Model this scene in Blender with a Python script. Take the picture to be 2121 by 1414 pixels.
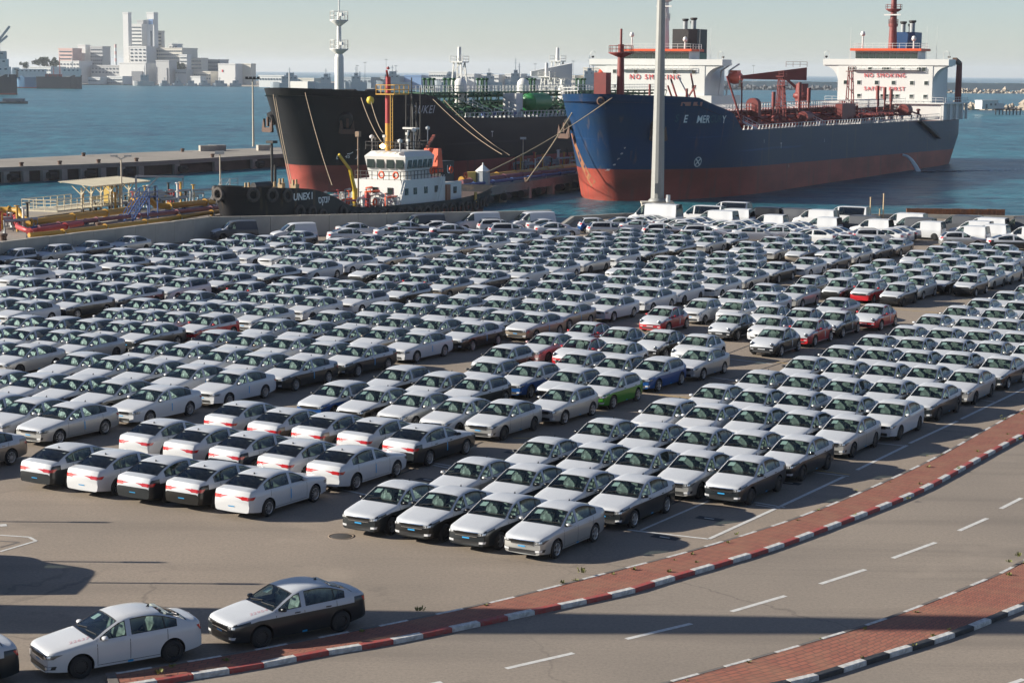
import bpy, bmesh, math, random
import numpy as np
from mathutils import Vector, Matrix
from mathutils.bvhtree import BVHTree
random.seed(7)
S = bpy.context.scene
COL = S.collection
for o in list(bpy.data.objects): bpy.data.objects.remove(o)

# ------------------------------------------------------------------ camera
FPX, CAMH, HOR, ROLL = 3900.0, 15.9, 149.0, math.atan(0.0083)     # focal length in photo pixels, height above the lot
PIT = math.atan((707 - HOR) / FPX)
cR0, cU0, cF = Vector((1, 0, 0)), Vector((0, math.sin(PIT), math.cos(PIT))), Vector((0, math.cos(PIT), -math.sin(PIT)))
cR = math.cos(ROLL) * cR0 + math.sin(ROLL) * cU0
cU = -math.sin(ROLL) * cR0 + math.cos(ROLL) * cU0
cam = bpy.data.cameras.new('camera'); camo = bpy.data.objects.new('camera', cam); COL.objects.link(camo)
camo.matrix_world = Matrix(((cR.x, cU.x, -cF.x, 0), (cR.y, cU.y, -cF.y, 0), (cR.z, cU.z, -cF.z, CAMH), (0, 0, 0, 1)))
cam.sensor_width = 36; cam.lens = FPX / 2121 * 36; cam.clip_start = .5; cam.clip_end = 60000
S.camera = camo

# ------------------------------------------------------------------ sky, sun, exposure
SUN_EL = math.radians(21)
wd = bpy.data.worlds.new('World'); S.world = wd; wd.use_nodes = True
nt = wd.node_tree
sky = nt.nodes.new('ShaderNodeTexSky'); sky.sky_type = 'NISHITA'; sky.sun_disc = False
sky.sun_elevation = SUN_EL; sky.sun_rotation = math.radians(-90)
sky.altitude = 0; sky.air_density = .72; sky.dust_density = .30; sky.ozone_density = 1.6
tint = nt.nodes.new('ShaderNodeMix'); tint.data_type = 'RGBA'; tint.blend_type = 'MULTIPLY'; tint.inputs[0].default_value = 1; tint.inputs[7].default_value = (1.0, .97, 1.0, 1)   # white balance of the whole sky
nt.links.new(sky.outputs[0], tint.inputs[6]); nt.links.new(tint.outputs[2], nt.nodes['Background'].inputs[0])
nt.nodes['Background'].inputs[1].default_value = .065
sl = bpy.data.lights.new('sun', 'SUN'); sl.energy = 5.0; sl.angle = math.radians(.6); sl.color = (1.0, .935, .81)
so = bpy.data.objects.new('sun', sl); COL.objects.link(so)
so.rotation_euler = Vector((math.cos(SUN_EL), 0, -math.sin(SUN_EL))).to_track_quat('-Z', 'Y').to_euler()
so.location = (-200, 60, 120)
S.view_settings.view_transform = 'Standard'; S.view_settings.look = 'None'
S.view_settings.gamma = 1; S.view_settings.use_curve_mapping = False
S.view_settings.exposure = .86
S.cycles.max_bounces = 6; S.cycles.transparent_max_bounces = 12; S.cycles.volume_bounces = 1
S.cycles.caustics_reflective = False; S.cycles.caustics_refractive = False

# ------------------------------------------------------------------ helpers
def G(u, v, z=0.0):
    """photo pixel -> the world point at height z that it shows"""
    d = cR * (u - 1060.5) + cU * (707 - v) + cF * FPX
    t = (z - CAMH) / d.z
    return Vector((d.x * t, d.y * t, z))
def spline(pts, n):
    """Catmull-Rom through points, n samples"""
    P = [Vector(p) for p in pts]; P = [2 * P[0] - P[1]] + P + [2 * P[-1] - P[-2]]
    out = []; m = len(P) - 3
    for i in range(n):
        t = i / (n - 1) * m; k = min(int(t), m - 1); t -= k
        a, b, c, d = P[k:k + 4]
        out.append(.5 * ((2 * b) + (c - a) * t + (2 * a - 5 * b + 4 * c - d) * t * t + (3 * b - a - 3 * c + d) * t ** 3))
    return out
MATS = {}
def mat(name, col, rough=.5, metal=0.0, var=0.0, scale=3.0, bump=0.0, bscale=40.0, spec=.5, col2=None, coat=0.0, detail=4.0, gen=False):
    """painted / weathered surface: base colour with a noise variation towards col2"""
    if name in MATS: return MATS[name]
    m = bpy.data.materials.new(name); m.use_nodes = True; t = m.node_tree; b = t.nodes['Principled BSDF']
    b.inputs['Base Color'].default_value = (*col, 1); b.inputs['Roughness'].default_value = rough
    b.inputs['Metallic'].default_value = metal; b.inputs['Specular IOR Level'].default_value = spec
    b.inputs['Coat Weight'].default_value = coat; b.inputs['Coat Roughness'].default_value = .06
    if var > 0 or bump > 0:
        tc = t.nodes.new('ShaderNodeTexCoord')
    if var > 0:
        n = t.nodes.new('ShaderNodeTexNoise'); n.inputs['Scale'].default_value = scale; n.inputs['Detail'].default_value = detail
        t.links.new(tc.outputs['Object'], n.inputs['Vector'])
        r = t.nodes.new('ShaderNodeMapRange'); r.inputs[1].default_value = .35; r.inputs[2].default_value = .72
        r.inputs[3].default_value = 0; r.inputs[4].default_value = var
        t.links.new(n.outputs['Fac'], r.inputs[0])
        mx = t.nodes.new('ShaderNodeMix'); mx.data_type = 'RGBA'
        c2 = col2 or tuple(c * .45 for c in col)
        mx.inputs[6].default_value = (*col, 1); mx.inputs[7].default_value = (*c2, 1)
        t.links.new(r.outputs[0], mx.inputs[0]); t.links.new(mx.outputs[2], b.inputs['Base Color'])
    if bump > 0:
        n2 = t.nodes.new('ShaderNodeTexNoise'); n2.inputs['Scale'].default_value = bscale; n2.inputs['Detail'].default_value = 3
        t.links.new(tc.outputs['Object'], n2.inputs['Vector'])
        bp = t.nodes.new('ShaderNodeBump'); bp.inputs['Strength'].default_value = bump; bp.inputs['Distance'].default_value = .02
        t.links.new(n2.outputs['Fac'], bp.inputs['Height']); t.links.new(bp.outputs[0], b.inputs['Normal'])
    MATS[name] = m; return m
def glass_mat(name, tint, refl=.08, rough=.02):
    if name in MATS: return MATS[name]
    m = bpy.data.materials.new(name); m.use_nodes = True; t = m.node_tree
    for n in list(t.nodes):
        if n.type != 'OUTPUT_MATERIAL': t.nodes.remove(n)
    out = [n for n in t.nodes if n.type == 'OUTPUT_MATERIAL'][0]
    tr = t.nodes.new('ShaderNodeBsdfTransparent'); tr.inputs[0].default_value = (*tint, 1)
    gl = t.nodes.new('ShaderNodeBsdfGlossy'); gl.inputs['Roughness'].default_value = rough; gl.inputs[0].default_value = (.9, .95, 1, 1)
    lw = t.nodes.new('ShaderNodeLayerWeight'); lw.inputs[0].default_value = .5      # Schlick's curve, same on both sides of the thin pane
    pw = t.nodes.new('ShaderNodeMath'); pw.operation = 'POWER'; pw.inputs[1].default_value = 5; t.links.new(lw.outputs['Facing'], pw.inputs[0])
    fr = t.nodes.new('ShaderNodeMath'); fr.operation = 'MULTIPLY_ADD'; fr.inputs[1].default_value = .94; fr.inputs[2].default_value = .05; t.links.new(pw.outputs[0], fr.inputs[0])
    mx = t.nodes.new('ShaderNodeMixShader')
    t.links.new(fr.outputs[0], mx.inputs[0]); t.links.new(tr.outputs[0], mx.inputs[1]); t.links.new(gl.outputs[0], mx.inputs[2])
    t.links.new(mx.outputs[0], out.inputs[0]); MATS[name] = m; return m

class MB:
    """collects faces; build() links them as ONE mesh object"""
    def __init__(s): s.v = []; s.f = []; s.m = []; s.sm = []
    def add(s, vs, fs, mi=0, smooth=False):
        b = len(s.v); s.v += [tuple(v) for v in vs]
        for f in fs: s.f.append([i + b for i in f]); s.m.append(mi); s.sm.append(smooth)
        return s
    def box(s, c, d, mi=0, rz=0.0, M=None):
        x, y, z = d[0] / 2, d[1] / 2, d[2] / 2
        vs = [Vector((a, b, e)) for a in (-x, x) for b in (-y, y) for e in (-z, z)]
        R = M or Matrix.Rotation(rz, 3, 'Z')
        vs = [R @ v + Vector(c) for v in vs]
        return s.add(vs, [(0, 1, 3, 2), (4, 6, 7, 5), (0, 4, 5, 1), (2, 3, 7, 6), (0, 2, 6, 4), (1, 5, 7, 3)], mi)
    def bar(s, a, b, w, h=None, mi=0, up=(0, 0, 1)):
        a = Vector(a); b = Vector(b); d = b - a; L = d.length
        if L < 1e-6: return s
        x = d / L; u = Vector(up)
        if abs(x.dot(u)) > .98: u = Vector((1, 0, 0))
        y = u.cross(x).normalized(); z = x.cross(y)
        M = Matrix((x, y, z)).transposed()
        return s.box((a + b) / 2, (L, w, h or w), mi, M=M)
    def cyl(s, a, b, r0, r1=None, n=10, mi=0, cap=True, smooth=True):
        a = Vector(a); b = Vector(b); r1 = r0 if r1 is None else r1
        x = (b - a).normalized(); u = Vector((0, 0, 1)) if abs(x.z) < .9 else Vector((1, 0, 0))
        p = x.cross(u).normalized(); q = x.cross(p)
        vs = []
        for c, r in ((a, r0), (b, r1)):
            for i in range(n):
                t = 2 * math.pi * i / n; vs.append(c + p * (r * math.cos(t)) + q * (r * math.sin(t)))
        s.add(vs, [(i, (i + 1) % n, n + (i + 1) % n, n + i) for i in range(n)], mi, smooth)
        if cap: s.add(vs[:n], [tuple(range(n - 1, -1, -1))], mi); s.add(vs[n:], [tuple(range(n))], mi)
        return s
    def tube(s, pts, r, n=6, mi=0):
        P = [Vector(p) for p in pts]; rings = []
        up = Vector((0, 0, 1))
        for i, p in enumerate(P):
            d = (P[min(i + 1, len(P) - 1)] - P[max(i - 1, 0)]).normalized()
            u = up if abs(d.z) < .95 else Vector((1, 0, 0))
            a = d.cross(u).normalized(); b = d.cross(a)
            rings.append([p + a * (r * math.cos(2 * math.pi * k / n)) + b * (r * math.sin(2 * math.pi * k / n)) for k in range(n)])
        vs = [v for g in rings for v in g]
        s.add(vs, [(i * n + k, i * n + (k + 1) % n, (i + 1) * n + (k + 1) % n, (i + 1) * n + k) for i in range(len(P) - 1) for k in range(n)], mi, True)
        s.add(rings[0], [tuple(range(n - 1, -1, -1))], mi); s.add(rings[-1], [tuple(range(n))], mi)
        return s
    def lathe(s, prof, c=(0, 0, 0), n=16, mi=0, axis='Z', smooth=True):
        vs = []
        for r, z in prof:
            for k in range(n):
                t = 2 * math.pi * k / n
                p = (r * math.cos(t), r * math.sin(t), z) if axis == 'Z' else (r * math.cos(t), z, r * math.sin(t)) if axis == 'Y' else (z, r * math.cos(t), r * math.sin(t))
                vs.append(Vector(p) + Vector(c))
        return s.add(vs, [(i * n + k, i * n + (k + 1) % n, (i + 1) * n + (k + 1) % n, (i + 1) * n + k) for i in range(len(prof) - 1) for k in range(n)], mi, smooth)
    def prism(s, poly, z0, z1, mi=0, side=None):
        n = len(poly); vs = [(p[0], p[1], z0) for p in poly] + [(p[0], p[1], z1) for p in poly]
        s.add(vs, [tuple(range(n - 1, -1, -1)), tuple(range(n, 2 * n))], mi)
        return s.add(vs, [(i, (i + 1) % n, n + (i + 1) % n, n + i) for i in range(n)], mi if side is None else side)
    def sheet(s, a, b, z, mi=0):
        """ribbon between two equally long polylines"""
        n = len(a); vs = [(p[0], p[1], z) for p in a] + [(p[0], p[1], z) for p in b]
        return s.add(vs, [(i, i + 1, n + i + 1, n + i) for i in range(n - 1)], mi)
    def mesh(s, name, mats):
        me = bpy.data.meshes.new(name); me.from_pydata(s.v, [], s.f)
        me.polygons.foreach_set('material_index', s.m); me.polygons.foreach_set('use_smooth', s.sm)
        for m in (mats if isinstance(mats, (list, tuple)) else [mats]): me.materials.append(m)
        bm = bmesh.new(); bm.from_mesh(me); bmesh.ops.recalc_face_normals(bm, faces=bm.faces); bm.to_mesh(me); bm.free()
        return me
    def build(s, name, mats, parent=None, loc=(0, 0, 0), rz=0.0):
        return link(name, s.mesh(name, mats), parent, loc, rz)
def link(name, me, parent=None, loc=(0, 0, 0), rz=0.0):
    o = bpy.data.objects.new(name, me); COL.objects.link(o)
    o.location = loc; o.rotation_euler = (0, 0, rz)
    if parent: o.parent = parent
    return o
def tag(o, label=None, cat=None, group=None, kind=None):
    if label: o['label'] = label
    if cat: o['category'] = cat
    if group: o['group'] = group
    if kind: o['kind'] = kind
    return o
def thing(name, label, cat, loc=(0, 0, 0), rz=0.0, group=None):
    o = link(name, None, None, loc, rz); o.empty_display_size = .3
    return tag(o, label, cat, group)
def text_mesh(txt, size, ext=.01, align='CENTER', shear=0.0, bold=0.0, space=1.0):
    c = bpy.data.curves.new('lettering', 'FONT'); c.body = txt; c.size = size; c.extrude = ext; c.align_x = align; c.align_y = 'CENTER'
    c.shear = shear; c.offset = bold; c.resolution_u = 3; c.space_character = space
    o = bpy.data.objects.new('lettering', c)
    sc_ = bpy.data.scenes.new('lettering_work'); sc_.collection.objects.link(o); sc_.view_layers[0].update(); dg = sc_.view_layers[0].depsgraph; me = bpy.data.meshes.new_from_object(o.evaluated_get(dg))
    bpy.data.scenes.remove(sc_); bpy.data.objects.remove(o); bpy.data.curves.remove(c); return me
def lettering(name, txt, size, m, parent, loc, xdir, ydir=(0, 0, 1), **k):
    me = text_mesh(txt, size, **k); me.materials.clear(); me.materials.append(m)
    x = Vector(xdir).normalized(); y = Vector(ydir); y = (y - x * y.dot(x)).normalized(); z = x.cross(y)
    o = link(name, me, parent)
    o.matrix_local = Matrix.Translation(Vector(loc)) @ Matrix((x, y, z)).transposed().to_4x4()
    return o
def rail(mb, pts, h=1.0, step=1.5, w=.05, mi=0, bars=2):
    """stanchions and bars along a polyline"""
    for a, b in zip(pts[:-1], pts[1:]):
        a = Vector(a); b = Vector(b); n = max(1, int((b - a).length / step))
        for i in range(n + 1):
            p = a.lerp(b, i / n); mb.box(p + Vector((0, 0, h / 2)), (w, w, h), mi)
        for k in range(bars):
            z = Vector((0, 0, h * (k + 1) / bars)); mb.bar(a + z, b + z, w, mi=mi)
# ------------------------------------------------------------------ ground materials
def ground_mat(name, c1, c2, c3, streak=.35, rough=.9):
    m = bpy.data.materials.new(name); m.use_nodes = True; t = m.node_tree; b = t.nodes['Principled BSDF']; N = t.nodes.new; Lk = t.links.new
    b.inputs['Roughness'].default_value = rough; b.inputs['Specular IOR Level'].default_value = .25
    tc = N('ShaderNodeTexCoord')
    def noise(sc, det, vec=None, ro=.55):
        n = N('ShaderNodeTexNoise'); n.inputs['Scale'].default_value = sc; n.inputs['Detail'].default_value = det; n.inputs['Roughness'].default_value = ro
        Lk(vec or tc.outputs['Object'], n.inputs['Vector']); return n
    def ramp(src, a, b_, lo, hi):
        r = N('ShaderNodeMapRange'); r.inputs[1].default_value = a; r.inputs[2].default_value = b_; r.inputs[3].default_value = lo; r.inputs[4].default_value = hi
        Lk(src, r.inputs[0]); return r.outputs[0]
    def mix(f, A, B, mode='MIX'):
        x = N('ShaderNodeMix'); x.data_type = 'RGBA'; x.blend_type = mode; Lk(f, x.inputs[0])
        for s, i in ((A, 6), (B, 7)):
            if isinstance(s, tuple): x.inputs[i].default_value = (*s, 1)
            else: Lk(s, x.inputs[i])
        return x.outputs[2]
    mp = N('ShaderNodeMapping'); mp.inputs['Rotation'].default_value = (0, 0, math.radians(-40)); mp.inputs['Scale'].default_value = (.05, .55, 1)
    Lk(tc.outputs['Object'], mp.inputs[0])
    big = noise(.12, 5); fine = noise(9, 6, ro=.8); grit = noise(60, 2); st = noise(1.0, 5, mp.outputs[0])
    c = mix(ramp(big.outputs[0], .35, .68, 0, 1), c1, c2)
    c = mix(ramp(st.outputs[0], .5, .72, 0, streak), c, c3)
    c = mix(ramp(fine.outputs[0], .40, .72, 0, .75), c, c3)
    c = mix(ramp(grit.outputs[0], .35, .7, .0, .30), c, (.16, .14, .12))
    # old cracks and dark oil spots
    wn = noise(.6, 4); wv = N('ShaderNodeVectorMath'); wv.operation = 'MULTIPLY_ADD'; Lk(wn.outputs['Color'], wv.inputs[0]); wv.inputs[1].default_value = (2.2, 2.2, 0); Lk(tc.outputs['Object'], wv.inputs[2])
    vo = N('ShaderNodeTexVoronoi'); vo.feature = 'DISTANCE_TO_EDGE'; vo.inputs['Scale'].default_value = .11; Lk(wv.outputs[0], vo.inputs['Vector'])
    cm = N('ShaderNodeMath'); cm.operation = 'MULTIPLY'; Lk(ramp(vo.outputs['Distance'], .002, .010, 1, 0), cm.inputs[0]); Lk(ramp(noise(.05, 3).outputs[0], .46, .56, 0, .35), cm.inputs[1])
    c = mix(cm.outputs[0], c, (.07, .06, .055))
    spots = noise(.33, 3); c = mix(ramp(spots.outputs[0], .66, .74, 0, .45), c, (.10, .085, .075))
    pale = noise(.21, 4); c = mix(ramp(pale.outputs[0], .60, .75, 0, .4), c, tuple(min(1, q_ * 1.25) for q_ in c1))
    Lk(c, b.inputs['Base Color'])
    bp = N('ShaderNodeBump'); bp.inputs['Strength'].default_value = .35; bp.inputs['Distance'].default_value = .01
    Lk(grit.outputs[0], bp.inputs['Height']); Lk(bp.outputs[0], b.inputs['Normal'])
    return m
ASPH = ground_mat('worn_asphalt', (.36, .29, .228), (.285, .235, .188), (.16, .134, .11))
ROADM = ground_mat('road_asphalt', (.33, .275, .222), (.262, .222, .184), (.165, .14, .118), .6)
CONC = ground_mat('quay_concrete', (.40, .36, .31), (.30, .27, .235), (.16, .14, .12), .3)
WHITE_PAINT = mat('white_road_paint', (.64, .63, .60), .7, var=.55, scale=5, col2=(.36, .32, .28), detail=8)
YEL_PAINT = mat('yellow_road_paint', (.62, .40, .10), .7, var=.6, scale=5, col2=(.34, .28, .22), detail=8)
RED_PAINT = mat('red_kerb_paint', (.36, .05, .042), .7, var=.65, scale=9, col2=(.20, .13, .11), detail=9)
WKERB = mat('white_kerb_paint', (.62, .61, .585), .7, var=.75, scale=8, col2=(.27, .25, .225), detail=9)
BKERB = mat('black_kerb_paint', (.022, .023, .026), .6, var=.3, scale=6, col2=(.12, .11, .10), detail=6)
GKERB = mat('grey_kerb_stone', (.16, .14, .125), .85, var=.4, scale=6)
BLACKP = mat('black_road_paint', (.03, .03, .032), .8)
def brick_mat():
    m = bpy.data.materials.new('red_paving_brick'); m.use_nodes = True; t = m.node_tree; b = t.nodes['Principled BSDF']; N = t.nodes.new; Lk = t.links.new
    uv = N('ShaderNodeUVMap'); br = N('ShaderNodeTexBrick'); Lk(uv.outputs[0], br.inputs['Vector'])
    br.inputs['Color1'].default_value = (.33, .115, .072, 1); br.inputs['Color2'].default_value = (.235, .082, .055, 1); br.inputs['Mortar'].default_value = (.17, .075, .055, 1)
    br.inputs['Scale'].default_value = 1; br.inputs['Mortar Size'].default_value = .025; br.inputs['Mortar Smooth'].default_value = .1
    br.inputs['Brick Width'].default_value = .42; br.inputs['Row Height'].default_value = .22; br.inputs['Bias'].default_value = -.2
    tc = N('ShaderNodeTexCoord'); n = N('ShaderNodeTexNoise'); n.inputs['Scale'].default_value = .8; n.inputs['Detail'].default_value = 6; Lk(tc.outputs['Object'], n.inputs['Vector'])
    r = N('ShaderNodeMapRange'); r.inputs[1].default_value = .42; r.inputs[2].default_value = .75; r.inputs[4].default_value = .55; Lk(n.outputs[0], r.inputs[0])
    x = N('ShaderNodeMix'); x.data_type = 'RGBA'; Lk(r.outputs[0], x.inputs[0]); Lk(br.outputs['Color'], x.inputs[6]); x.inputs[7].default_value = (.30, .17, .10, 1)
    Lk(x.outputs[2], b.inputs['Base Color']); b.inputs['Roughness'].default_value = .85
    bp = N('ShaderNodeBump'); bp.inputs['Strength'].default_value = .8; bp.inputs['Distance'].default_value = .02; bp.invert = True
    Lk(br.outputs['Fac'], bp.inputs['Height']); Lk(bp.outputs[0], b.inputs['Normal'])
    return m
BRICK = brick_mat()

# ------------------------------------------------------------------ water
def water_mat():
    m = bpy.data.materials.new('harbour_water'); m.use_nodes = True; t = m.node_tree; b = t.nodes['Principled BSDF']; N = t.nodes.new; Lk = t.links.new
    b.inputs['Roughness'].default_value = .28; b.inputs['IOR'].default_value = 1.33; b.inputs['Specular IOR Level'].default_value = .38
    tc = N('ShaderNodeTexCoord')
    def noise(sc, det, rot, stretch):
        mp = N('ShaderNodeMapping'); mp.inputs['Rotation'].default_value = (0, 0, math.radians(rot)); mp.inputs['Scale'].default_value = (sc * stretch, sc, sc)
        Lk(tc.outputs['Object'], mp.inputs[0]); n = N('ShaderNodeTexNoise'); n.inputs['Scale'].default_value = 1; n.inputs['Detail'].default_value = det
        n.inputs['Roughness'].default_value = .6; Lk(mp.outputs[0], n.inputs['Vector']); return n.outputs[0]
    a, c, big, mid = noise(.55, 5, 20, .6), noise(.16, 3, -15, .5), noise(.008, 4, 10, .4), noise(.055, 9, 4, 2.6)
    s = N('ShaderNodeMath'); s.operation = 'MULTIPLY_ADD'; Lk(c, s.inputs[0]); s.inputs[1].default_value = 1.6; Lk(a, s.inputs[2])
    bp = N('ShaderNodeBump'); bp.inputs['Strength'].default_value = 1.0; bp.inputs['Distance'].default_value = .95; Lk(s.outputs[0], bp.inputs['Height'])
    Lk(bp.outputs[0], b.inputs['Normal'])
    ad = N('ShaderNodeMath'); ad.operation = 'MULTIPLY_ADD'; Lk(mid, ad.inputs[0]); ad.inputs[1].default_value = 1.5; Lk(big, ad.inputs[2])
    r = N('ShaderNodeMapRange'); r.inputs[1].default_value = 1.02; r.inputs[2].default_value = 1.48; Lk(ad.outputs[0], r.inputs[0])
    x = N('ShaderNodeMix'); x.data_type = 'RGBA'; x.inputs[6].default_value = (.007, .06, .092, 1); x.inputs[7].default_value = (.035, .18, .22, 1)
    Lk(r.outputs[0], x.inputs[0]); Lk(x.outputs[2], b.inputs['Base Color'])
    return m
WATER_Z = -2.5
mb = MB(); mb.add([(-9000, -200, 0), (9000, -200, 0), (9000, 18000, 0), (-9000, 18000, 0)], [(0, 1, 2, 3)])
tag(mb.build('water', water_mat(), loc=(0, 0, WATER_Z)), 'teal harbour water with small wind ripples', 'water', kind='structure')

# ------------------------------------------------------------------ lot, jetty, road
LOT = [(-160, -60), (200, -60), (200, 216), (100, 214), (56, 210.5), (46.3, 211.6), (12.3, 209.3), (6.5, 204.5), (5, 193.4), (-28.9, 180.1), (-42.6, 150), (-84, 60), (-160, 60)]
mb = MB(); mb.prism(LOT, -5, 0, 0, 1)
tag(mb.build('parking_lot_ground', [ASPH, CONC]), 'worn tan asphalt of the car storage lot', 'ground', kind='structure')
JET = [(-160, 60), (-84, 60), (-42.6, 150), (-28.9, 180.1), (-33, 191), (-37, 199), (-4.9, 258.6), (10.5, 299.3), (24, 335), (15, 340), (1, 303), (-14, 262), (-36, 222), (-48, 214), (-62, 208), (-160, 196)]
mb = MB(); mb.prism(JET, -1.2, .0, 0)
tag(mb.build('jetty_pavement', [CONC]), 'pale concrete quay apron running out as a pipe jetty', 'quay', kind='structure')
def resample(pts, step):
    P = [Vector((p[0], p[1], 0)) for p in pts]; P = spline(P, 300)
    out = [P[0]]; acc = 0.0
    for a, b in zip(P[:-1], P[1:]):
        L = (b - a).length; t = step - acc
        while t <= L: out.append(a.lerp(b, t / L)); t += step
        acc = (acc + L) % step if L + acc >= step else acc + L
    return out
def offset(P, d):
    out = []
    for i in range(len(P)):
        t = (P[min(i + 1, len(P) - 1)] - P[max(i - 1, 0)]).normalized(); out.append(P[i] + Vector((t.y, -t.x, 0)) * d)
    return out
O1 = [G(*p) for p in [(250, 1432), (381, 1410), (530, 1386), (668, 1359), (800, 1337), (1000, 1296), (1150, 1264), (1300, 1231.5), (1374, 1209), (1497, 1173), (1606, 1139), (1730, 1093), (1854, 1044.5), (1935, 1007.7), (2030, 955), (2121, 905), (2260, 828), (2400, 745)]]
I1 = [G(*p, .13) for p in [(238, 1391.5), (453, 1355.6), (588, 1331), (717, 1305.8), (800, 1290), (1000, 1248), (1150, 1211), (1300, 1172), (1408, 1144), (1548, 1102.6), (1672, 1060.8), (1815, 1002), (1940, 943), (2039, 888), (2121, 843), (2260, 765), (2400, 680)]]
F2 = [G(*p, .13) for p in [(850, 1530), (1000, 1497), (1200, 1452), (1362, 1414), (1455, 1389), (1660, 1331), (1834, 1277), (2039.5, 1197), (2121, 1157), (2300, 1062)]]
N2 = [G(*p) for p in [(1200, 1530), (1300, 1508), (1500, 1450), (1629, 1424), (1710, 1404.6), (1807, 1373.6), (1939, 1333), (2016, 1306), (2086, 1277), (2121, 1263), (2300, 1180)]]
o1 = resample(O1, 1.0); i1 = resample(I1, 1.0); f2 = resample(F2, 1.0); n2 = resample(N2, 1.0)
# road sheets
mb = MB(); far = offset(o1, 60); mb.sheet(o1, [p + Vector((60, -25, 0)) for p in o1], .004)
tag(mb.build('road', ROADM), 'curving two lane asphalt road beyond the kerb', 'road', kind='structure')
def pavement(name, A, B, label, endcap):
    """raised brick strip between polylines A and B, 0.12 m high"""
    n = 120
    def rs(P):
        L = [0]
        for a, b in zip(P[:-1], P[1:]): L.append(L[-1] + (b - a).length)
        out = []
        for k in range(n):
            t = L[-1] * k / (n - 1); j = max(i for i in range(len(L)) if L[i] <= t + 1e-9); j = min(j, len(P) - 2)
            out.append(P[j].lerp(P[j + 1], (t - L[j]) / max(L[j + 1] - L[j], 1e-9)))
        return out
    a, b = rs(A), rs(B); me = bpy.data.meshes.new(name); vs = []; fs = []; uvs = []
    Lc = 0; arc = []
    for k in range(n):
        if k: Lc += (a[k] - a[k - 1]).length
        arc.append(Lc)
    for k in range(n):
        vs += [(a[k].x, a[k].y, .12), (b[k].x, b[k].y, .12), (a[k].x, a[k].y, -.02), (b[k].x, b[k].y, -.02)]
    for k in range(n - 1):
        i = 4 * k; fs += [(i, i + 1, i + 5, i + 4), (i, i + 4, i + 6, i + 2), (i + 1, i + 3, i + 7, i + 5)]
    fs.append((0, 2, 3, 1))
    me.from_pydata(vs, [], fs); ul = me.uv_layers.new()
    for p in me.polygons:
        for li, vi in zip(p.loop_indices, p.vertices):
            k, c = divmod(vi, 4); w = (a[k] - b[k]).length
            ul.data[li].uv = (arc[k], 0 if c in (0, 2) else w)
    me.materials.append(BRICK); o = link(name, me); tag(o, label, 'pavement', kind='structure')
    return o
def kerb(parent, P, d, cols, h=.14, w=.22, phase=0):
    """each kerb stone its own mesh; d = which side the width goes to"""
    Q = offset(P, d * w)
    for k in range(len(P) - 1):
        a, b, c, e = P[k], P[k + 1], Q[k + 1], Q[k]
        g = (b - a).normalized() * .008
        hh = h + random.uniform(-.006, .006); cx = (a + c) / 2
        m_ = MB(); pts = [a + g, b - g, c - g, e + g]; top = [a + g + (e - a) * .12, b - g + (c - b) * .12, c - g, e + g]
        vs = [(p.x - cx.x, p.y - cx.y, -.02) for p in pts] + [(p.x - cx.x, p.y - cx.y, hh - .03) for p in pts] + [(p.x - cx.x, p.y - cx.y, hh) for p in top]
        m_.add(vs, [(0, 1, 2, 3)] + [(i, (i + 1) % 4, 4 + (i + 1) % 4, 4 + i) for i in range(4)] + [(4 + i, 4 + (i + 1) % 4, 8 + (i + 1) % 4, 8 + i) for i in range(4)] + [(8, 9, 10, 11)])
        m_.build('kerb_stone', cols[(k + phase) % len(cols)], parent, (cx.x, cx.y, 0))
pv1 = pavement('pavement', i1, offset(o1, -.2), 'red brick pavement with red and white kerb beside the lot', True)
kerb(pv1, o1, -1, [RED_PAINT, WKERB], phase=1); kerb(pv1, i1, 1, [WKERB, GKERB], h=.128, w=.14)
e0, e1 = i1[0], o1[0]; m_ = MB(); d_ = (e1 - e0); nn = Vector((-d_.y, d_.x, 0)).normalized()
if nn.x > 0: nn = -nn
m_.prism([e0, e1, e1 + nn * .25, e0 + nn * .25], -.02, .135); m_.build('end_kerb_stone', GKERB, pv1)
pv2 = pavement('pavement', f2, offset(n2, -.2), 'red brick median strip with black and white kerb across the road', True)
kerb(pv2, n2, -1, [BKERB, WKERB]); kerb(pv2, f2, 1, [WKERB, GKERB], h=.128, w=.14)
# painted lines
def line(a, b, w, m, name='road_marking', z=.009, za=0):
    a = G(*a); b = G(*b); d = (b - a).normalized(); n = Vector((d.y, -d.x, 0)) * w / 2
    m_ = MB(); c = (a + b) / 2
    m_.add([tuple(p - c) for p in (a - n, b - n, b + n, a + n)], [(0, 1, 2, 3)])
    return tag(m_.build(name, m, None, (c.x, c.y, z)), None, None, None, 'structure')
lane = tag(link('road_marking', None), 'row of white lane dashes along the road', 'marking', kind='structure')
for a, b in [((1048, 1384), (1188, 1352)), ((1297, 1323), (1432, 1291)), ((1515, 1266), (1627, 1233.5)), ((1699, 1209), (1792.5, 1179)), ((1849, 1155.6), (1938, 1123)), ((1986, 1099), (2045, 1073)), ((2073, 1053), (2116, 1031)), ((770, 1438), (915, 1412)), ((2080, 1420), (2121, 1406))]:
    o = line(a, b, .17, WHITE_PAINT, 'lane_dash'); o.parent = lane; del o['kind']
bays = tag(link('road_marking', None), 'white and yellow bay lines between the parked cars', 'marking', kind='structure')
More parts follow.
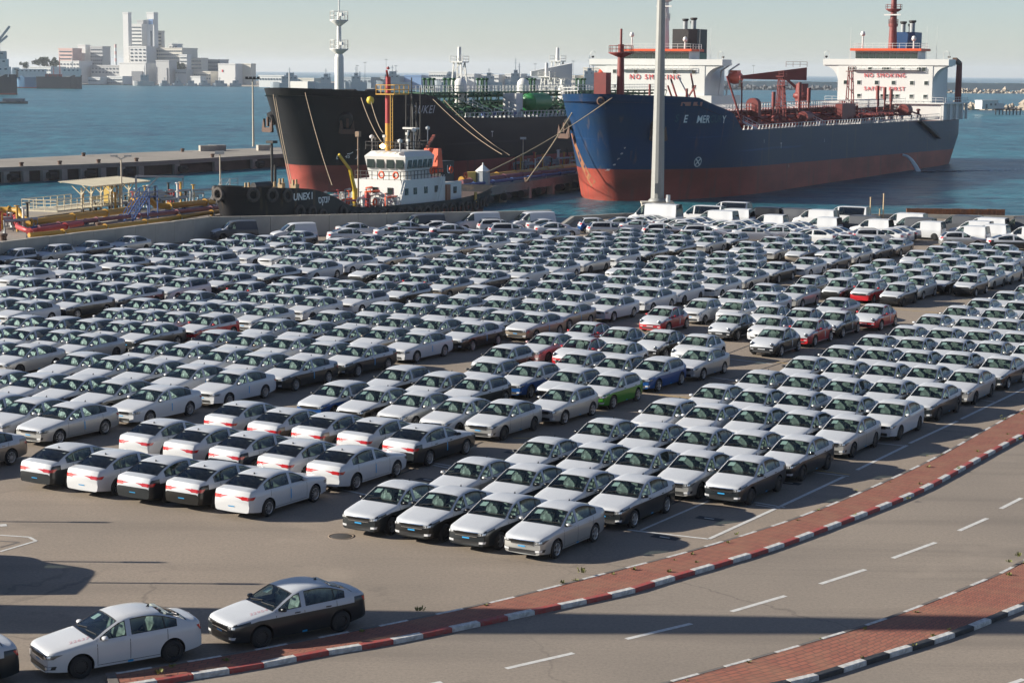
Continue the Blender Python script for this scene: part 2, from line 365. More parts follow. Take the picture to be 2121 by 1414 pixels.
for a, b, w, m in [((1300, 1097), (1468, 1116), .14, WHITE_PAINT), ((1468, 1116), (1626, 1044), .16, WHITE_PAINT), ((1626, 1044), (1748, 987), .16, WHITE_PAINT), ((1327, 1098), (1468, 1037), .12, WHITE_PAINT),
    ((1775, 973), (1879, 922), .16, WHITE_PAINT), ((1884, 918), (1983, 872), .16, WHITE_PAINT), ((1990, 868), (2121, 805), .16, WHITE_PAINT), ((2121, 805), (2260, 735), .16, WHITE_PAINT),
    ((1508, 739), (1636, 753), .12, YEL_PAINT), ((1512, 743), (1600, 754), .10, WHITE_PAINT), ((1365, 817), (1434, 825), .12, YEL_PAINT), ((900, 959), (940, 966), .12, WHITE_PAINT), ((897, 963), (935, 970), .12, WHITE_PAINT),
    ((1852, 640), (1955, 649), .13, YEL_PAINT), ((1563, 1040), (1626, 1051), .12, WHITE_PAINT), ((1565, 1045), (1616, 1053), .10, WHITE_PAINT), ((1690, 974), (1760, 983), .12, YEL_PAINT), ((1684, 978), (1758, 986), .1, WHITE_PAINT),
    ((1224, 858), (1318, 873), .12, WHITE_PAINT), ((1222, 862), (1312, 876), .10, WHITE_PAINT), ((1468, 780), (1535, 790), .11, WHITE_PAINT), ((676, 1007), (762, 1025), .13, WHITE_PAINT), ((760, 950), (690, 1000), .1, WHITE_PAINT),
    ((1810, 917), (1872, 923), .11, WHITE_PAINT), ((2030, 828), (2066, 833), .1, WHITE_PAINT), ((1062, 907), (1108, 908), .12, YEL_PAINT), ((1220, 895), (1420, 846), .1, GKERB), ((0, 1088), (14, 1087), .35, WHITE_PAINT), ((0, 1108), (60, 1112), .12, WHITE_PAINT), ((60, 1112), (75, 1120), .12, WHITE_PAINT), ((75, 1120), (0, 1142), .12, WHITE_PAINT), ((0, 1120), (36, 1122), .1, GKERB), ((0, 1133), (40, 1122), .1, GKERB),
    ((1890, 690), (2000, 640), .09, BKERB), ((1640, 765), (1730, 712), .09, BKERB), ((1480, 795), (1640, 745), .09, BKERB), ((1500, 735), (1560, 712), .09, BKERB), ((1330, 1075), (1420, 1030), .1, BKERB), ((820, 985), (1000, 915), .1, BKERB)]:
    o = line(a, b, w, m, 'bay_line', z=.006 if m in (BKERB, GKERB) else .010 if m is YEL_PAINT else .009); o.parent = bays; del o['kind']
def bay_number(c, digit, s=1.0):
    p = G(*c); m_ = MB(); ang = math.radians(-31)
    r = link('bay_number', None, bays, (p.x, p.y, 0), ang)
    MB().add([(-1.0 * s, -.42 * s, .012), (1.0 * s, -.42 * s, .012), (1.0 * s, .42 * s, .012), (-1.0 * s, .42 * s, .012)], [(0, 1, 2, 3)]).build('black_patch', BLACKP, r)
    me = text_mesh(digit, 1.0 * s, .001, bold=.02); me.materials.clear(); me.materials.append(WHITE_PAINT); o = link('digit', me, r, (0, 0, .016)); o.rotation_euler = (0, 0, math.radians(90)); return r
for c in [(1378, 1113), (1470, 1074), (887, 994), (1068, 938), (1770, 880), (1634, 1000)]: bay_number(c, '1', .5)
# manhole cover
p = G(707, 1110); mh = thing('manhole_cover', 'round dark manhole cover in the asphalt before the front row', 'manhole', (p.x, p.y, 0))
MB().lathe([(0, .012), (.36, .012), (.38, .008), (.38, 0)], n=24).build('lid', mat('manhole_iron', (.09, .08, .07), .7, .4, bump=.6, bscale=30), mh)
MB().lathe([(.39, .0), (.39, .009), (.47, .009), (.47, 0)], n=24).build('ring', mat('manhole_ring', (.20, .15, .11), .8), mh)
# weeds growing in the kerb joints
m_ = MB(); WEED = mat('weed_leaf', (.13, .15, .035), .8, var=.6, scale=9, col2=(.22, .19, .07))
def tuft(p, s):
    for k in range(int(26 * s)):
        a = random.uniform(0, 6.28); r = random.uniform(.0, .17) * s; h = random.uniform(.05, .17) * s; b = p + Vector((r * math.cos(a), r * math.sin(a), .12 if p.z == 0 else p.z))
        l = Vector((math.cos(a), math.sin(a), 0)) * h * random.uniform(.3, .9); w = Vector((-math.sin(a), math.cos(a), 0)) * .022
        m_.add([b - w, b + w, b + l * .6 + Vector((0, 0, h)) + w, b + l + Vector((0, 0, h * .9)) - w * .3], [(0, 1, 2, 3)])
for P, off in ((o1, -.3), (n2, -.3), (f2, .25), (i1, .1)):
    for p in offset(P, off):
        if random.random() < .38: tuft(p + Vector((random.uniform(-.4, .4), random.uniform(-.4, .4), 0)), random.uniform(.2, .6))
for u, v, s in [(572, 1322, 1.3), (2110, 1157, .8), (2090, 1170, .6), (1205, 1190, .9), (870, 1270, .8), (330, 1400, .7)]: tuft(G(u, v, .1), s)
tag(m_.build('weeds', WEED), 'weeds sprouting from the kerb joints', 'weeds', kind='stuff')

# ------------------------------------------------------------------ concrete panel wall round the far side of the lot
PANEL = mat('wall_concrete', (.42, .385, .33), .85, var=.5, scale=.9, col2=(.30, .27, .23), detail=8, bump=.2, bscale=25)
cw = thing('concrete_wall', 'grey concrete panel wall along the far left edge of the lot', 'wall')
def wall(pts):
    for a, b in zip(pts[:-1], pts[1:]):
        a = Vector((*a, 0)); b = Vector((*b, 0)); L = (b - a).length; n = round(L / 3.0); d = (b - a) / n; rz = math.atan2(d.y, d.x)
        me = MB().box((0, 0, .98), (d.length - .035, .28, 1.96)).box((0, 0, 1.965), (d.length - .05, .34, .05)).mesh('wall_panel', PANEL)
        for k in range(n):
            p = a + d * (k + .5); link('wall_panel', me, cw, (p.x, p.y, random.uniform(-.02, .02)), rz)
wall([(-56, 120.5), (-41.4, 151.6), (-28.9, 179.3), (3.9, 191.9)])
KC = mat('quay_kerb_concrete', (.38, .35, .30), .9, var=.4, scale=1)
qk = thing('quay_kerb', 'low concrete kerb along the water edge of the lot', 'kerb')
for a, b in zip(LOT[2:8], LOT[3:9]):
    a = Vector((*a, .22)); b = Vector((*b, .22)); n = max(1, round((b - a).length / 4))
    for k in range(n):
        q = MB(); q.bar(a.lerp(b, k / n) + (b - a).normalized() * .02, a.lerp(b, (k + 1) / n), .4, .44); q.build('kerb_block', KC, qk)
RUST = mat('rusty_steel', (.30, .115, .045), .85, var=.6, scale=1.5, col2=(.12, .07, .05), detail=8)
fb = thing('steel_fender', 'rusty orange steel fender panels on the quay edge behind the vans', 'fender')
for k in range(22):
    p = Vector((44.5, 211.9, .55)) + Vector((.5 * k, -.02 * k, 0)); MB().box(p, (.46, .2, 1.0 + .1 * random.random())).build('fender_plate', RUST, fb)
for i, (u, v, h) in enumerate([(1802, 452, 2.3), (1829, 452, 2.7), (1822, 452, 1.0)]):
    p = G(u, v); q = MB().cyl((0, 0, 0), (0, 0, h), .07, n=8).cyl((0, 0, h), (0, 0, h + .06), .1, n=8).build('mooring_post', mat('post_paint', (.55, .42, .25), .7), None, (p.x, p.y, 0))
    tag(q, ['thin pale post at the water edge, left of the pair behind the vans', 'taller thin post at the water edge right of the minibus', 'short stubby post between two thin posts at the water edge'][i], 'post', 'posts at the water edge')
# ------------------------------------------------------------------ cars: materials
def paint(name, col, metal=0.0, rough=.28): return mat('paint_' + name, col, rough, metal, coat=.35, spec=.4)
PAINT = {'W': paint('white', (.55, .555, .565)), 'S': paint('silver', (.42, .415, .40), .5, .32), 'G': paint('dark_grey', (.014, .018, .021), 0), 'K': paint('black', (.006, .006, .006)),
         'N': paint('dark_blue', (.007, .012, .024), 0), 'B': paint('blue', (.012, .075, .26), .2), 'R': paint('red', (.40, .012, .018)), 'T': paint('beige_brown', (.27, .225, .18), .55, .32),
         'E': paint('green', (.045, .22, .02), .2), 'P': paint('pinkish_silver', (.48, .30, .30), .4, .35), 'D': paint('slate_blue', (.10, .15, .20), .3), 'Q': paint('matt_dark_grey', (.05, .055, .065), 0, .5)}
CNAME = {'W': 'white', 'S': 'silver', 'G': 'dark grey', 'K': 'black', 'N': 'dark blue', 'B': 'bright blue', 'R': 'red', 'T': 'beige brown', 'E': 'green', 'P': 'pinkish silver', 'D': 'slate blue', 'Q': 'dark grey'}
FILM = mat('white_transit_film', (.49, .505, .53), .42, var=.35, scale=2.2, col2=(.42, .435, .47), bump=.22, bscale=6)
TRIM = mat('black_trim', (.012, .012, .013), .5); DARKP = mat('underbody_black', (.01, .01, .01), .8)
GLASS = glass_mat('car_glass', (.46, .55, .54)); GLASSD = glass_mat('tinted_rear_glass', (.14, .15, .16))
RUBBER = mat('tyre_rubber', (.016, .016, .017), .8); ALLOY = mat('alloy_rim', (.62, .62, .63), .3, .8); STEELR = mat('steel_rim_black', (.018, .018, .02), .5)
LENS = mat('headlamp_lens', (.10, .11, .12), .10, .4, coat=1); LENSW = mat('fog_lamp_lens', (.75, .76, .78), .15, .3, coat=1); TAIL = mat('tail_lamp_red', (.48, .012, .012), .2, coat=1); CHROME = mat('chrome', (.75, .75, .76), .15, 1)
GRILLE = mat('grille_black', (.02, .02, .021), .4); RIBM = mat('grille_rib', (.05, .05, .052), .45, .2); BLUEF = mat('blue_protective_film', (.03, .30, .62), .4); PAPER = mat('paper_sheet', (.75, .82, .76), .8)
SEATC = mat('seat_cover_film', (.42, .45, .40), .35, var=.9, scale=4, col2=(.07, .075, .07), bump=.9, bscale=9); DASH = mat('dashboard', (.015, .015, .016), .8); INTER = mat('cabin_lining', (.03, .03, .03), .9)
REDINK = mat('red_marker_ink', (.50, .30, .34), .8)

def hermite(keys, x):
    ks = sorted(keys)
    if x <= ks[0][0]: return ks[0][1]
    if x >= ks[-1][0]: return ks[-1][1]
    for i in range(len(ks) - 1):
        x0, y0 = ks[i]; x1, y1 = ks[i + 1]
        if x0 <= x <= x1:
            m = (y1 - y0) / (x1 - x0)
            def tan(j):
                if j <= 0 or j >= len(ks) - 1: return None
                a = (ks[j][1] - ks[j - 1][1]) / (ks[j][0] - ks[j - 1][0]); b = (ks[j + 1][1] - ks[j][1]) / (ks[j + 1][0] - ks[j][0])
                return 0 if a * b <= 0 else 2 * a * b / (a + b)
            m0 = tan(i); m1 = tan(i + 1); m0 = m if m0 is None else m0; m1 = m if m1 is None else m1
            h = x1 - x0; t = (x - x0) / h
            return (2 * t ** 3 - 3 * t * t + 1) * y0 + (t ** 3 - 2 * t * t + t) * h * m0 + (-2 * t ** 3 + 3 * t * t) * y1 + (t ** 3 - t * t) * h * m1
# side outline keys are given from the nose (0) to the tail (L), heights in metres
CARS = {
 'r': dict(name='compact_sedan', noun='compact sedan', L=4.48, W=1.71, wb=2.60, fo=.86, wr=.315, hood=[(0, .69), (.025, .765), (.09, .815), (.5, .885), (1.0, .965), (1.26, 1.0)], cowl=1.26, rf=2.0, roof=[(2.0, 1.385), (2.35, 1.445), (2.75, 1.46), (3.1, 1.43), (3.28, 1.395)], rr=3.28, dk=4.05, deck=[(4.05, 1.105), (4.25, 1.085), (4.40, 1.06), (4.44, .95), (4.48, .70)], belt=(.92, .99), xb=2.27, ws=(1.42, 3.72), bow=(.13, .09), plan=(.80, .84)),
 's': dict(name='large_sedan', noun='large sedan', L=4.84, W=1.82, wb=2.76, fo=.95, wr=.325, hood=[(0, .69), (.025, .765), (.09, .815), (.55, .89), (1.1, .98), (1.36, 1.01)], cowl=1.36, rf=2.14, roof=[(2.14, 1.38), (2.5, 1.445), (2.9, 1.465), (3.35, 1.44), (3.6, 1.395)], rr=3.6, dk=4.33, deck=[(4.33, 1.12), (4.6, 1.09), (4.75, 1.06), (4.80, .9), (4.84, .70)], belt=(.93, 1.0), xb=2.47, ws=(1.58, 3.98), bow=(.13, .10), plan=(.80, .86)),
 'o': dict(name='liftback_sedan', noun='liftback', L=4.66, W=1.81, wb=2.68, fo=.90, wr=.32, hood=[(0, .69), (.025, .765), (.09, .815), (.55, .885), (1.05, .97), (1.3, 1.0)], cowl=1.3, rf=2.06, roof=[(2.06, 1.38), (2.45, 1.445), (2.8, 1.46), (3.2, 1.43), (3.42, 1.39)], rr=3.42, dk=4.28, deck=[(4.28, 1.12), (4.45, 1.09), (4.58, 1.06), (4.62, .95), (4.66, .70)], belt=(.925, .995), xb=2.40, ws=(1.5, 3.85), bow=(.13, .09), plan=(.80, .85)),
 'h': dict(name='hatchback', noun='hatchback', L=4.30, W=1.71, wb=2.60, fo=.86, wr=.325, hood=[(0, .69), (.025, .765), (.09, .815), (.5, .885), (1.0, .965), (1.26, 1.0)], cowl=1.26, rf=2.0, roof=[(2.0, 1.385), (2.35, 1.445), (2.8, 1.46), (3.4, 1.44), (3.72, 1.39)], rr=3.72, dk=4.16, deck=[(4.16, 1.03), (4.22, .98), (4.27, .85), (4.30, .68)], belt=(.92, .99), xb=2.27, ws=(1.42, 3.86), bow=(.13, .09), plan=(.80, .86)),
 'w': dict(name='estate_car', noun='estate car', L=4.66, W=1.81, wb=2.68, fo=.90, wr=.32, hood=[(0, .69), (.025, .765), (.09, .815), (.55, .885), (1.05, .97), (1.3, 1.0)], cowl=1.3, rf=2.06, roof=[(2.06, 1.38), (2.45, 1.445), (3.0, 1.465), (3.8, 1.45), (4.2, 1.40)], rr=4.2, dk=4.54, deck=[(4.54, 1.02), (4.58, .98), (4.63, .85), (4.66, .68)], belt=(.925, .995), xb=2.40, ws=(1.5, 4.26), bow=(.13, .09), plan=(.80, .88), rails=True),
 'f': dict(name='small_hatchback', noun='small hatchback', L=4.0, W=1.64, wb=2.46, fo=.83, wr=.30, hood=[(0, .72), (.03, .79), (.10, .84), (.5, .88), (.95, .97), (1.08, .99)], cowl=1.08, rf=1.72, roof=[(1.72, 1.42), (2.05, 1.485), (2.5, 1.50), (3.1, 1.49), (3.55, 1.455)], rr=3.55, dk=3.84, deck=[(3.84, 1.04), (3.9, .98), (3.96, .85), (4.0, .68)], belt=(.93, .99), xb=2.12, ws=(1.3, 3.56), bow=(.12, .07), plan=(.82, .88)),
 'u': dict(name='city_car', noun='three-door city car', L=3.56, W=1.64, wb=2.42, fo=.60, wr=.29, hood=[(0, .70), (.03, .78), (.10, .84), (.4, .90), (.7, .98), (.82, 1.0)], cowl=.82, rf=1.45, roof=[(1.45, 1.40), (1.75, 1.465), (2.2, 1.48), (2.7, 1.46), (3.15, 1.42)], rr=3.15, dk=3.44, deck=[(3.44, 1.02), (3.49, .95), (3.53, .8), (3.56, .66)], belt=(.92, 1.0), xb=2.22, ws=(1.05, 3.2), bow=(.2, .08), plan=(.80, .88)),
 'b': dict(name='rounded_coupe', noun='rounded coupe', L=4.28, W=1.82, wb=2.54, fo=.87, wr=.335, hood=[(0, .60), (.03, .68), (.10, .74), (.4, .87), (.85, .97), (1.22, 1.01)], cowl=1.22, rf=1.88, roof=[(1.88, 1.40), (2.15, 1.465), (2.45, 1.485), (2.85, 1.45), (3.1, 1.39)], rr=3.1, dk=3.75, deck=[(3.75, 1.07), (4.0, .95), (4.15, .84), (4.23, .74), (4.28, .62)], belt=(.90, .95), xb=2.62, ws=(1.48, 3.35), bow=(.22, .22), plan=(.82, .76)),
 'v': dict(name='compact_van', noun='compact panel van', L=4.41, W=1.79, wb=2.68, fo=.88, wr=.31, hood=[(0, .60), (.05, .74), (.15, .86), (.45, .97), (.85, 1.05), (.98, 1.07)], cowl=.98, rf=1.72, roof=[(1.72, 1.66), (2.0, 1.76), (2.5, 1.80), (3.6, 1.81), (4.22, 1.79)], rr=4.22, dk=4.34, deck=[(4.34, 1.10), (4.37, .95), (4.40, .75), (4.41, .6)], belt=(1.02, 1.06), xb=2.2, ws=(1.22, 2.22), bow=(.18, .02), plan=(.84, .95), van=True),
 't': dict(name='panel_van', noun='panel van', L=4.89, W=1.90, wb=3.0, fo=.90, wr=.34, hood=[(0, .62), (.05, .78), (.15, .92), (.4, 1.04), (.62, 1.10), (.72, 1.12)], cowl=.72, rf=1.55, roof=[(1.55, 1.80), (1.85, 1.92), (2.4, 1.96), (4.0, 1.97), (4.68, 1.95)], rr=4.68, dk=4.82, deck=[(4.82, 1.12), (4.85, .95), (4.88, .75), (4.89, .6)], belt=(1.12, 1.14), xb=1.95, ws=(.98, 1.98), bow=(.18, .02), plan=(.84, .95), van=True),
 'k': dict(name='large_van', noun='large high-roof panel van', L=5.9, W=1.99, wb=3.66, fo=1.0, wr=.36, hood=[(0, .65), (.05, .82), (.15, 1.0), (.45, 1.18), (.72, 1.28), (.82, 1.30)], cowl=.82, rf=1.62, roof=[(1.62, 2.16), (1.95, 2.42), (2.5, 2.48), (5.0, 2.49), (5.74, 2.46)], rr=5.74, dk=5.84, deck=[(5.84, 1.25), (5.86, 1.0), (5.88, .75), (5.9, .6)], belt=(1.27, 1.30), xb=2.15, ws=(1.1, 2.18), bow=(.16, .02), plan=(.86, .96), van=True),
 'm': dict(name='minibus', noun='minibus', L=5.29, W=1.90, wb=3.4, fo=.90, wr=.34, hood=[(0, .62), (.05, .78), (.15, .92), (.4, 1.04), (.62, 1.10), (.72, 1.12)], cowl=.72, rf=1.55, roof=[(1.55, 1.85), (1.85, 2.02), (2.4, 2.07), (4.4, 2.08), (5.08, 2.05)], rr=5.08, dk=5.22, deck=[(5.22, 1.14), (5.25, .95), (5.28, .75), (5.29, .6)], belt=(1.12, 1.14), xb=1.95, ws=(.98, 4.95), bow=(.18, .02), plan=(.84, .95)),
}
def split_mesh(me, idx, name, mats, inset=.022, depth=-.008):
    """faces with material index idx as their own mesh; a trim frame is inset round the rim"""
    bm = bmesh.new(); bm.from_mesh(me)
    bmesh.ops.delete(bm, geom=[f for f in bm.faces if f.material_index != idx], context='FACES')
    if not bm.faces: bm.free(); return None
    for f in bm.faces: f.material_index = 0
    if inset:
        res = bmesh.ops.inset_region(bm, faces=list(bm.faces), thickness=inset, depth=depth, use_boundary=True, use_even_offset=True)
        for f in res['faces']: f.material_index = 1
    out = bpy.data.meshes.new(name); bm.to_mesh(out); bm.free()
    for m in mats: out.materials.append(m)
    for p in out.polygons: p.use_smooth = p.material_index == 0
    return out
def make_car(key):
    C = CARS[key]; L, W = C['L'], C['W']; hw = W / 2; h0 = L / 2
    top = lambda s: hermite(C['hood'], s) if s <= C['cowl'] else (hermite([(C['cowl'], C['hood'][-1][1]), ((C['cowl'] + C['rf']) / 2, (C['hood'][-1][1] + C['roof'][0][1]) / 2 + .018), (C['rf'], C['roof'][0][1])], s) if s < C['rf'] else hermite(C['roof'], s) if s <= C['rr'] else (hermite([(C['rr'], C['roof'][-1][1]), ((C['rr'] + C['dk']) / 2, (C['roof'][-1][1] + C['deck'][0][1]) / 2 + .02), (C['dk'], C['deck'][0][1])], s) if s < C['dk'] else hermite(C['deck'], s)))
    w0, w1 = C['ws']; xb = C['xb']
    brk = [0, .02, .06, .12, .2, .32, .5, .75, C['cowl'] - .12, C['cowl'], C['rf'], w0, xb - .075, xb + .075, w1, C['rr'], C['dk'], L - .3, L - .2, L - .12, L - .06, L - .02, L]
    st = sorted(set(round(b, 4) for b in brk)); xs = []
    for a, b in zip(st[:-1], st[1:]):
        n = max(1, int((b - a) / .16)); xs += [a + (b - a) * i / n for i in range(n)]
    xs.append(L)
    beetle = key == 'b'
    def half(s):
        f, r = C['plan']; a = hermite([(0, f), (.18, f + (1 - f) * .55), (.55, .965), (1.2, 1), (L - 1.3, 1), (L - .55, .965), (L - .18, r + (1 - r) * .6), (L, r)], s)
        return hw * a
    def sect(s):
        w = half(s); zt = top(s); bf, br = C['belt']; zb = bf + (br - bf) * s / L
        zb = min(zb, zt - .055); lo = .20 + .05 * max(0, 1 - s / .5) + .09 * max(0, 1 - (L - s) / .6)
        z4 = min(.80 if not C.get('van') else .9, zb - .07); z3 = min(.55, z4 - .08); z2 = min(lo + .13, z3 - .06)
        g = max(0, zt - .085 - zb)
        tum = .33 if not C.get('van') else .15
        y6 = .955 * w - .012; z6 = zb + .012; y7 = y6 - tum * g - .004; z7 = z6 + g * .985 + .004
        y8 = y7 - .05 - .03 * min(1, g); z8 = z7 + (zt - z7) * .55
        P = [(0, lo), (.86 * w, lo), (.955 * w, lo + .03), (.982 * w, z2), (1.0 * w, z3), (.992 * w, z4), (.968 * w, zb - .012), (y6, z6), (y7, z7), (y8, z8), (y8 * .62, zt - (zt - z8) * .30), (0, zt)]
        return P
    nP = 12; V = []
    for s in xs:
        sec = sect(s); row = sec + [(-y, z) for y, z in sec[-2:0:-1]]
        for y, z in row:
            k = max(0, 1 - (y / hw) ** 2); q = s / L
            bx = C['bow'][0] * (max(0, .5 - q) * 2) ** 1.0 * k - C['bow'][1] * (max(0, q - .5) * 2) * k
            V.append((h0 - C['bow'][0] - s * (L - C['bow'][0] - C['bow'][1]) / L + bx, y, z))
    n = 2 * nP - 2; F = []; MI = []
    film_side = C.get('van', False)
    for i in range(len(xs) - 1):
        s = (xs[i] + xs[i + 1]) / 2
        for j in range(n):
            jj = j if j < nP - 1 else n - 1 - j      # strip number counted from the floor
            left = j < nP - 1
            m = 0
            if jj == 0: m = 2
            elif jj in (1,): m = 2 if key not in 'b' else 0
            elif jj in (2, 3, 4): m = 0
            else:
                m = 1
                if jj <= 5 and (s < .45 or s > L - .45): m = 0
                if s < .12 and jj <= 7: m = 0
                if beetle and jj in (5, 6, 7, 8) and .95 < s < 3.2 and not (jj == 5 and s < 1.2): m = 0
                if jj == 7 and w0 < s < w1:
                    if s < xb - .075: m = 5 if left else 6
                    elif s > xb + .075: m = 7 if left else 8
                    else: m = 1
                    if m > 2 and top(s) - .085 - (C['belt'][0]) < .07: m = 1
                if jj >= 9:
                    if C['cowl'] < s < C['rf']: m = 3
                    if C['rr'] < s < C['dk'] : m = 4
                if jj == 8 and s < C['rf'] and s > C['cowl']: m = 1
            if C.get('van') and jj >= 5 and m == 1 and s > C['rf'] - .3: m = 0
            if C.get('van') and jj == 5: m = 0
            a = i * n + j; b = i * n + (j + 1) % n
            F.append((a, b, b + n, a + n)); MI.append(m)
    F.append(tuple(range(n - 1, -1, -1))); MI.append(0); base = (len(xs) - 1) * n; F.append(tuple(base + k for k in range(n))); MI.append(0)
    me = bpy.data.meshes.new('body_raw'); me.from_pydata(V, [], F); me.polygons.foreach_set('material_index', MI)
    dummy = [PAINT['W'], FILM, DARKP] + [mat('slot%d' % k, (0, 0, 0)) for k in range(6)]
    for m in dummy: me.materials.append(m)
    bm = bmesh.new(); bm.from_mesh(me); bmesh.ops.recalc_face_normals(bm, faces=bm.faces); bm.to_mesh(me); bm.free()
    ob = link('body_raw', me)
    fx = h0 - C['bow'][0] - C['fo'] * (L - C['bow'][0] - C['bow'][1]) / L + .02; rx = fx - C['wb']; R = C['wr']
    cut = MB()
    for x in (fx, rx):
        for sgn in (1, -1):
            cut.cyl((x, sgn * (hw - .34), R + .01), (x, sgn * (hw + .2), R + .01), R + .055, n=28)
    for k in range(len(cut.m)): cut.m[k] = 2
    cme = cut.mesh('arch_cut', dummy[:3]); co = link('arch_cut', cme)
    md = ob.modifiers.new('b', 'BOOLEAN'); md.operation = 'DIFFERENCE'; md.object = co; md.solver = 'EXACT'
    dg = bpy.context.evaluated_depsgraph_get(); ev = bpy.data.meshes.new_from_object(ob.evaluated_get(dg))
    bpy.data.objects.remove(ob); bpy.data.objects.remove(co)
    bm = bmesh.new(); bm.from_mesh(ev); bvh = BVHTree.FromBMesh(bm); bm.free()
    parts = []      # (name, mesh, loc, lod, parent index or None, paint slot)
    body = bpy.data.meshes.new('body'); bm = bmesh.new(); bm.from_mesh(ev)
    bmesh.ops.delete(bm, geom=[f for f in bm.faces if f.material_index > 2], context='FACES'); bm.to_mesh(body); bm.free()
    for m in (PAINT['W'], FILM, DARKP): body.materials.append(m)
    body.polygons.foreach_set('use_smooth', [p.material_index != 2 and len(p.vertices) < 8 for p in body.polygons])
    body.set_sharp_from_angle(angle=math.radians(38))
    parts.append(('body', body, (0, 0, 0), 0, None, True))
    dark_rear = key in 'svtk'
    for idx, nm, gl in ((3, 'windscreen', GLASS), (4, 'rear_window', GLASSD), (5, 'side_window', GLASS), (6, 'side_window', GLASS), (7, 'side_window', GLASSD if key in 'hwm' else GLASS), (8, 'side_window', GLASSD if key in 'hwm' else GLASS)):
        g = split_mesh(ev, idx, nm, [gl, TRIM], .035 if idx < 5 else .022)
        if g: parts.append((nm, g, (0, 0, 0), 0, None, False))
    # ---- projected surface pieces
    def proj(p, d):
        h = bvh.ray_cast(Vector(p), Vector(d)); return (h[0], h[1]) if h[0] else (None, None)
    def patch(corners, view, nu=6, nv=3, off=.006):
        """bilinear quad in a side/front/rear/top view laid on the body"""
        A, B, Cc, D = [Vector(c) for c in corners]; vs = []; ok = []
        for i in range(nu + 1):
            for j in range(nv + 1):
                u, v = i / nu, j / nv; q = (A * (1 - u) + B * u) * (1 - v) + (D * (1 - u) + Cc * u) * v
                if view == 'F': r = proj((5, q.x, q.y), (-1, 0, 0))
                elif view == 'R': r = proj((-5, q.x, q.y), (1, 0, 0))
                elif view == 'L': r = proj((q.x, 3, q.y), (0, -1, 0))
                elif view == 'r': r = proj((q.x, -3, q.y), (0, 1, 0))
                else: r = proj((q.x, q.y, 4), (0, 0, -1))
                if r[0] is not None and ((view == 'F' and r[0].x < h0 - .50) or (view == 'R' and r[0].x > -h0 + .42)): r = (None, None)
                if r[0] is None: vs.append((0, 0, 0)); ok.append(False)
                else: vs.append(r[0] + r[1] * off); ok.append(True)
        fs = []
        for i in range(nu):
            for j in range(nv):
                ids = (i * (nv + 1) + j, (i + 1) * (nv + 1) + j, (i + 1) * (nv + 1) + j + 1, i * (nv + 1) + j + 1)
                if all(ok[k] for k in ids): fs.append(ids)
        return vs, fs
    def pm(name, quads, mats, lod, mis=None, **k):
        q_ = MB()
        for i, (cs, view) in enumerate(quads):
            vs, fs = patch(cs, view, **k)
            q_.add(vs, fs, mis[i] if mis else 0, True)
        m2 = bpy.data.meshes.new(name); m2.from_pydata(q_.v, [], q_.f); m2.polygons.foreach_set('material_index', q_.m)
        for m in mats: m2.materials.append(m)
        m2.polygons.foreach_set('use_smooth', [True] * len(m2.polygons))
        parts.append((name, m2, (0, 0, 0), lod, None, False)); return len(parts) - 1
    zH = top(.12); van = C.get('van') or key == 'm'
    if beetle:
        for sg in (1, -1):
            m2 = MB().lathe([(0, .09), (.07, .085), (.115, .05), (.125, .0), (.12, -.03)], n=20, mi=0, axis='X').lathe([(.125, .03), (.14, .03), (.145, -.02)], n=20, mi=1, axis='X').mesh('headlight', [LENS, CHROME])
            r = proj((5, sg * .60, .70), (-1, 0, 0)); parts.append(('headlight', m2, (r[0].x - .05, sg * .60, .71), 0, None, False))
        pm('lower_grille', [(((-.52, .30), (.52, .30), (.56, .40), (-.56, .40)), 'F')], [GRILLE], 1, nu=10)
        pm('number_plate', [(((-.22, .44), (.22, .44), (.22, .50), (-.22, .50)), 'F')], [FILM], 1, off=.02)
        for sg in (1, -1): pm('fog_light', [(((sg * .50, .42), (sg * .68, .43), (sg * .68, .48), (sg * .50, .475)), 'F')], [LENSW], 1)
        for sg in (1, -1): pm('tail_light', [(((sg * .50, .72), (sg * .70, .70), (sg * .70, .86), (sg * .50, .86)), 'R')], [TAIL], 1)
        for v_ in ('L', 'r'): pm('sill_strip', [(((fx - .42, .25), (rx + .45, .25), (rx + .45, .29), (fx - .42, .29)), v_)], [LENSW], 1, nu=10, nv=1)
    else:
        zl = zH - (.165 if not van else .13); gl = .43 if not van else .5; hl_in, hl_out = (.44, .80) if key != 's' else (.46, .86)
        if key == 'f': hl_in, hl_out = .46, .76
        hl_out *= hw / .855
        for sg in (1, -1):
            pm('headlight', [(((sg * hl_in, zl - .06), (sg * (hl_out - .05), zl - .035), (sg * hl_out, zl + .07), (sg * (hl_in + .03), zl + .045)), 'F'),
                             (((sg * (hl_in + .05), zl - .035), (sg * (hl_in + .15), zl - .03), (sg * (hl_in + .15), zl + .035), (sg * (hl_in + .06), zl + .03)), 'F'), (((sg * (hl_in + .19), zl - .02), (sg * (hl_in + .27), zl - .012), (sg * (hl_in + .27), zl + .045), (sg * (hl_in + .19), zl + .04)), 'F')], [LENS, LENSW], 0, mis=[0, 1, 1], nu=14, nv=6, off=.018)
            pm('fog_light', [(((sg * .50, .335), (sg * .70, .35), (sg * .72, .425), (sg * .50, .405)), 'F')], [LENSW], 1, nu=8, nv=4, off=.016)
            tz = .88 if key not in 'hwfuvtkm' else .92
            if van: q = ((sg * .80 * hw, .75), (sg * .90 * hw, .75), (sg * .88 * hw, 1.15), (sg * .78 * hw, 1.15))
            elif key == 's': q = ((sg * .54, .76), (sg * .745, .735), (sg * .735, .865), (sg * .46, .88))
            else: q = ((sg * .54, tz - .10), (sg * .715 * hw / .855, tz - .12), (sg * .715 * hw / .855, tz + .10), (sg * .50, tz + .06))
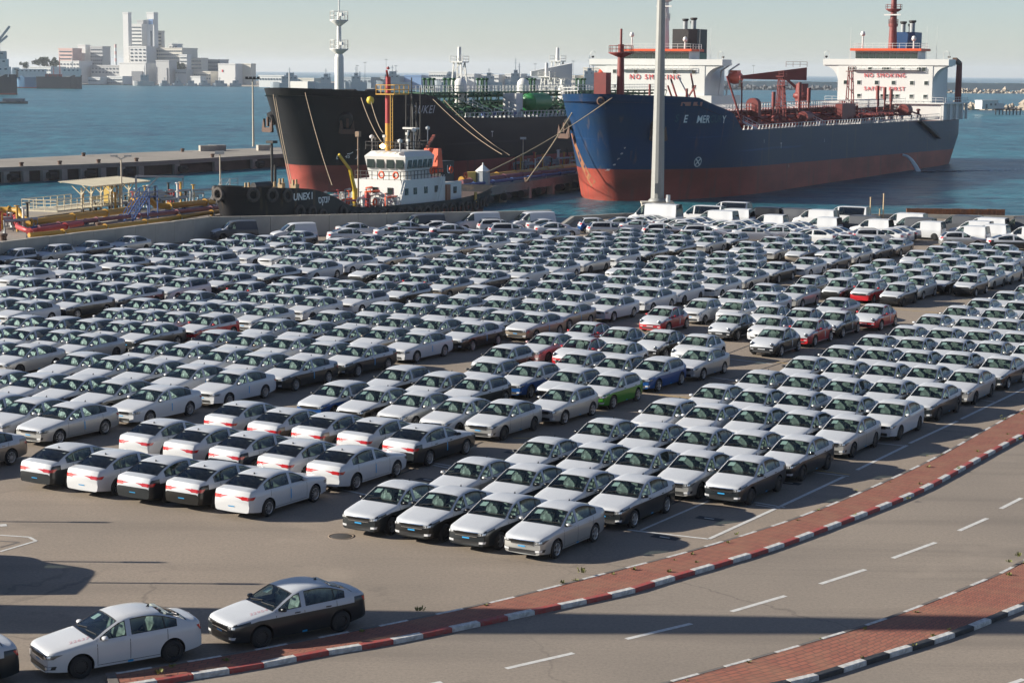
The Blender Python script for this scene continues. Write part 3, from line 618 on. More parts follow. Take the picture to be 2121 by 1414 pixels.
            i_ = pm('tail_light', [(q, 'R')], [TAIL], 0, nu=14, nv=9, off=.012)
            sv = 'L' if sg > 0 else 'r'
            if key == 's': pm('tail_light', [(((-h0 + .36, .855), (-h0 + .04, .86), (-h0 + .04, .75), (-h0 + .24, .75)), sv)], [TAIL], 0, nu=8, nv=6, off=.010)
            elif not van: pm('tail_light', [(((-h0 + .24, tz + .06), (-h0 + .03, tz + .06), (-h0 + .03, tz - .10), (-h0 + .14, tz - .08)), sv)], [TAIL], 0, nu=8, nv=6, off=.010)
        pm('grille', [(((-gl, zl - .09), (gl, zl - .09), (gl + .03, zl + .05), (-gl - .03, zl + .05)), 'F')], [GRILLE], 0, nu=20, nv=8, off=.018)
        rb = []
        for k in range(19): y = -gl + .02 + k * (2 * gl - .04) / 18; rb.append((((y - .006, zl - .085), (y + .006, zl - .085), (y + .006, zl + .045), (y - .006, zl + .045)), 'F'))
        pm('grille_ribs', rb, [RIBM], 2, nu=1, nv=8, off=.026)
        pm('grille_surround', [(((-gl - .05, zl + .05), (gl + .05, zl + .05), (gl + .06, zl + .068), (-gl - .06, zl + .068)), 'F'), (((-gl, zl - .105), (gl, zl - .105), (gl, zl - .09), (-gl, zl - .09)), 'F')], [CHROME], 2, nu=20, nv=2, off=.024)
        pm('lower_grille', [(((-.50, .27), (.50, .27), (.55, .40), (-.55, .40)), 'F')], [GRILLE], 1, nu=16, nv=5, off=.012)
        for sg in (1, -1): pm('fog_light_surround', [(((sg * .49, .32), (sg * .75, .34), (sg * .77, .435), (sg * .49, .415)), 'F')], [GRILLE], 2, nu=8, nv=4, off=.008)
        pm('film_sticker', [(((-.16, .475), (.12, .475), (.12, .52), (-.16, .52)), 'F')], [BLUEF], 1, off=.012)
        if key in 'so': pm('rear_film_sticker', [(((-.12, .46), (.16, .46), (.16, .50), (-.12, .50)), 'R')], [BLUEF], 1, off=.012)
    # seams, handles, film pieces on the flanks
    for v_ in ('L', 'r'):
        qs = []
        zt4 = C['belt'][0] - .005
        X = lambda s: h0 - C['bow'][0] - s * (L - C['bow'][0] - C['bow'][1]) / L
        for s_, z0_ in ((w0 - .10, .30), (xb + .02, .30)) + (((w1 - .30, .62),) if key not in 'bu' else ()): qs.append((((X(s_) - .008, z0_), (X(s_) + .008, z0_), (X(s_) + .008, zt4 + .05), (X(s_) - .008, zt4 + .05)), v_))
        qs.append((((X(w0 - .1), .295), (X(w1 - .55), .295), (X(w1 - .55), .31), (X(w0 - .1), .31)), v_))
        pm('door_gap', qs, [TRIM], 2, nu=8, nv=6, off=.003)
        for s_ in ((xb - .25,) + ((w1 - .62,) if key not in 'buvtk' else ())):
            i_ = pm('door_handle', [(((X(s_) - .10, zt4 - .085), (X(s_) + .08, zt4 - .085), (X(s_) + .08, zt4 - .05), (X(s_) - .10, zt4 - .05)), v_)], [PAINT['W']], 1, off=.028, nu=4, nv=2)
            parts[i_] = parts[i_][:5] + (True,)
        if key in 'rsohwf':
            sd = w1 - (.36 if key != 'w' else .75); zt_ = top(sd) - .10; pm('window_divider', [(((X(sd) - .018, C['belt'][1] - .01), (X(sd) + .018, C['belt'][1] - .01), (X(sd) + .05, zt_), (X(sd) + .014, zt_)), v_)], [TRIM], 1, nu=2, nv=8, off=.006)
        if key == 's': pm('blue_tape', [(((X(xb + .02) - .03, .45), (X(xb + .02) + .03, .45), (X(xb + .02) + .03, .80), (X(xb + .02) - .03, .80)), v_)], [BLUEF], 1, off=.01, nu=2, nv=6)
        elif key in 'rho': pm('blue_tape', [(((X(xb) - .10, .245), (X(xb) + .06, .245), (X(xb) + .06, .30), (X(xb) - .10, .30)), v_)], [BLUEF], 1, off=.01, nu=2)
        if key == 'b': pm('white_tape', [(((X(xb - .1) - .05, .40), (X(xb - .1) + .03, .40), (X(xb - .1) + .06, .78), (X(xb - .1) - .10, .78)), v_)], [FILM], 1, off=.01, nu=2, nv=6)
    # mirrors
    for sg in (1, -1):
        mx = X(w0 + .10); mz = C['belt'][0] + .10; my = sg * (hw * .955 + .10)
        vs = []; q_ = MB(); segs = 8
        for i, (r, xo) in enumerate(((.0, .085), (.05, .075), (.075, .03), (.078, -.03), (.06, -.055), (0, -.058))):
            for k in range(segs):
                a = 2 * math.pi * k / segs; vs.append((mx + xo, my + 1.5 * r * math.cos(a), mz + .82 * r * math.sin(a)))
        q_.add(vs, [(i * segs + k, i * segs + (k + 1) % segs, (i + 1) * segs + (k + 1) % segs, (i + 1) * segs + k) for i in range(5) for k in range(segs)], 0, True)
        q_.box((mx, sg * (hw * .94), mz - .05), (.07, .14, .05), 1)
        parts.append(('wing_mirror', q_.mesh('wing_mirror', [PAINT['W'], TRIM]), (0, 0, 0), 0, None, True))
    # wheels
    tw = .20
    tyre = MB().lathe([(R * .66, -tw / 2), (R * .90, -tw / 2), (R * .985, -tw * .36), (R, -tw * .2), (R, tw * .2), (R * .985, tw * .36), (R * .90, tw / 2), (R * .66, tw / 2)], n=28, axis='Y')
    def rim(style):
        q = MB().lathe([(R * .67, tw / 2 - .005), (R * .64, tw / 2 + .004), (R * .60, tw / 2 - .02), (R * .58, .0), (R * .58, -.06)], n=28, axis='Y', mi=0)
        q.lathe([(R * .60, -.03), (0, -.03)], n=28, axis='Y', mi=1)
        if style == 'alloy':
            nsp = 5 if key not in 's' else 10
            for k in range(nsp):
                a = 2 * math.pi * k / nsp; wsp = .055 if nsp == 5 else .022
                q.bar((.03 * math.cos(a), tw / 2 - .02, .03 * math.sin(a)), (R * .62 * math.cos(a), tw / 2 - .012, R * .62 * math.sin(a)), wsp, .03, 0, up=(0, 1, 0))
            q.cyl((0, tw / 2 - .05, 0), (0, tw / 2 + .002, 0), .06, n=12)
        else:
            q.lathe([(R * .58, tw / 2 - .05), (R * .40, tw / 2 - .02), (R * .25, tw / 2 - .04), (.05, tw / 2 - .03), (0, tw / 2 - .03)], n=24, axis='Y')
            for k in range(14):
                a = 2 * math.pi * k / 14; q.cyl((R * .50 * math.cos(a), tw / 2 - .05, R * .50 * math.sin(a)), (R * .50 * math.cos(a), tw / 2 - .028, R * .50 * math.sin(a)), .02, n=6, mi=1)
        return q
    C['tyre'] = tyre.mesh('tyre', [RUBBER]); C['wh'] = {}
    for stl, mm in (('alloy', ALLOY), ('steel', STEELR)):
        rq = rim(stl); C['wh'][stl] = rq.mesh('rim', [mm, DARKP])
        both = MB(); both.add(tyre.v, tyre.f, 0, True); rb_ = len(both.v)
        for f_, mi_, sm_ in zip(rq.f, rq.m, rq.sm): pass
        both.add(rq.v, [], 1)
        for f_, mi_, sm_ in zip(rq.f, rq.m, rq.sm): both.f.append([i + rb_ for i in f_]); both.m.append(mi_ + 1); both.sm.append(sm_)
        C['wh'][stl + '_far'] = both.mesh('wheel', [RUBBER, mm, DARKP])
    C['hub'] = MB().cyl((0, -.06, 0), (0, .05, 0), .09, n=10).mesh('wheel', [DARKP])
    C['wpos'] = [(x, sg * (hw - tw / 2 - .012), R) for x in (fx, rx) for sg in (1, -1)]
    # cabin
    zf = .30
    if True:
        q = MB(); xr = X(w1) if not C.get('van') else X(xb + .1)
        q.add([(X(w0 - .05), -hw * .86, zf), (X(w0 - .05), hw * .86, zf), (xr, hw * .86, zf), (xr, -hw * .86, zf)], [(0, 1, 2, 3)])
        if C.get('van'): q.add([(xr, -hw * .9, zf), (xr, hw * .9, zf), (xr, hw * .84, C['roof'][2][1] - .06), (xr, -hw * .84, C['roof'][2][1] - .06)], [(0, 1, 2, 3)])
        zb_ = C['belt'][0]; sb = zb_ - .88
        q.box((X(C['cowl'] + .30), 0, zb_ - .10), (.5, W * .84, .22), 1)
        parts.append(('dashboard', q.mesh('dashboard', [INTER, DASH]), (0, 0, 0), 1, None, False))
        def seat(y, x, w, name, lod, col):
            q = MB(); z0 = .38 + sb
            for a, b, c, d, ww in (((x + .28), z0, .50, .16, w), ):
                q.box((x + .10, y, z0 + .09), (.50, w, .16))
            pts = [(x - .12, z0 + .1), (x - .20, z0 + .45), (x - .30, z0 + .72), (x - .32, z0 + .90)]
            for (x0, z0_), (x1, z1_), ww in zip(pts[:-1], pts[1:], (w, w * .94, w * .56 if w < .8 else w * .9)):
                q.bar((x0, y, z0_), (x1, y, z1_), ww, .12, up=(1, 0, .3))
            parts.append((name, q.mesh(name, [col]), (0, 0, 0), lod, None, False))
        sx = X(xb - .22)
        seat(.36, sx, .50, 'front_seat', 0, SEATC); seat(-.36, sx, .50, 'front_seat', 0, SEATC)
        if not C.get('van'): seat(0, X(min(w1 - .45, xb + .95)), W * .72, 'rear_bench', 1, SEATC)
        stw = MB(); c0 = Vector((X(C['cowl'] + .62), .36, zb_ + .0)); ax = Vector((-.9, 0, .42)).normalized(); p_ = Vector((0, 1, 0)); q2 = ax.cross(p_)
        stw.tube([c0 + p_ * (.185 * math.cos(t)) + q2 * (.185 * math.sin(t)) for t in [2 * math.pi * k / 16 for k in range(17)]], .018, 6)
        stw.bar(c0 - p_ * .17, c0 + p_ * .17, .05, .03)
        parts.append(('steering_wheel', stw.mesh('steering_wheel', [DASH]), (0, 0, 0), 1, None, False))
        # paper behind the windscreen, upper corner on the passenger side; mirror
        def wsp(s, y, o):
            r = bvh.ray_cast(Vector((X(s), y, 4)), Vector((0, 0, -1))); return r[0] + r[1] * o
        s0, s1 = C['rf'] - .10, C['rf'] - .32; y0, y1 = -.28 * W / 1.7, -.54 * W / 1.7
        q = MB(); q.add([wsp(s0, y0, -.03), wsp(s0, y1 * .96, -.03), wsp(s1, y1, -.03), wsp(s1, y0, -.03)], [(0, 1, 2, 3)])
        pmh = q.mesh('paper_sheet', [PAPER]); parts.append(('paper_sheet', pmh, (0, 0, 0), 0, None, False))
        q = MB(); rm = wsp(C['rf'] - .14, 0, -.10); q.box(rm, (.04, .22, .06)); parts.append(('rear_view_mirror', q.mesh('rear_view_mirror', [DASH]), (0, 0, 0), 2, None, False))
        q = MB()
        for y0, y1 in ((.05, .62), (-.58, -.02)): 
            a = bvh.ray_cast(Vector((X(C['cowl'] + .05), y0, 4)), Vector((0, 0, -1))); b = bvh.ray_cast(Vector((X(C['cowl'] + .12), y1, 4)), Vector((0, 0, -1)))
            if a[0] and b[0]: q.bar(a[0] + Vector((0, 0, .02)), b[0] + Vector((0, 0, .02)), .02)
        parts.append(('wiper', q.mesh('wiper', [TRIM]), (0, 0, 0), 2, None, False))
        if not van:
            r = bvh.ray_cast(Vector((X(C['rr'] - .12), 0, 4)), Vector((0, 0, -1)))[0]
            q = MB(); q.add([r + Vector((.05, 0, -.01)), r + Vector((-.07, .02, -.01)), r + Vector((-.07, -.02, -.01)), r + Vector((-.06, 0, .07))], [(0, 1, 3), (0, 3, 2), (1, 2, 3)])
            parts.append(('antenna', q.mesh('antenna', [TRIM]), (0, 0, 0), 1, None, False))
    if C.get('rails'):
        for sg in (1, -1):
            q = MB(); pts = []
            for s_ in (C['rf'] + .25, C['rf'] + .45, (C['rf'] + C['rr']) / 2, C['rr'] - .35, C['rr'] - .12):
                r = bvh.ray_cast(Vector((X(s_), sg * hw * .66, 4)), Vector((0, 0, -1)))[0]; pts.append(r + Vector((0, 0, .055)))
            pts[0].z -= .05; pts[-1].z -= .05; q.tube(pts, .018, 6); parts.append(('roof_rail', q.mesh('roof_rail', [TRIM]), (0, 0, 0), 0, None, False))
    C['parts'] = parts; C['X'] = X; C['bvh'] = bvh; C['fx'], C['rx'] = fx, rx
    C['refx'] = X(xb)
    bpy.data.meshes.remove(me)
for k in CARS: make_car(k)
def put_car(key, x, y, head, col, lod=0, rims='alloy', label=None, group=None, film=None, z=0.0, cover=False):
    """lod 2 = all parts, 1 = most, 0 = what shows from far"""
    C = CARS[key]
    root = thing(C['name'], label, 'van' if C.get('van') else 'minibus' if key == 'm' else 'car', (x, y, z), math.radians(head), group)
    pm_ = PAINT[col]
    for nm, me, loc, lv, par, pnt in C['parts']:
        if lv > lod: continue
        o = bpy.data.objects.new(nm, me); COL.objects.link(o); o.parent = root; o.location = loc
        if pnt:
            sl_ = o.material_slots[0]; sl_.link = 'OBJECT'; sl_.material = (PAINT['K'] if nm == 'wing_mirror' and col in 'GNKBE' else pm_)
            if nm == 'body':
                s2 = o.material_slots[1]
                if film == 'none' or (film is None and col == 'W'): s2.link = 'OBJECT'; s2.material = PAINT['W'] if film is None else pm_
            if cover: sl_.material = FILM
    for wx, wy, wz in C['wpos']:
        if lod >= 2:
            w = bpy.data.objects.new('wheel', C['hub']); COL.objects.link(w); w.parent = root; w.location = (wx, wy, wz); w.rotation_euler = (0, 0, 0 if wy > 0 else math.pi)
            for nm, me in (('tyre', C['tyre']), ('rim', C['wh'][rims])):
                c = bpy.data.objects.new(nm, me); COL.objects.link(c); c.parent = w
        else:
            w = bpy.data.objects.new('wheel', C['wh'][rims + '_far']); COL.objects.link(w); w.parent = root; w.location = (wx, wy, wz); w.rotation_euler = (0, 0, 0 if wy > 0 else math.pi)
    return root
# ------------------------------------------------------------------ where the parked cars stand (read off the photograph, pillar between the side windows)
DATA = {
(0, 470): '285,315,f,N 740,265,f,S 1200,215,r,N 1655,155,r,S 397,455,o,W 708,455,o,W 1015,385,o,W 1300,390,o,G 1570,310,o,G 1860,310,o,N 110,525,o,G 430,555,o,W 995,490,o,W 1590,400,o,N 1060,595,o,W* 1380,605,w,W 1665,520,o,W* 1930,545,o,W 1720,630,w,W 413,685,o,G 770,705,o,G 1115,720,o,G 1425,745,o,S 1745,780,o,N 115,805,o,W 450,815,w,G 785,840,o,S 1125,875,o,G 1500,1065,r,W 1830,940,r,W 70,940,o,W 440,970,o,W 1880,1090,r,W 380,1155,r,W 795,1180,h,N 1190,1205,h,G 1580,1225,r,W 1975,1250,r,G 35,1295,r,W 437,1315,h,B 845,1340,r,W 1212,1385,r,S 2025,640,o,G',
(340, 450): '1005,245,r,W 1300,265,r,W 1710,210,r,N 1560,275,r,N 515,320,o,W 810,315,o,G 1105,330,r,W 85,365,o,G 347,385,o,G 635,395,o,W 150,460,s,W 710,490,w,W 1240,420,o,W 1535,430,o,W 1825,470,o,W* 1720,355,r,W 1995,375,r,G 240,555,o,G 490,585,o,G 825,600,o,W 1105,625,o,W 1470,645,o,N 1655,540,o,W 1985,580,o,W 300,680,o,W 575,695,o,G 915,735,o,N* 325,810,w,W 1095,850,h,R 1480,870,r,W 1630,785,r,W 2010,790,r,W 1775,905,h,W 460,965,r,W 900,965,r,S 1255,990,r,S 1590,1010,r,W 1955,1035,r,W 170,1075,r,G 520,1105,r,W 940,1115,r,W 1345,1150,r,W 1470,1315,s,W 1910,1350,s,G 260,1230,r,P 670,1260,h,R',
(680, 440): '985,265,w,W 1240,280,r,W 1520,305,r,G 1885,255,r,W 160,365,w,G 565,315,r,W 850,330,o,G* 1150,350,o,W* 1425,370,o,W 1775,315,w,W 450,380,o,W* 730,405,o,W 1010,415,o,W 1280,450,o,S 1715,385,o,T 2085,330,o,W* 260,470,o,W 620,470,w,G 870,510,o,T 140,530,o,W 437,560,o,W* 1575,545,r,W 1970,485,r,W 1910,560,r,G 640,680,r,G 1145,605,r,W 1505,620,r,N 1825,640,r,S 2085,660,r,W 990,690,r,W 1305,715,h,S 870,795,h,E 1220,815,h,R 1595,840,r,T 1680,740,r,S 2055,765,r,N 310,890,r,W 705,900,r,W 1090,920,h,K 180,985,r,W 545,1010,h,W 1350,1065,s,W 1940,955,s,G 1800,1095,s,K 790,1165,s,W 1245,1195,s,S 1655,1215,s,K 2085,1245,s,S 150,1280,s,S 605,1310,s,K 1000,1345,s,W 1450,1370,s,S',
(1020, 440): '185,275,r,W 470,285,r,N 825,245,r,N 680,375,r,W 1045,335,r,W 1385,280,r,W 1745,230,r,W 335,430,h,S 670,450,h,S 1040,395,r,W 1390,330,r,W 1695,270,r,S 285,505,r,W 610,515,h,W 985,465,r,W 1355,395,w,W 1695,345,h,S 2020,300,r,S 225,575,h,G 545,600,r,W 960,540,r,S 1355,480,r,G 1690,410,r,W 2015,355,r,S 130,655,r,W 480,690,r,W 885,625,r,W 1290,555,r,S 1680,490,h,W 2020,440,r,G 435,875,r,G 905,795,h,W 1290,810,s,W 1770,645,s,S 340,980,s,K 850,890,h,N 1220,910,s,W 1740,735,r,W 740,1010,r,W 1135,1035,s,W 1615,955,s,W 1690,830,r,W 230,1115,s,K 620,1150,s,W 1065,1175,s,T 1600,1085,s,W 2070,985,s,W 75,1260,s,K 530,1285,s,T',
(1360, 410): '65,420,r,S 335,490,r,S 690,450,r,W 365,560,r,K 735,510,r,S 1030,465,h,N 1490,515,r,W 1790,465,r,G 1195,575,r,W 1570,590,h,S 1815,535,r,W 1905,620,r,T 520,690,r,W 885,700,r,W 1230,650,r,S 510,770,r,W 870,785,r,W 1225,725,r,W 1275,815,s,S 1940,780,o,W 1585,830,s,K 500,860,r,G 880,880,w,W 1240,920,r,S 465,970,r,W 865,1015,o,W 180,755,r,W 120,830,h,G 85,935,r,W 95,1035,s,W 465,1070,r,W 1440,1105,r,W 1100,1185,r,W 705,1290,u,W 1865,1120,r,S 1990,1010,f,K 1505,1215,r,W 1130,1310,u,W',
(1700, 410): '150,545,r,W 390,490,r,G 685,505,r,W 445,555,r,S 770,590,r,N 1030,540,s,T 205,615,r,W 555,630,h,S 265,705,r,N 1690,580,o,W 2020,600,o,W 1530,635,o,W 1850,660,o,W 1310,685,o,W 1620,720,o,W 1945,745,o,W 845,805,f,W 1165,830,f,W 1390,765,f,W 1705,790,f,W 2045,820,f,S 585,870,f,W 930,895,f,W 1270,925,f,W 1495,860,f,W 1830,885,f,W 290,935,f,W 645,960,f,W 990,990,f,W 1350,1010,f,S 1605,970,f,K 1955,985,f,K 370,1040,f,K 720,1060,f,R 1080,1095,f,K 340,1285,o,D',
(0, 690): '455,220,r,S 25,190,r,W 1135,325,s,W 1560,375,s,S 1990,195,s,N 115,555,s,S 610,590,s,W 1110,620,s,N 1580,670,s,K 2025,420,s,N 60,850,s,W 530,905,s,W 1005,965,s,S 2070,750,s,W',
(340, 670): '755,165,s,N 1180,210,s,T 1655,245,s,W 405,340,s,W 865,395,s,W 1310,445,s,W 1800,495,s,G 480,600,s,W 1010,665,s,W',
(680, 650): '355,225,s,K 820,245,s,T 535,455,s,G 1250,300,s,W 1915,175,s,K 105,430,s,W 1015,740,h,K 1490,820,h,G 1980,860,h,G 270,935,h,B 755,995,r,K 1255,1055,r,S 1795,1130,r,W',
(1020, 640): '820,375,r,P 1350,230,b,R 1755,295,b,D 1295,420,b,R 1755,470,b,W 290,530,h,K 130,710,h,B 620,755,h,B 1210,610,h,G 1695,660,h,S 1125,825,h,G 1620,875,h,E 320,1215,r,S 1040,1050,h,S',
(1360, 620): '275,150,b,R 1565,130,b,W 1960,170,b,K 1115,235,b,K 1600,265,b,W 1645,410,b,K 2045,300,b,R 255,445,b,K 715,500,b,W 685,680,r,S 165,800,h,B',
(1761, 460): '1815,610,f,S 2025,555,f,S 1975,320,o,W 1805,385,o,W 2110,400,o,W 1920,465,o,W 430,1080,b,R 70,1130,b,K 2040,910,r,W 2300,830,r,W 1740,1000,r,W 2190,1030,r,S 1465,1090,r,S 1935,1120,r,W 2400,1150,r,W 1150,1200,r,W 1625,1230,r,W 2085,1260,r,S',
(1761, 660): '845,165,r,B 1295,190,r,S 1750,215,r,W 2210,240,r,W 455,280,r,G 925,310,r,S 1420,330,r,G 1890,355,r,S 2370,380,r,S 45,415,r,S 525,440,r,G 1005,470,r,S 1505,490,r,N 2015,545,r,G 115,605,r,S 605,630,r,S 1110,660,r,G 1625,710,r,S 120,830,r,B 665,840,r,N 1195,890,r,G 160,1050,r,N 725,1100,r,W 180,1290,r,S',
(0, 0, 1): '855,1023,r,G 963.6,1035.8,r,K 1076.8,1051,r,G 1191.7,1066.9,r,S 1016.9,972.6,r,S 1125.2,985.5,r,N 1234.7,997.4,r,N 1346.7,1010,r,G 1160,928.6,r,G 1267,940.5,r,N 1369.6,950.7,r,G 1478.7,956.8,r,S 1583.7,967.5,r,G 1283,887.9,r,N 1385.4,896.5,r,N 1488.6,905.9,r,N 1587.7,912.6,r,N 1688.2,923.3,r,G 1412.6,847.4,h,W 1500.6,855,r,W 1599.8,861.7,r,B 1696.2,869.7,r,N 1512.7,813.5,r,W 1600,822,r,B 1691.8,827,r,S 1605.2,783.8,r,S 1693.5,791.4,r,N 1696.9,754,r,K',
}
REAR = '191.8,935.7,s,G 289.4,949.3,s,W 393.5,963.2,s,G 494.4,974.3,s,K 598,989.5,s,W 383,884,s,W 475,898,s,W 570.8,911,s,N 672.7,926.7,s,W 774,940,s,W 548.8,846,s,W 639.6,860.5,s,T 732.6,870.7,s,T 827.7,880.9,s,W 922.7,895.3,s,G'
cars = []      # dict(key, col, x, y, head)
def centre(u, v, key, head, side):
    C = CARS[key]; p = G(u, v, (C['belt'][0] + C['roof'][0][1]) / 2 + .02); a = math.radians(head)
    fx_, fy_ = math.cos(a), math.sin(a); lx, ly = -fy_, fx_; r = C['refx']; yy = side * C['W'] / 2 * .87
    return p.x - fx_ * r - lx * yy, p.y - fy_ * r - ly * yy
AX = 59.0
for off, txt in DATA.items():
    sc = 1.0 if len(off) == 3 else 360 / 2121
    for e in txt.split():
        x_, y_, k_, c_ = e.split(','); u, v = off[0] + float(x_) * sc, off[1] + float(y_) * sc
        X_, Y_ = centre(u, v, k_, AX + 180, 1)
        cars.append(dict(key=k_, col=c_[0], blackroof='*' in c_, x=X_, y=Y_, head=AX + 180, u=u, v=v))
for e in REAR.split():
    x_, y_, k_, c_ = e.split(','); X_, Y_ = centre(float(x_), float(y_), k_, AX, -1)
    cars.append(dict(key=k_, col=c_, blackroof=False, x=X_, y=Y_, head=AX, u=float(x_), v=float(y_), rear=True))
# the pixel readings are good to a pixel or two: push overlapping neighbours apart along the car axes
ux, uy = math.cos(math.radians(AX)), math.sin(math.radians(AX)); nx, ny = uy, -ux
for c in cars: c['a'] = c['x'] * nx + c['y'] * ny; c['b'] = c['x'] * ux + c['y'] * uy
for it in range(60):
    for i, c in enumerate(cars):
        for d in cars[i + 1:]:
            da, db = d['a'] - c['a'], d['b'] - c['b']
            Lm = (CARS[c['key']]['L'] + CARS[d['key']]['L']) / 2 + .22; Wm = (CARS[c['key']]['W'] + CARS[d['key']]['W']) / 2 + .28
            if abs(da) < Wm and abs(db) < Lm:
                pa, pb = (Wm - abs(da)), (Lm - abs(db))
                if pa * 1.6 < pb:
                    s_ = math.copysign(pa * .25, da); c['a'] -= s_; d['a'] += s_
                else:
                    s_ = math.copysign(pb * .25, db); c['b'] -= s_; d['b'] += s_
for c in cars: c['x'] = c['a'] * nx + c['b'] * ux; c['y'] = c['a'] * ny + c['b'] * uy
# blocks of five columns, rows counted back from the front: used for the labels
BLK = [(-38.5, 'block beside the pavement'), (-54, 'second block from the pavement'), (-70, 'third block from the pavement'), (-84, 'fourth block from the pavement'), (-99, 'fifth block from the pavement'), (-200, 'block beside the concrete wall')]
ORD = 'first second third fourth fifth sixth seventh eighth ninth'.split()
NUM = 'one two three four five six seven eight nine ten eleven twelve thirteen fourteen fifteen sixteen seventeen eighteen nineteen twenty twenty-one twenty-two twenty-three twenty-four twenty-five twenty-six'.split()
for bi, (lim, bn) in enumerate(BLK):
    B_ = sorted([c for c in cars if 'blk' not in c and c['a'] > lim], key=lambda c: c['b'])
    rows = []
    for c in B_:
        c['blk'] = bn
        if rows and c['b'] - sum(d['b'] for d in rows[-1]) / len(rows[-1]) < 2.6: rows[-1].append(c)
        else: rows.append([c])
    for ri, r_ in enumerate(rows):
        for k, c in enumerate(sorted(r_, key=lambda c: c['a'])):
            C = CARS[c['key']]
            pos = 'alone' if len(r_) == 1 else ORD[k] + ' from left'
            c['label'] = '%s %s, %s in row %s, %s' % (CNAME[c['col']], C['noun'], pos, NUM[ri], bn)
            c['group'] = 'cars parked in the ' + bn
random.seed(11)
for c in cars:
    D_ = math.hypot(c['x'], c['y']); k_ = c['key']
    lod = 2 if D_ < 84 else 1 if D_ < 122 else 0
    steel = k_ in 'rfu' and (random.random() < .5) and c['col'] not in 'BR'
    o = put_car(k_, c['x'], c['y'], c['head'] + random.uniform(-.7, .7), c['col'], lod, 'steel' if steel else 'alloy', c['label'], c['group'])
    if c['blackroof']:
        for ch in o.children:
            if ch.name.startswith('body'): pass
c1, c2 = G(169.1, 1381.4, .31), G(358.2, 1348.2, .31)
def by_wheels(fu, fv, ru, rv, key, col, **k):
    """near side front and rear wheel centres seen at these pixels"""
    C = CARS[key]; f, r = G(fu, fv, C['wr']), G(ru, rv, C['wr']); d = (f - r).normalized(); h = math.degrees(math.atan2(d.y, d.x)); l = Vector((-d.y, d.x, 0))
    m_ = (f + r) / 2; cx_ = (C['fx'] + C['rx']) / 2; p = m_ - d * cx_ - l * (C['W'] / 2 - .02)
    return put_car(key, p.x, p.y, h, col, **k)
n1 = by_wheels(169.1, 1381.4, 358.2, 1348.2, 'r', 'W', lod=2, rims='steel', label='white compact sedan with black steel wheels standing alone beside the pavement end', group='cars beside the pavement end')
n2c = by_wheels(543.2, 1319.8, 707.3, 1286.6, 'r', 'G', lod=2, rims='steel', label='dark grey compact sedan with white film, parked along the brick pavement', group='cars beside the pavement end')
p = G(-150, 1407, .3); put_car('r', p.x, p.y, 214, 'G', 2, 'steel', 'dark grey compact sedan cut off by the left edge of the picture', 'cars beside the pavement end')
p = G(-45, 957, .32); put_car('s', p.x - .4, p.y + .3, AX + 180, 'T', 2, 'alloy', 'beige brown large sedan cut off by the left edge behind the silver sedan', 'cars parked in the third block from the pavement')
def scribble(root, txt, xx, yy, rz):
    me = text_mesh(txt, .22, .0, shear=.2); bv = CARS['r']['bvh']
    me.materials.clear(); me.materials.append(REDINK); R_ = Matrix.Rotation(rz, 3, 'Z')
    for v in me.vertices:
        q = R_ @ v.co; h_ = bv.ray_cast(Vector((q.x + xx, q.y + yy, 4)), Vector((0, 0, -1)))
        v.co = h_[0] + h_[1] * .006 if h_[0] else Vector((xx, yy, .9))
    link('marker_writing', me, root)
scribble(n1, '22637', 1.25, .52, math.radians(172)); scribble(n2c, '32954', 1.25, .52, math.radians(172))
# ---- the vehicles parked along the water and the wall
def by_roof(u, v, key, col, head, label, group, rims='steel', dy=0.0, **k):
    """middle of the roof seen at this pixel"""
    C = CARS[key]; p = G(u, v, C['roof'][2][1]); return put_car(key, p.x, p.y + dy, head, col, 0, rims, label, group, **k)
VG = 'vans parked along the water'
for u, v, k_, c_, lab in [
    (1357, 421, 'k', 'W', 'white high-roof panel van in front of the tall light mast'), (1455, 424.5, 'm', 'W', 'white window van partly hidden behind a white panel van, right of the high-roof van'),
    (1510, 417, 'm', 'W', 'white minibus with dark windows, rearmost behind the white panel vans near the mast'), (1482, 434.6, 't', 'W', 'white panel van, nearer of two side by side below the minibus'),
    (1516, 431, 't', 'W', 'white panel van, farther of two side by side below the minibus'), (1579, 427.8, 't', 'K', 'black panel van between the white minibus and a dark grey van'),
    (1635, 430, 't', 'Q', 'dark grey panel van right of the black van, seen from behind'), (1589, 443, 'v', 'W', 'white compact van with a side window below the black van'),
    (1690, 433, 't', 'W', 'white panel van left of the minibus with a view of open water'), (1699, 448.5, 'v', 'W', 'white compact van directly below the large white van left of the minibus'),
    (1753, 426.5, 'm', 'W', 'white minibus standing against open water right of the ship'), (1775, 445, 't', 'Q', 'dark grey panel van below the minibus that stands against open water'),
    (1805, 452.5, 'v', 'W', 'white compact van below and right of the dark grey van and minibus'), (1873, 440, 't', 'W', 'white panel van right of the two thin posts at the water edge'),
    (1890, 449.3, 't', 'Q', 'dark grey panel van in front of the white van right of the posts'), (1912, 456.8, 'v', 'W', 'white compact van with its rear wheel showing, left of the silver hatchback'),
    (1988, 445, 't', 'Q', 'dark grey panel van right of the rusty orange fender'), (2040, 449.5, 't', 'W', 'white panel van right of the dark grey van at the far right'),
    (2012, 456, 'v', 'W', 'white compact van, middle of three stacked behind the silver hatchback'), (2002, 466.5, 'v', 'W', 'white compact van, nearest of three stacked behind the silver hatchback'),
    (2045, 463, 'v', 'W', 'white compact van, rightmost of three stacked behind the silver hatchback'), (2118, 450, 't', 'Q', 'dark grey panel van at the far right edge of the quay'), (2122, 468, 'v', 'W', 'white compact van at the right edge above the grey sedan')]:
    by_roof(u, v, k_, c_, 149, lab, VG)
WG = 'vehicles parked along the concrete wall'
by_roof(484, 456.4, 'v', 'Q', 201, 'dark grey compact panel van parked against the concrete wall corner', WG)
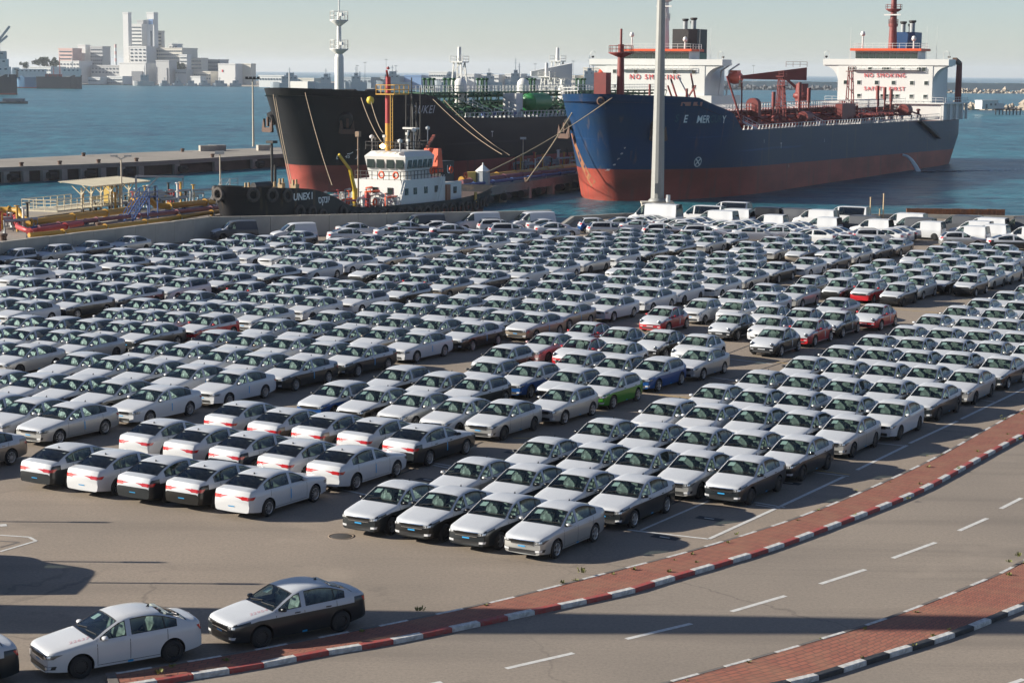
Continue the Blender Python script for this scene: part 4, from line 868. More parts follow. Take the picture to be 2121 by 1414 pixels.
by_roof(606.5, 461, 'v', 'W', 201, 'compact van wrapped in white cover with a black door by the wall', WG, cover=True)
by_roof(868, 448, 't', 'Q', 201, 'dark panel van with white cab roof by the concrete wall', WG, dy=3)
by_roof(985, 441, 't', 'W', 201, 'white high panel van by the wall, left of the two', WG, dy=1.5); by_roof(1101, 440.5, 't', 'W', 201, 'white high panel van at the open end of the concrete wall', WG, dy=1.5)
RG = 'cars facing right in the far row'
by_roof(729, 471.4, 'o', 'W', 17, 'sedan wrapped in white transport cover, left one by the wall', RG, cover=True); by_roof(741, 463.8, 'o', 'W', 17, 'white sedan half hidden behind the left wrapped sedan by the wall', RG, dy=2)
by_roof(824, 466.3, 'o', 'W', 17, 'large sedan wrapped in white transport cover below the dark van', RG, cover=True); by_roof(846, 461, 'o', 'N', 17, 'dark blue liftback nose showing right of the second wrapped sedan', RG, dy=2)
by_roof(941, 463, 's', 'N', 12, 'dark blue large sedan with white film in front of a white van', RG); by_roof(915, 460, 's', 'W', 12, 'white large sedan half hidden behind the dark blue sedan by the vans', RG, dy=2)
def by_pillar(u, v, key, col, head, label, group=RG, **k):
    x_, y_ = centre(u, v, key, head, -1); return put_car(key, x_, y_, head, col, 0, 'alloy', label, group, **k)
def DD(x_, y_): return 1020 + x_ * 360 / 2121, 440 + y_ * 360 / 2121
def EE(x_, y_): return 1360 + x_ * 360 / 2121, 410 + y_ * 360 / 2121
def FF(x_, y_): return 1700 + x_ * 360 / 2121, 410 + y_ * 360 / 2121
for (u, v), k_, c_, h_, lab in [(DD(240, 170), 'w', 'W', 10, 'white estate car facing right below the white van at the wall end'), (DD(100, 120), 'w', 'W', 10, 'white estate car hidden behind another white estate by the wall end'),
    (DD(800, 160), 'r', 'W', 10, 'white sedan facing right with its front wheel showing, beside the open quay'), (DD(690, 118), 'r', 'W', 10, 'white sedan behind the white sedan beside the open quay'),
    (DD(1290, 105), 'f', 'B', 10, 'bright blue small hatchback with white roof by the open quay'), (DD(1445, 155), 'w', 'S', 8, 'silver estate car right of the bright blue hatchback'),
    (DD(1828, 130), 'r', 'W', 6, 'white sedan facing right, beside the silver estate car'), (DD(1635, 95), 'r', 'W', 6, 'white sedan behind the silver estate car near the large van'), (EE(90, 350), 'h', 'G', 6, 'dark grey hatchback facing right under the rows of white sedans'),
    (EE(385, 325), 'r', 'W', 4, 'white sedan facing right just left of the wrapped estate car'), (EE(255, 283), 'r', 'W', 4, 'white sedan behind the one left of the wrapped estate'),
    (EE(990, 355), 'r', 'W', 4, 'white sedan facing right, right of the wrapped estate car'), (EE(855, 312), 'r', 'W', 4, 'white sedan behind the one right of the wrapped estate'),
    (EE(1215, 390), 'o', 'W', 0, 'white liftback facing right, largest in the row below the white compact van'), (EE(1545, 385), 'r', 'W', 0, 'white sedan facing right, behind the large white liftback'),
    (EE(1440, 343), 'r', 'W', 0, 'white sedan behind two others below the dark grey vans'), (EE(1925, 415), 'r', 'W', 0, 'white sedan facing right below the large white van'),
    (FF(105, 405), 'r', 'W', 0, 'white sedan left of the white estate with dark windows'), (FF(690, 420), 'w', 'W', -2, 'large white estate car with dark windows facing right near the far right'),
    (FF(1735, 455), 'h', 'S', -2, 'silver hatchback facing right below the white compact vans'), (FF(2355, 490), 'o', 'G', -2, 'grey liftback with white top at the right edge of the far row')]:
    by_pillar(u, v, k_, c_, h_, lab)
by_pillar(*EE(590, 372), 'w', 'W', 4, 'estate car wrapped in white cover with two window openings, facing right', cover=True)
by_pillar(*EE(300, 425), 'f', 'W', 239, 'small hatchback under a crumpled white cover beside the wrapped estate car', cover=True)
TG = 'cars facing left behind the far row'; ti = 0
for (u, v), n_, cs in [((1380.4, 457.5), 3, 'WWW'), ((1483, 461.8), 3, 'WWW'), ((1583.2, 466.9), 3, 'WWW'), ((1688.4, 472), 3, 'WWW'), ((1767, 483), 3, 'WWW'), ((1904.5, 482), 3, 'NWW')]:
    t_ = G(u, v, .88); a_ = math.radians(149)
    for k in range(n_):
        q = Vector((t_.x, t_.y, 0)) + Vector((math.cos(a_), math.sin(a_), 0)) * 2.2 + Vector((-.515, -.857, 0)) * 2.05 * k
        put_car('r', q.x, q.y, 149, cs[k], 0, 'alloy', '%s sedan facing left, %s from the right in cluster %s along the vans' % (CNAME[cs[k]], ORD[k], NUM[ti]), TG)
    ti += 1
# ------------------------------------------------------------------ ships
def PD(u, v, Y):
    """the world point at depth Y that a photo pixel shows"""
    d = cR * (u - 1060.5) + cU * (707 - v) + cF * FPX; t = Y / d.y
    return Vector((d.x * t, d.y * t, CAMH + d.z * t))
def hull_mat(name, top_c, top2, boot_c, zb0, zb1, L, rust=.5):
    m = bpy.data.materials.new(name); m.use_nodes = True; t = m.node_tree; b = t.nodes['Principled BSDF']; N = t.nodes.new; Lk = t.links.new
    tc = N('ShaderNodeTexCoord'); sp = N('ShaderNodeSeparateXYZ'); Lk(tc.outputs['Object'], sp.inputs[0])
    def math_(op, a, b_):
        n = N('ShaderNodeMath'); n.operation = op
        for i, q in enumerate((a, b_)):
            if isinstance(q, (int, float)): n.inputs[i].default_value = q
            else: Lk(q, n.inputs[i])
        return n.outputs[0]
    def noise(sc, det=5):
        mp = N('ShaderNodeMapping'); mp.inputs['Scale'].default_value = sc; Lk(tc.outputs['Object'], mp.inputs[0])
        n = N('ShaderNodeTexNoise'); n.inputs['Scale'].default_value = 1; n.inputs['Detail'].default_value = det; Lk(mp.outputs[0], n.inputs[0]); return n.outputs[0]
    def rng(s, a, b_, lo=0., hi=1.):
        r = N('ShaderNodeMapRange'); r.inputs[1].default_value = a; r.inputs[2].default_value = b_; r.inputs[3].default_value = lo; r.inputs[4].default_value = hi; Lk(s, r.inputs[0]); return r.outputs[0]
    def mix(f, A, B):
        x = N('ShaderNodeMix'); x.data_type = 'RGBA'; Lk(f, x.inputs[0])
        for s, i in ((A, 6), (B, 7)):
            if isinstance(s, tuple): x.inputs[i].default_value = (*s, 1)
            else: Lk(s, x.inputs[i])
        return x.outputs[2]
    zline = math_('SUBTRACT', sp.outputs[2], math_('MULTIPLY', sp.outputs[0], (zb1 - zb0) / L))
    up = rng(zline, zb0 - .05, zb0 + .05)
    c_up = mix(rng(noise((.09, .09, .25)), .4, .65), top_c, top2)
    if 'blue' in name: c_up = mix(math_('MULTIPLY', rng(sp.outputs[0], 14, 34), rng(noise((.05, .05, .5)), .2, .7, .45, .95)), c_up, (.042, .064, .10))
    c_up = mix(rng(noise((.9, .9, .05), 4), .60, .78, 0, rust), c_up, (.20, .13, .07))
    c_up = mix(rng(noise((.03, .03, 1.3), 3), .62, .72, 0, .35), c_up, tuple(min(1, x * 2.2 + .03) for x in top_c))
    c_b = mix(rng(noise((.12, .12, .3)), .38, .66), boot_c, tuple(x * .62 for x in boot_c))
    c_b = mix(rng(noise((.8, .8, .06), 5), .55, .75, 0, .7), c_b, (.10, .07, .055))
    Lk(mix(up, c_b, c_up), b.inputs['Base Color']); b.inputs['Roughness'].default_value = .5; b.inputs['Specular IOR Level'].default_value = .22
    return m
def hull(L, B, rake, top, entr=(38, 20), zbot=-4.0, stern=(.6, 22), cnt=6.0, nz=14, ns=64, pw=2.2):
    """x aft from the stem at the waterline, y to the far side. returns grid verts function"""
    zmax = max(top(-rake), 5)
    def stem(z): q = max(0, (z - WATER_Z) / (zmax - WATER_Z)); return -rake * q ** 1.3
    def stx(z): q = max(0, min(1, (z - WATER_Z) / 6)); return L - cnt * (1 - q)
    def b_at(x, z):
        q = max(0, min(1, (z - WATER_Z) / (zmax - WATER_Z))); Le = entr[0] + (entr[1] - entr[0]) * q ** .8
        d = max(0, min(1, (x - stem(z)) / Le)); e = max(0, min(1, (stx(z) - x) / stern[1]))
        return B / 2 * (1 - (1 - d) ** pw) ** .56 * (stern[0] + (1 - stern[0]) * (1 - (1 - e) ** 2.4) ** .7 if e < 1 else 1)
    ss = [0, .002, .006, .012, .02, .03, .045, .06, .08, .10, .12] + [.12 + .88 * i / (ns - 1) for i in range(1, ns)]
    rows = []
    for s in ss:
        xd = -rake + s * (L + rake); zt = top(xd); row = []
        for k in range(nz + 1):
            z = zbot + (zt - zbot) * k / nz; x = stem(z) + s * (stx(z) - stem(z)); row.append((x, b_at(x, z), z))
        rows.append(row)
    return rows, b_at, stem
def build_hull(name, rows, m, parent, deckm, dz=1.0, step=None):
    nz = len(rows[0]); mb = MB(); vs = []
    for r in rows: vs += [(x, -y, z) for x, y, z in r] + [(x, y, z) for x, y, z in r]
    W2 = 2 * nz; fs = []
    for i in range(len(rows) - 1):
        for k in range(nz - 1):
            a = i * W2 + k; fs.append((a, a + W2, a + W2 + 1, a + 1)); a += nz; fs.append((a, a + 1, a + W2 + 1, a + W2))
    e = (len(rows) - 1) * W2
    for k in range(nz - 1): fs.append((e + k, e + nz + k, e + nz + k + 1, e + k + 1))
    mb.add(vs, fs, 0, True); o = mb.build(name, m, parent)
    bm = bmesh.new(); bm.from_mesh(o.data); bmesh.ops.remove_doubles(bm, verts=bm.verts, dist=.002); bvh = BVHTree.FromBMesh(bm); bm.to_mesh(o.data); bm.free()
    o.data.set_sharp_from_angle(angle=math.radians(40))
    d = MB(); dv = []
    for r in rows:
        x, y, z = r[-1]; zz = z - dz(x) if callable(dz) else z - dz; dv += [(x, -max(0, y - .06), zz), (x, max(0, y - .06), zz)]
    d.add(dv, [(2 * i, 2 * i + 1, 2 * i + 3, 2 * i + 2) for i in range(len(rows) - 1)]); d.build('deck', deckm, parent)
    return o, bvh
def on_hull(me, bvh, x, z, m, name, parent, off=.03, flip=False):
    """lay a flat mesh (x right, y up) on the near side of the hull"""
    me.materials.clear(); me.materials.append(m)
    for v in me.vertices:
        h = bvh.ray_cast(Vector((x + v.co.x, -60, z + v.co.y)), Vector((0, 1, 0)))
        v.co = h[0] + Vector((0, -off, 0)) if h[0] else Vector((x, 0, z))
    return link(name, me, parent)
def ring_cross(r=.7):
    mb = MB(); n = 20
    vs = [(r * k * math.cos(2 * math.pi * i / n), r * k * math.sin(2 * math.pi * i / n), 0) for k in (1, .82) for i in range(n)]
    mb.add(vs, [(i, (i + 1) % n, n + (i + 1) % n, n + i) for i in range(n)])
    for a in (.785, 2.356):
        c, s = math.cos(a), math.sin(a); w = .1; mb.add([(r * .8 * c - w * s, r * .8 * s + w * c, 0), (r * .8 * c + w * s, r * .8 * s - w * c, 0), (-r * .8 * c + w * s, -r * .8 * s - w * c, 0), (-r * .8 * c - w * s, -r * .8 * s + w * c, 0)], [(0, 1, 2, 3)])
    return mb.mesh('thruster_mark', WHITEP)
WHITEP = mat('ship_white_paint', (.68, .675, .65), .45, var=.25, scale=.5, col2=(.62, .58, .52), detail=8)
SREDP = mat('ship_oxide_red', (.21, .035, .03), .55, var=.45, scale=.8, col2=(.11, .035, .03), detail=6)
SGREEN = mat('ship_deck_green', (.012, .08, .034), .55, var=.4, scale=.8, col2=(.012, .06, .03))
ORANGE = mat('safety_orange', (.72, .09, .02), .5); LETTER = mat('ship_lettering_white', (.78, .78, .76), .6, var=.3, scale=2); LETRED = mat('ship_lettering_red', (.62, .05, .06), .6)
DKWIN = mat('ship_window_glass', (.02, .035, .035), .08, spec=.8); BLACKM = mat('ship_black_steel', (.02, .02, .021), .6, var=.3, scale=2, col2=(.05, .04, .035)); GREYM = mat('ship_grey_steel', (.33, .35, .36), .55, var=.3, scale=2)
YELM = mat('pipe_yellow', (.52, .28, .03), .5, var=.3, scale=2, col2=(.38, .22, .06)); ROPE = mat('mooring_rope', (.32, .25, .17), .95); ANCH = mat('rusty_anchor', (.12, .065, .045), .8, var=.5, scale=2, col2=(.05, .035, .03)); REDM = mat('pipe_red', (.38, .035, .035), .5, var=.3, scale=2); PINKM = mat('pipe_pink', (.24, .09, .105), .6, var=.3, scale=2); BLUEM = mat('steel_blue', (.05, .10, .26), .5, var=.3, scale=2)
def anchor(parent, loc, s=1.0, yaw=0.0):
    a = MB(); a.bar((0, 0, .2), (0, 0, 1.6), .35, .3); a.bar((-1.1, 0, -.35), (1.1, 0, -.35), .55, .7)
    for sg in (-1, 1):
        a.add([(sg * 1.0, -.3, -.6), (sg * 1.35, .25, -.6), (sg * .5, .25, -.2), (sg * .95, -.25, 1.35), (sg * 1.1, .1, 1.35)], [(0, 1, 4, 3), (0, 3, 2), (1, 2, 4), (2, 3, 4), (0, 2, 1)])
    for i in range(len(a.v)): a.v[i] = tuple(x * s for x in a.v[i])
    return a.build('anchor', ANCH, parent, loc, yaw)
def deck_plant(parent, x0, x1, half, z, m, seed, rack=4.2):
    """tanker deck: long cargo lines, crossovers, hatches, vents, pipe rack with walkway; each line its own part"""
    R = random.Random(seed)
    for k in range(16):
        y = -half * .62 + k * half * .085; r = R.choice((.16, .22, .3)); zz = z + (1.0, 1.7, 2.5, rack - .6)[k % 4]
        MB().tube([(x0 + R.uniform(0, 6), y, zz), (x1 - R.uniform(0, 8), y, zz)], r, 8).build('cargo_pipe', m, parent)
    for k in range(16):
        x = x0 + (x1 - x0) * (k + .5) / 16; q = MB(); q.tube([(x, -half * .85, z + .9), (x, -half * .6, z + 1.9), (x, half * .6, z + 1.9)], .18, 7); q.tube([(x, -half * .85, z + .9), (x, -half * .85, z)], .22, 7)
        q.build('crossover_pipe', m, parent)
    for k in range(40):
        x = R.uniform(x0, x1); y = R.uniform(-.9, .75) * half; h = R.uniform(.6, 2.2); q = MB(); q.cyl((x, y, z), (x, y, z + h), .28, n=10); q.lathe([(.45, h - .15), (.45, h), (.3, h + .22), (0, h + .26)], (x, y, z), 10); q.build('tank_hatch', m, parent)
    for k in range(int((x1 - x0) / 3)):
        x = x0 + 3 * k; q = MB(); ya, yb_ = -half * .5, half * .12
        for y in (ya, yb_): q.bar((x, y, z), (x, y, z + rack), .18)
        q.bar((x, ya - .4, z + rack), (x, yb_ + .4, z + rack), .2); q.bar((x, ya, z + rack * .5), (x, yb_, z + rack * .5), .16); q.bar((x, ya, z + .2), (x + 3, ya, z + rack - .1), .1); q.bar((x, ya, z + rack), (x + 3, ya, z + rack), .16); q.bar((x, ya, z + rack * .5), (x + 3, ya, z + rack * .5), .12); q.build('pipe_trestle', m, parent)
    q = MB(); q.box(((x0 + x1) / 2, -half * .42, z + rack + .12), (x1 - x0, 1.8, .1)); q.build('catwalk', m, parent)
    q = MB()
    for y in (-half * .42 - .9, -half * .42 + .9): rail(q, [(x0, y, z + rack + .15), (x1, y, z + rack + .15)], 1.1, 1.3, .075)
    q.build('catwalk_railing', WHITEP, parent)
def edge_fins(parent, b_at, x0, x1, z, m, step=1.55):
    q = MB(); x = x0; pts = []
    while x < x1:
        y = -(b_at(x, z) - .15); pts.append((x, y, z)); q.bar((x, y, z), (x, y, z + 1.15), .10, .1); q.add([(x - .03, y, z + .9), (x - .03, y + .55, z), (x - .03, y, z), (x + .05, y, z + .9), (x + .05, y + .55, z), (x + .05, y, z)], [(0, 1, 2), (3, 5, 4), (0, 3, 4, 1)]); x += step
    for a, b in zip(pts[:-1], pts[1:]):
        q.bar(Vector(a) + Vector((0, 0, 1.12)), Vector(b) + Vector((0, 0, 1.12)), .07); q.bar(Vector(a) + Vector((0, 0, .55)), Vector(b) + Vector((0, 0, .55)), .05)
    return q.build('deck_edge_railing', m, parent)
def windows(parent, face_x, ys, z, w=.75, h=.75, m=None):
    for y in ys: 
        f = MB().box((face_x - .03, y, z), (.1, w + .18, h + .18)).build('window', WHITEP, parent); MB().box((face_x - .07, y, z), (.06, w, h)).build('pane', DKWIN, f)
def bridge(parent, fx, zb, lowW, wingW, h_low, deep, z_wing, roofc, funnel, funnel_bands, mast_c, texts, win_rows, lift=0.0):
    """accommodation block: face towards the bow at x = fx"""
    blk = MB(); blk.box((fx + deep / 2, 0, zb + h_low / 2), (deep, lowW, h_low)).build('accommodation_block', WHITEP, parent)
    # wing deck with curved brackets
    for sg in (-1, 1):
        pts = []; n = 8
        for k in range(n + 1):
            t = k / n * math.pi / 2; pts.append((sg * (lowW / 2 + (wingW - lowW) / 2 * (1 - math.cos(t))), z_wing - .2 - 3.4 * (1 - math.sin(t))))
        poly = [(sg * lowW / 2, z_wing)] + pts + [(sg * wingW / 2, z_wing)]
        q = MB(); a = [(fx + .1, y, z) for y, z in poly]; b = [(fx + 3.2, y, z) for y, z in poly]; k = len(poly)
        q.add(a + b, [tuple(range(k)), tuple(range(2 * k - 1, k - 1, -1))] + [(i, (i + 1) % k, k + (i + 1) % k, k + i) for i in range(k)]); q.build('bridge_wing', WHITEP, parent)
    MB().box((fx + 2.6, 0, z_wing + .62), (5.6, wingW, 1.25)).build('wing_bulwark', WHITEP, parent)
    wh_w = lowW * .66; zr = z_wing + 3.0
    MB().box((fx + 3.6, 0, z_wing + 1.5), (6, wh_w, 3.0)).build('wheelhouse', WHITEP, parent)
    n = 9
    for k in range(n):
        y = -wh_w / 2 + wh_w * (k + .5) / n; f = MB().box((fx + .56, y, z_wing + 2.0), (.08, wh_w / n - .12, 1.25)).build('bridge_window', DKWIN, parent)
    q = MB(); q.box((fx + 3.4, 0, zr + .2), (7.4, wh_w + 1.8, .5)); q.build('wheelhouse_roof_band', ORANGE, parent)
    q = MB(); rail(q, [(fx, -wh_w / 2 - .5, zr + .45), (fx, wh_w / 2 + .5, zr + .45), (fx + 6.5, wh_w / 2 + .5, zr + .45)], 1.05, 1.4, .06); rail(q, [(fx + 6.5, -wh_w / 2 - .5, zr + .45), (fx, -wh_w / 2 - .5, zr + .45)], 1.05, 1.4, .06); q.build('roof_railing', WHITEP, parent)
    q = MB(); rail(q, [(fx - .9, -wh_w * .55, z_wing - .9), (fx - .9, wh_w * .55, z_wing - .9)], .9, 1.2, .07); q.box((fx - .45, 0, z_wing - .95), (.9, wh_w * 1.12, .08)); q.build('front_gallery', WHITEP, parent)
    for z, ys in win_rows: windows(parent, fx, ys, z)
    for txt, z, size, sp in texts: lettering('lettering', txt, size, LETRED, parent, (fx - .12, 0, z), (0, -1, 0), ext=.03, bold=0, space=sp)
    # funnel
    x0, y0, w, d, h = funnel; zc = zr - 3.2
    q = MB(); q.prism([(x0 - d / 2, y0 - w / 2), (x0 + d / 2, y0 - w / 2), (x0 + d / 2, y0 + w / 2), (x0 - d / 2, y0 + w / 2)], zb, zc); q.build('funnel_casing', WHITEP, parent)
    zz = zc
    for hh, m in funnel_bands:
        MB().box((x0, y0, zz + hh / 2), (d - .02 * (zz - zc), w - .05 * (zz - zc), hh)).build('funnel_band', m, parent); zz += hh
    for dx, dy, r, hh in ((-.6, -1.1, .55, 1.9), (.7, -.2, .28, 1.2), (-.5, .9, .5, 1.7)):
        q = MB(); q.cyl((x0 + dx, y0 + dy, zz), (x0 + dx, y0 + dy, zz + hh), r, n=14); q.lathe([(r, hh), (r * 1.5, hh + .35), (r * 1.4, hh + .6), (r * .8, hh + .6)], (x0 + dx, y0 + dy, zz), 14, 1); q.build('exhaust_pipe', [GREYM, BLACKM], parent)
    # mast with platforms
    mx, my, mr, mh = mast_c[:4]; mm = mast_c[4]; zm = zr + .4
    q = MB(); q.cyl((mx, my, zm), (mx, my, zm + mh), mr, mr * .55, 12); q.build('radar_mast', mm, parent)
    for f_, w_ in ((.45, 2.0), (.72, 3.4)):
        q = MB(); z = zm + mh * f_; q.lathe([(mr, -.5), (w_ / 2, 0), (w_ / 2, .12), (mr, .12)], (mx, my, z), 10); ring = [(mx + w_ / 2 * math.cos(a), my + w_ / 2 * math.sin(a), z + .1) for a in [k * math.pi / 5 for k in range(11)]]; rail(q, ring, .9, 2, .06); q.build('mast_platform', mm, parent)
    for k in range(7):
        z = zm + mh * (.1 + .11 * k); MB().bar((mx - .9, my, z), (mx + .9, my, z), .09).build('mast_yard', mm, parent)
    q = MB(); q.box((mx - .9, my, zm + mh * .62), (.25, 3.6, .28)); q.build('radar_scanner', WHITEP, parent)
    for y, h in ((wh_w * .42, 3.0), (-wh_w * .40, 2.0)):
        q = MB(); q.cyl((fx + 2, y, zr), (fx + 2, y, zr + h), .16, n=8); q.lathe([(0, h), (.42, h + .1), (.5, h + .5), (.35, h + .95), (0, h + 1.1)], (fx + 2, y, zr), 12); q.build('satellite_dome', WHITEP, parent)
    for y in (wingW * .33, -wingW * .36, -wingW * .28): MB().cyl((fx + 4, y, z_wing + 1), (fx + 4, y, z_wing + 8), .05, .02, 5).build('whip_antenna', WHITEP, parent)
    for sg in (-1, 1):
        q = MB(); y = sg * (wingW / 2 - 1.2); q.tube([(fx + .3, y, z_wing + 1.2), (fx + .3, y, z_wing + 2.6), (fx + .3, y + sg * .5, z_wing + 3), (fx + .3, y + sg * 1.1, z_wing + 2.6), (fx + .3, y + sg * 1.1, z_wing + 1.2)], .06, 6); q.build('wing_arch', WHITEP, parent)
        MB().lathe([(0, -.2), (.26, 0), (.3, .3), (0, .34)], (fx + 1, sg * (wingW / 2 - .3), z_wing + 1.6), 10).build('search_light', BLACKM, parent)

# ---- blue tanker
PHB = math.radians(62.7)
blue = thing('tanker_ship', 'blue tanker with red boot-top and white bridge marked NO SMOKING and SAFETY FIRST', 'ship', (13.6, 273.5, 0), PHB)
def topB(x): return hermite([(-8, 13.0), (8, 12.4), (10.5, 12.2), (11.5, 10.8), (16, 10.5), (18.5, 7.5), (60, 7.35), (160, 6.5)], x)
rowsB, bB, stB = hull(160, 26, 5.5, topB, (34, 28), stern=(.78, 20), cnt=7, pw=2.0)
BLUEH = hull_mat('blue_hull_paint', (.005, .036, .105), (.016, .042, .085), (.36, .07, .048), 2.1, .45, 160, .5)
hb, bvB = build_hull('hull', rowsB, BLUEH, blue, SREDP, lambda x: 1.1 if x < 18 else .06)
edge_fins(blue, bB, 22, 136, 7.0, WHITEP)
deck_plant(blue, 26, 134, 12, 7.0, SREDP, 3, 2.9)
for k, (x, txt) in enumerate([(6.2, 'E'), (9.9, 'MER'), (15.0, 'Y')]): on_hull(text_mesh(txt, 1.55, 0, bold=.03), bvB, x, 9.3 - .1 * k, LETTER, 'ship_name_letters', blue)
FADED = mat('overpainted_lettering', (.012, .08, .11), .6)
on_hull(text_mesh('S', 1.5, 0, bold=.02), bvB, 4.6, 9.4, FADED, 'faded_letter', blue); on_hull(text_mesh('CUR', 1.5, 0, bold=.02), bvB, 12.9, 9.2, FADED, 'faded_letter', blue)
on_hull(ring_cross(.75), bvB, 10.4, 3.0, WHITEP, 'thruster_mark', blue); on_hull(text_mesh('T', 1.2, 0), bvB, 38, 4.6, LETTER, 'tug_mark', blue)
for z, x in ((5.5, 30), (1.2, 42), (4.8, 60)): on_hull(text_mesh('I', .8, 0), bvB, x, z, LETTER, 'draught_mark', blue)
for k in range(6): on_hull(text_mesh(str(9 - k), .35, 0), bvB, -1.0 + .25 * k * 0, 5.2 - .8 * k, LETTER, 'draught_number', blue)
for x in (2.2, 4.6):
    q = MB(); on_hull(MB().add([(-.95, -.28, 0), (.95, -.28, 0), (.95, .28, 0), (-.95, .28, 0)], [(0, 1, 2, 3)]).mesh('fairlead', BLACKM), bvB, x + 3.4, 11.5, mat('fairlead_rust', (.45, .20, .16), .8), 'fairlead', blue)
def hawse(parent, p, n, r):
    q = MB(); p = Vector(p); n = Vector(n).normalized(); q.cyl(p - n * .6, p + n * .35, r, r * .92, 16); q.build('hawse_pipe', BLACKM, parent)
def loc_(root, w): return root.matrix_basis.inverted() @ Vector(w)
for ob_ in (blue,): pass
bpy.context.view_layer.update()
# bow fittings, near anchor on the lit side
def hull_pt(bvh, x, z, side=-1, o=.0):
    h = bvh.ray_cast(Vector((x, side * 60, z)), Vector((0, -side, 0))); return (h[0] + h[1] * o, h[1]) if h[0] else (Vector((x, 0, z)), Vector((0, side, 0)))
for side in (1, -1):
    pt, nn_ = hull_pt(bvB, 1.5, 8.4, side, .2); hawse(blue, pt, nn_ + Vector((-.4, 0, -.3)), .95); anchor(blue, pt + nn_ * .7 + Vector((0, 0, -1.2)), 1.0, math.radians(70 if side > 0 else -60))
    if side > 0:
        q = MB(); vs = []; 
        for k in range(9):
            z = 7.0 - k * .95; p2, n2_ = hull_pt(bvB, 1.7 - .25 * k, z, side, .03); w_ = 2.0 - .12 * k; p3, n3_ = hull_pt(bvB, 1.7 - .25 * k + w_, z, side, .03); vs += [p2, p3]
        q.add(vs, [(2 * i, 2 * i + 1, 2 * i + 3, 2 * i + 2) for i in range(8)]); q.build('rust_streak', RUST, blue)
q = MB(); q.lathe([(.42, -.1), (.62, 0), (.62, .12), (.42, .25)], (0, 0, 0), 16, axis='X'); o_ = q.build('bow_fairlead', ANCH, blue, (-5.3, -1.2, 11.9))
# foremast, lockers and vents on the forecastle
z0 = 11.6
q = MB(); q.cyl((12, 3.5, z0), (12, 3.5, z0 + 8.5), .62, .45, 12); q.build('foremast', SREDP, blue)
q = MB(); q.lathe([(.5, -.6), (1.9, 0), (1.9, .12), (.5, .12)], (12, 3.5, z0 + 7.2), 10); rail(q, [(12 + 1.8 * math.cos(a), 3.5 + 1.8 * math.sin(a), z0 + 7.3) for a in [k * .628 for k in range(11)]], 1, 2, .07); q.cyl((12, 3.5, z0 + 8.5), (12, 3.5, z0 + 10.8), .18, n=8); q.build('foremast_top', SREDP, blue)
q = MB(); q.box((10.5, 5.8, z0 + 2), (1.8, 2.0, 4.6)); q.build('vent_locker', SREDP, blue)
q = MB()
for p in [rowsB[i][-1] for i in range(2, 12)]: pass
rail(q, [(x, y, topB(x)) for x, y in ((-2, 4), (2, 8), (6, 10.5), (12, 12))], 1.0, 1.2, .07); q.build('bow_railing', WHITEP, blue)
for x, y, h in ((18, 0, 5.2), (20, -4, 4), (22, 3, 4.6)):
    q = MB(); q.cyl((x, y, z0 - 2), (x, y, z0 - 2 + h), .2, n=8); q.build('deck_post', SREDP, blue)
for a, b in (((24, -6, 7), (21, -2, 15.5)), ((24, -2, 7), (22, 0, 14)), ((27, 2, 7), (26, -3, 14)), ((14, -8, 11.5), (19, -5, 15.8)), ((12, -6, 11.5), (16, -3, 15)), ((32, -9, 7), (29, -7, 15.5)), ((36, -7, 7), (33, -8, 14.5))):
    MB().bar(a, b, .22).build('derrick_strut', random.choice((SREDP, WHITEP, SREDP)), blue)
for x, y, w, h in ((44, -6, 2.2, 5), (24, -8, 2.0, 3.6), (78, -3, 1.8, 4.2), (98, -4, 1.8, 4), (118, -5, 1.6, 3.8)):
    q = MB(); prof = [(-w / 2, 0), (w / 2, 0), (w / 2, h - w / 2)] + [(w / 2 * math.cos(a), h - w / 2 + w / 2 * math.sin(a)) for a in [math.pi * k / 8 for k in range(1, 8)]] + [(-w / 2, h - w / 2)]
    n_ = len(prof); vs = [(x - .7, y + p[0], 7 + p[1]) for p in prof] + [(x + .7, y + p[0], 7 + p[1]) for p in prof]
    q.add(vs, [tuple(range(n_)), tuple(range(2 * n_ - 1, n_ - 1, -1))] + [(i, (i + 1) % n_, n_ + (i + 1) % n_, n_ + i) for i in range(n_)]); q.build('vent_trunk', SREDP, blue)
# crane amidships
q = MB(); q.cyl((80, -2, 7), (80, -2, 14.2), 1.25, 1.15, 16); q.lathe([(1.2, 0), (1.6, .3), (1.6, .8), (1.2, 1.1)], (80, -2, 11.5), 16); q.build('crane_pedestal', SREDP, blue)
q = MB(); wdir = Vector((-math.cos(PHB), math.sin(PHB), 0)); e0_ = Vector((80, -2, 16.2)); e1_ = e0_ + wdir * 11.2 + Vector((0, 0, -.9))
q.add([e0_ + Vector((0, 0, .9)) - wdir * .8, e0_ + Vector((0, 0, -1.4)) - wdir * .8, e1_ + Vector((0, 0, -.35)), e1_ + Vector((0, 0, .25)), ] + [p + Vector((.9, .5, 0)) for p in (e0_ + Vector((0, 0, .9)) - wdir * .8, e0_ + Vector((0, 0, -1.4)) - wdir * .8, e1_ + Vector((0, 0, -.35)), e1_ + Vector((0, 0, .25)))], [(0, 1, 2, 3), (7, 6, 5, 4), (0, 3, 7, 4), (1, 5, 6, 2), (0, 4, 5, 1), (3, 2, 6, 7)]); q.build('crane_jib', SREDP, blue)
MB().bar((80, -2, 12.6), tuple(e0_ + wdir * 3.2 + Vector((0, 0, -.9))), .45).build('crane_luffing_ram', SREDP, blue); MB().box(tuple(e1_ + Vector((0, 0, -1.2))), (.4, .4, 1.3)).build('crane_hook', BLACKM, blue)
q = MB(); rail(q, [tuple(e0_ + Vector((0, 0, 1.0)) - wdir * .8), tuple(e0_ + Vector((0, 0, 1.0)) + wdir * 3)], .9, 1, .06); q.build('crane_railing', SREDP, blue)
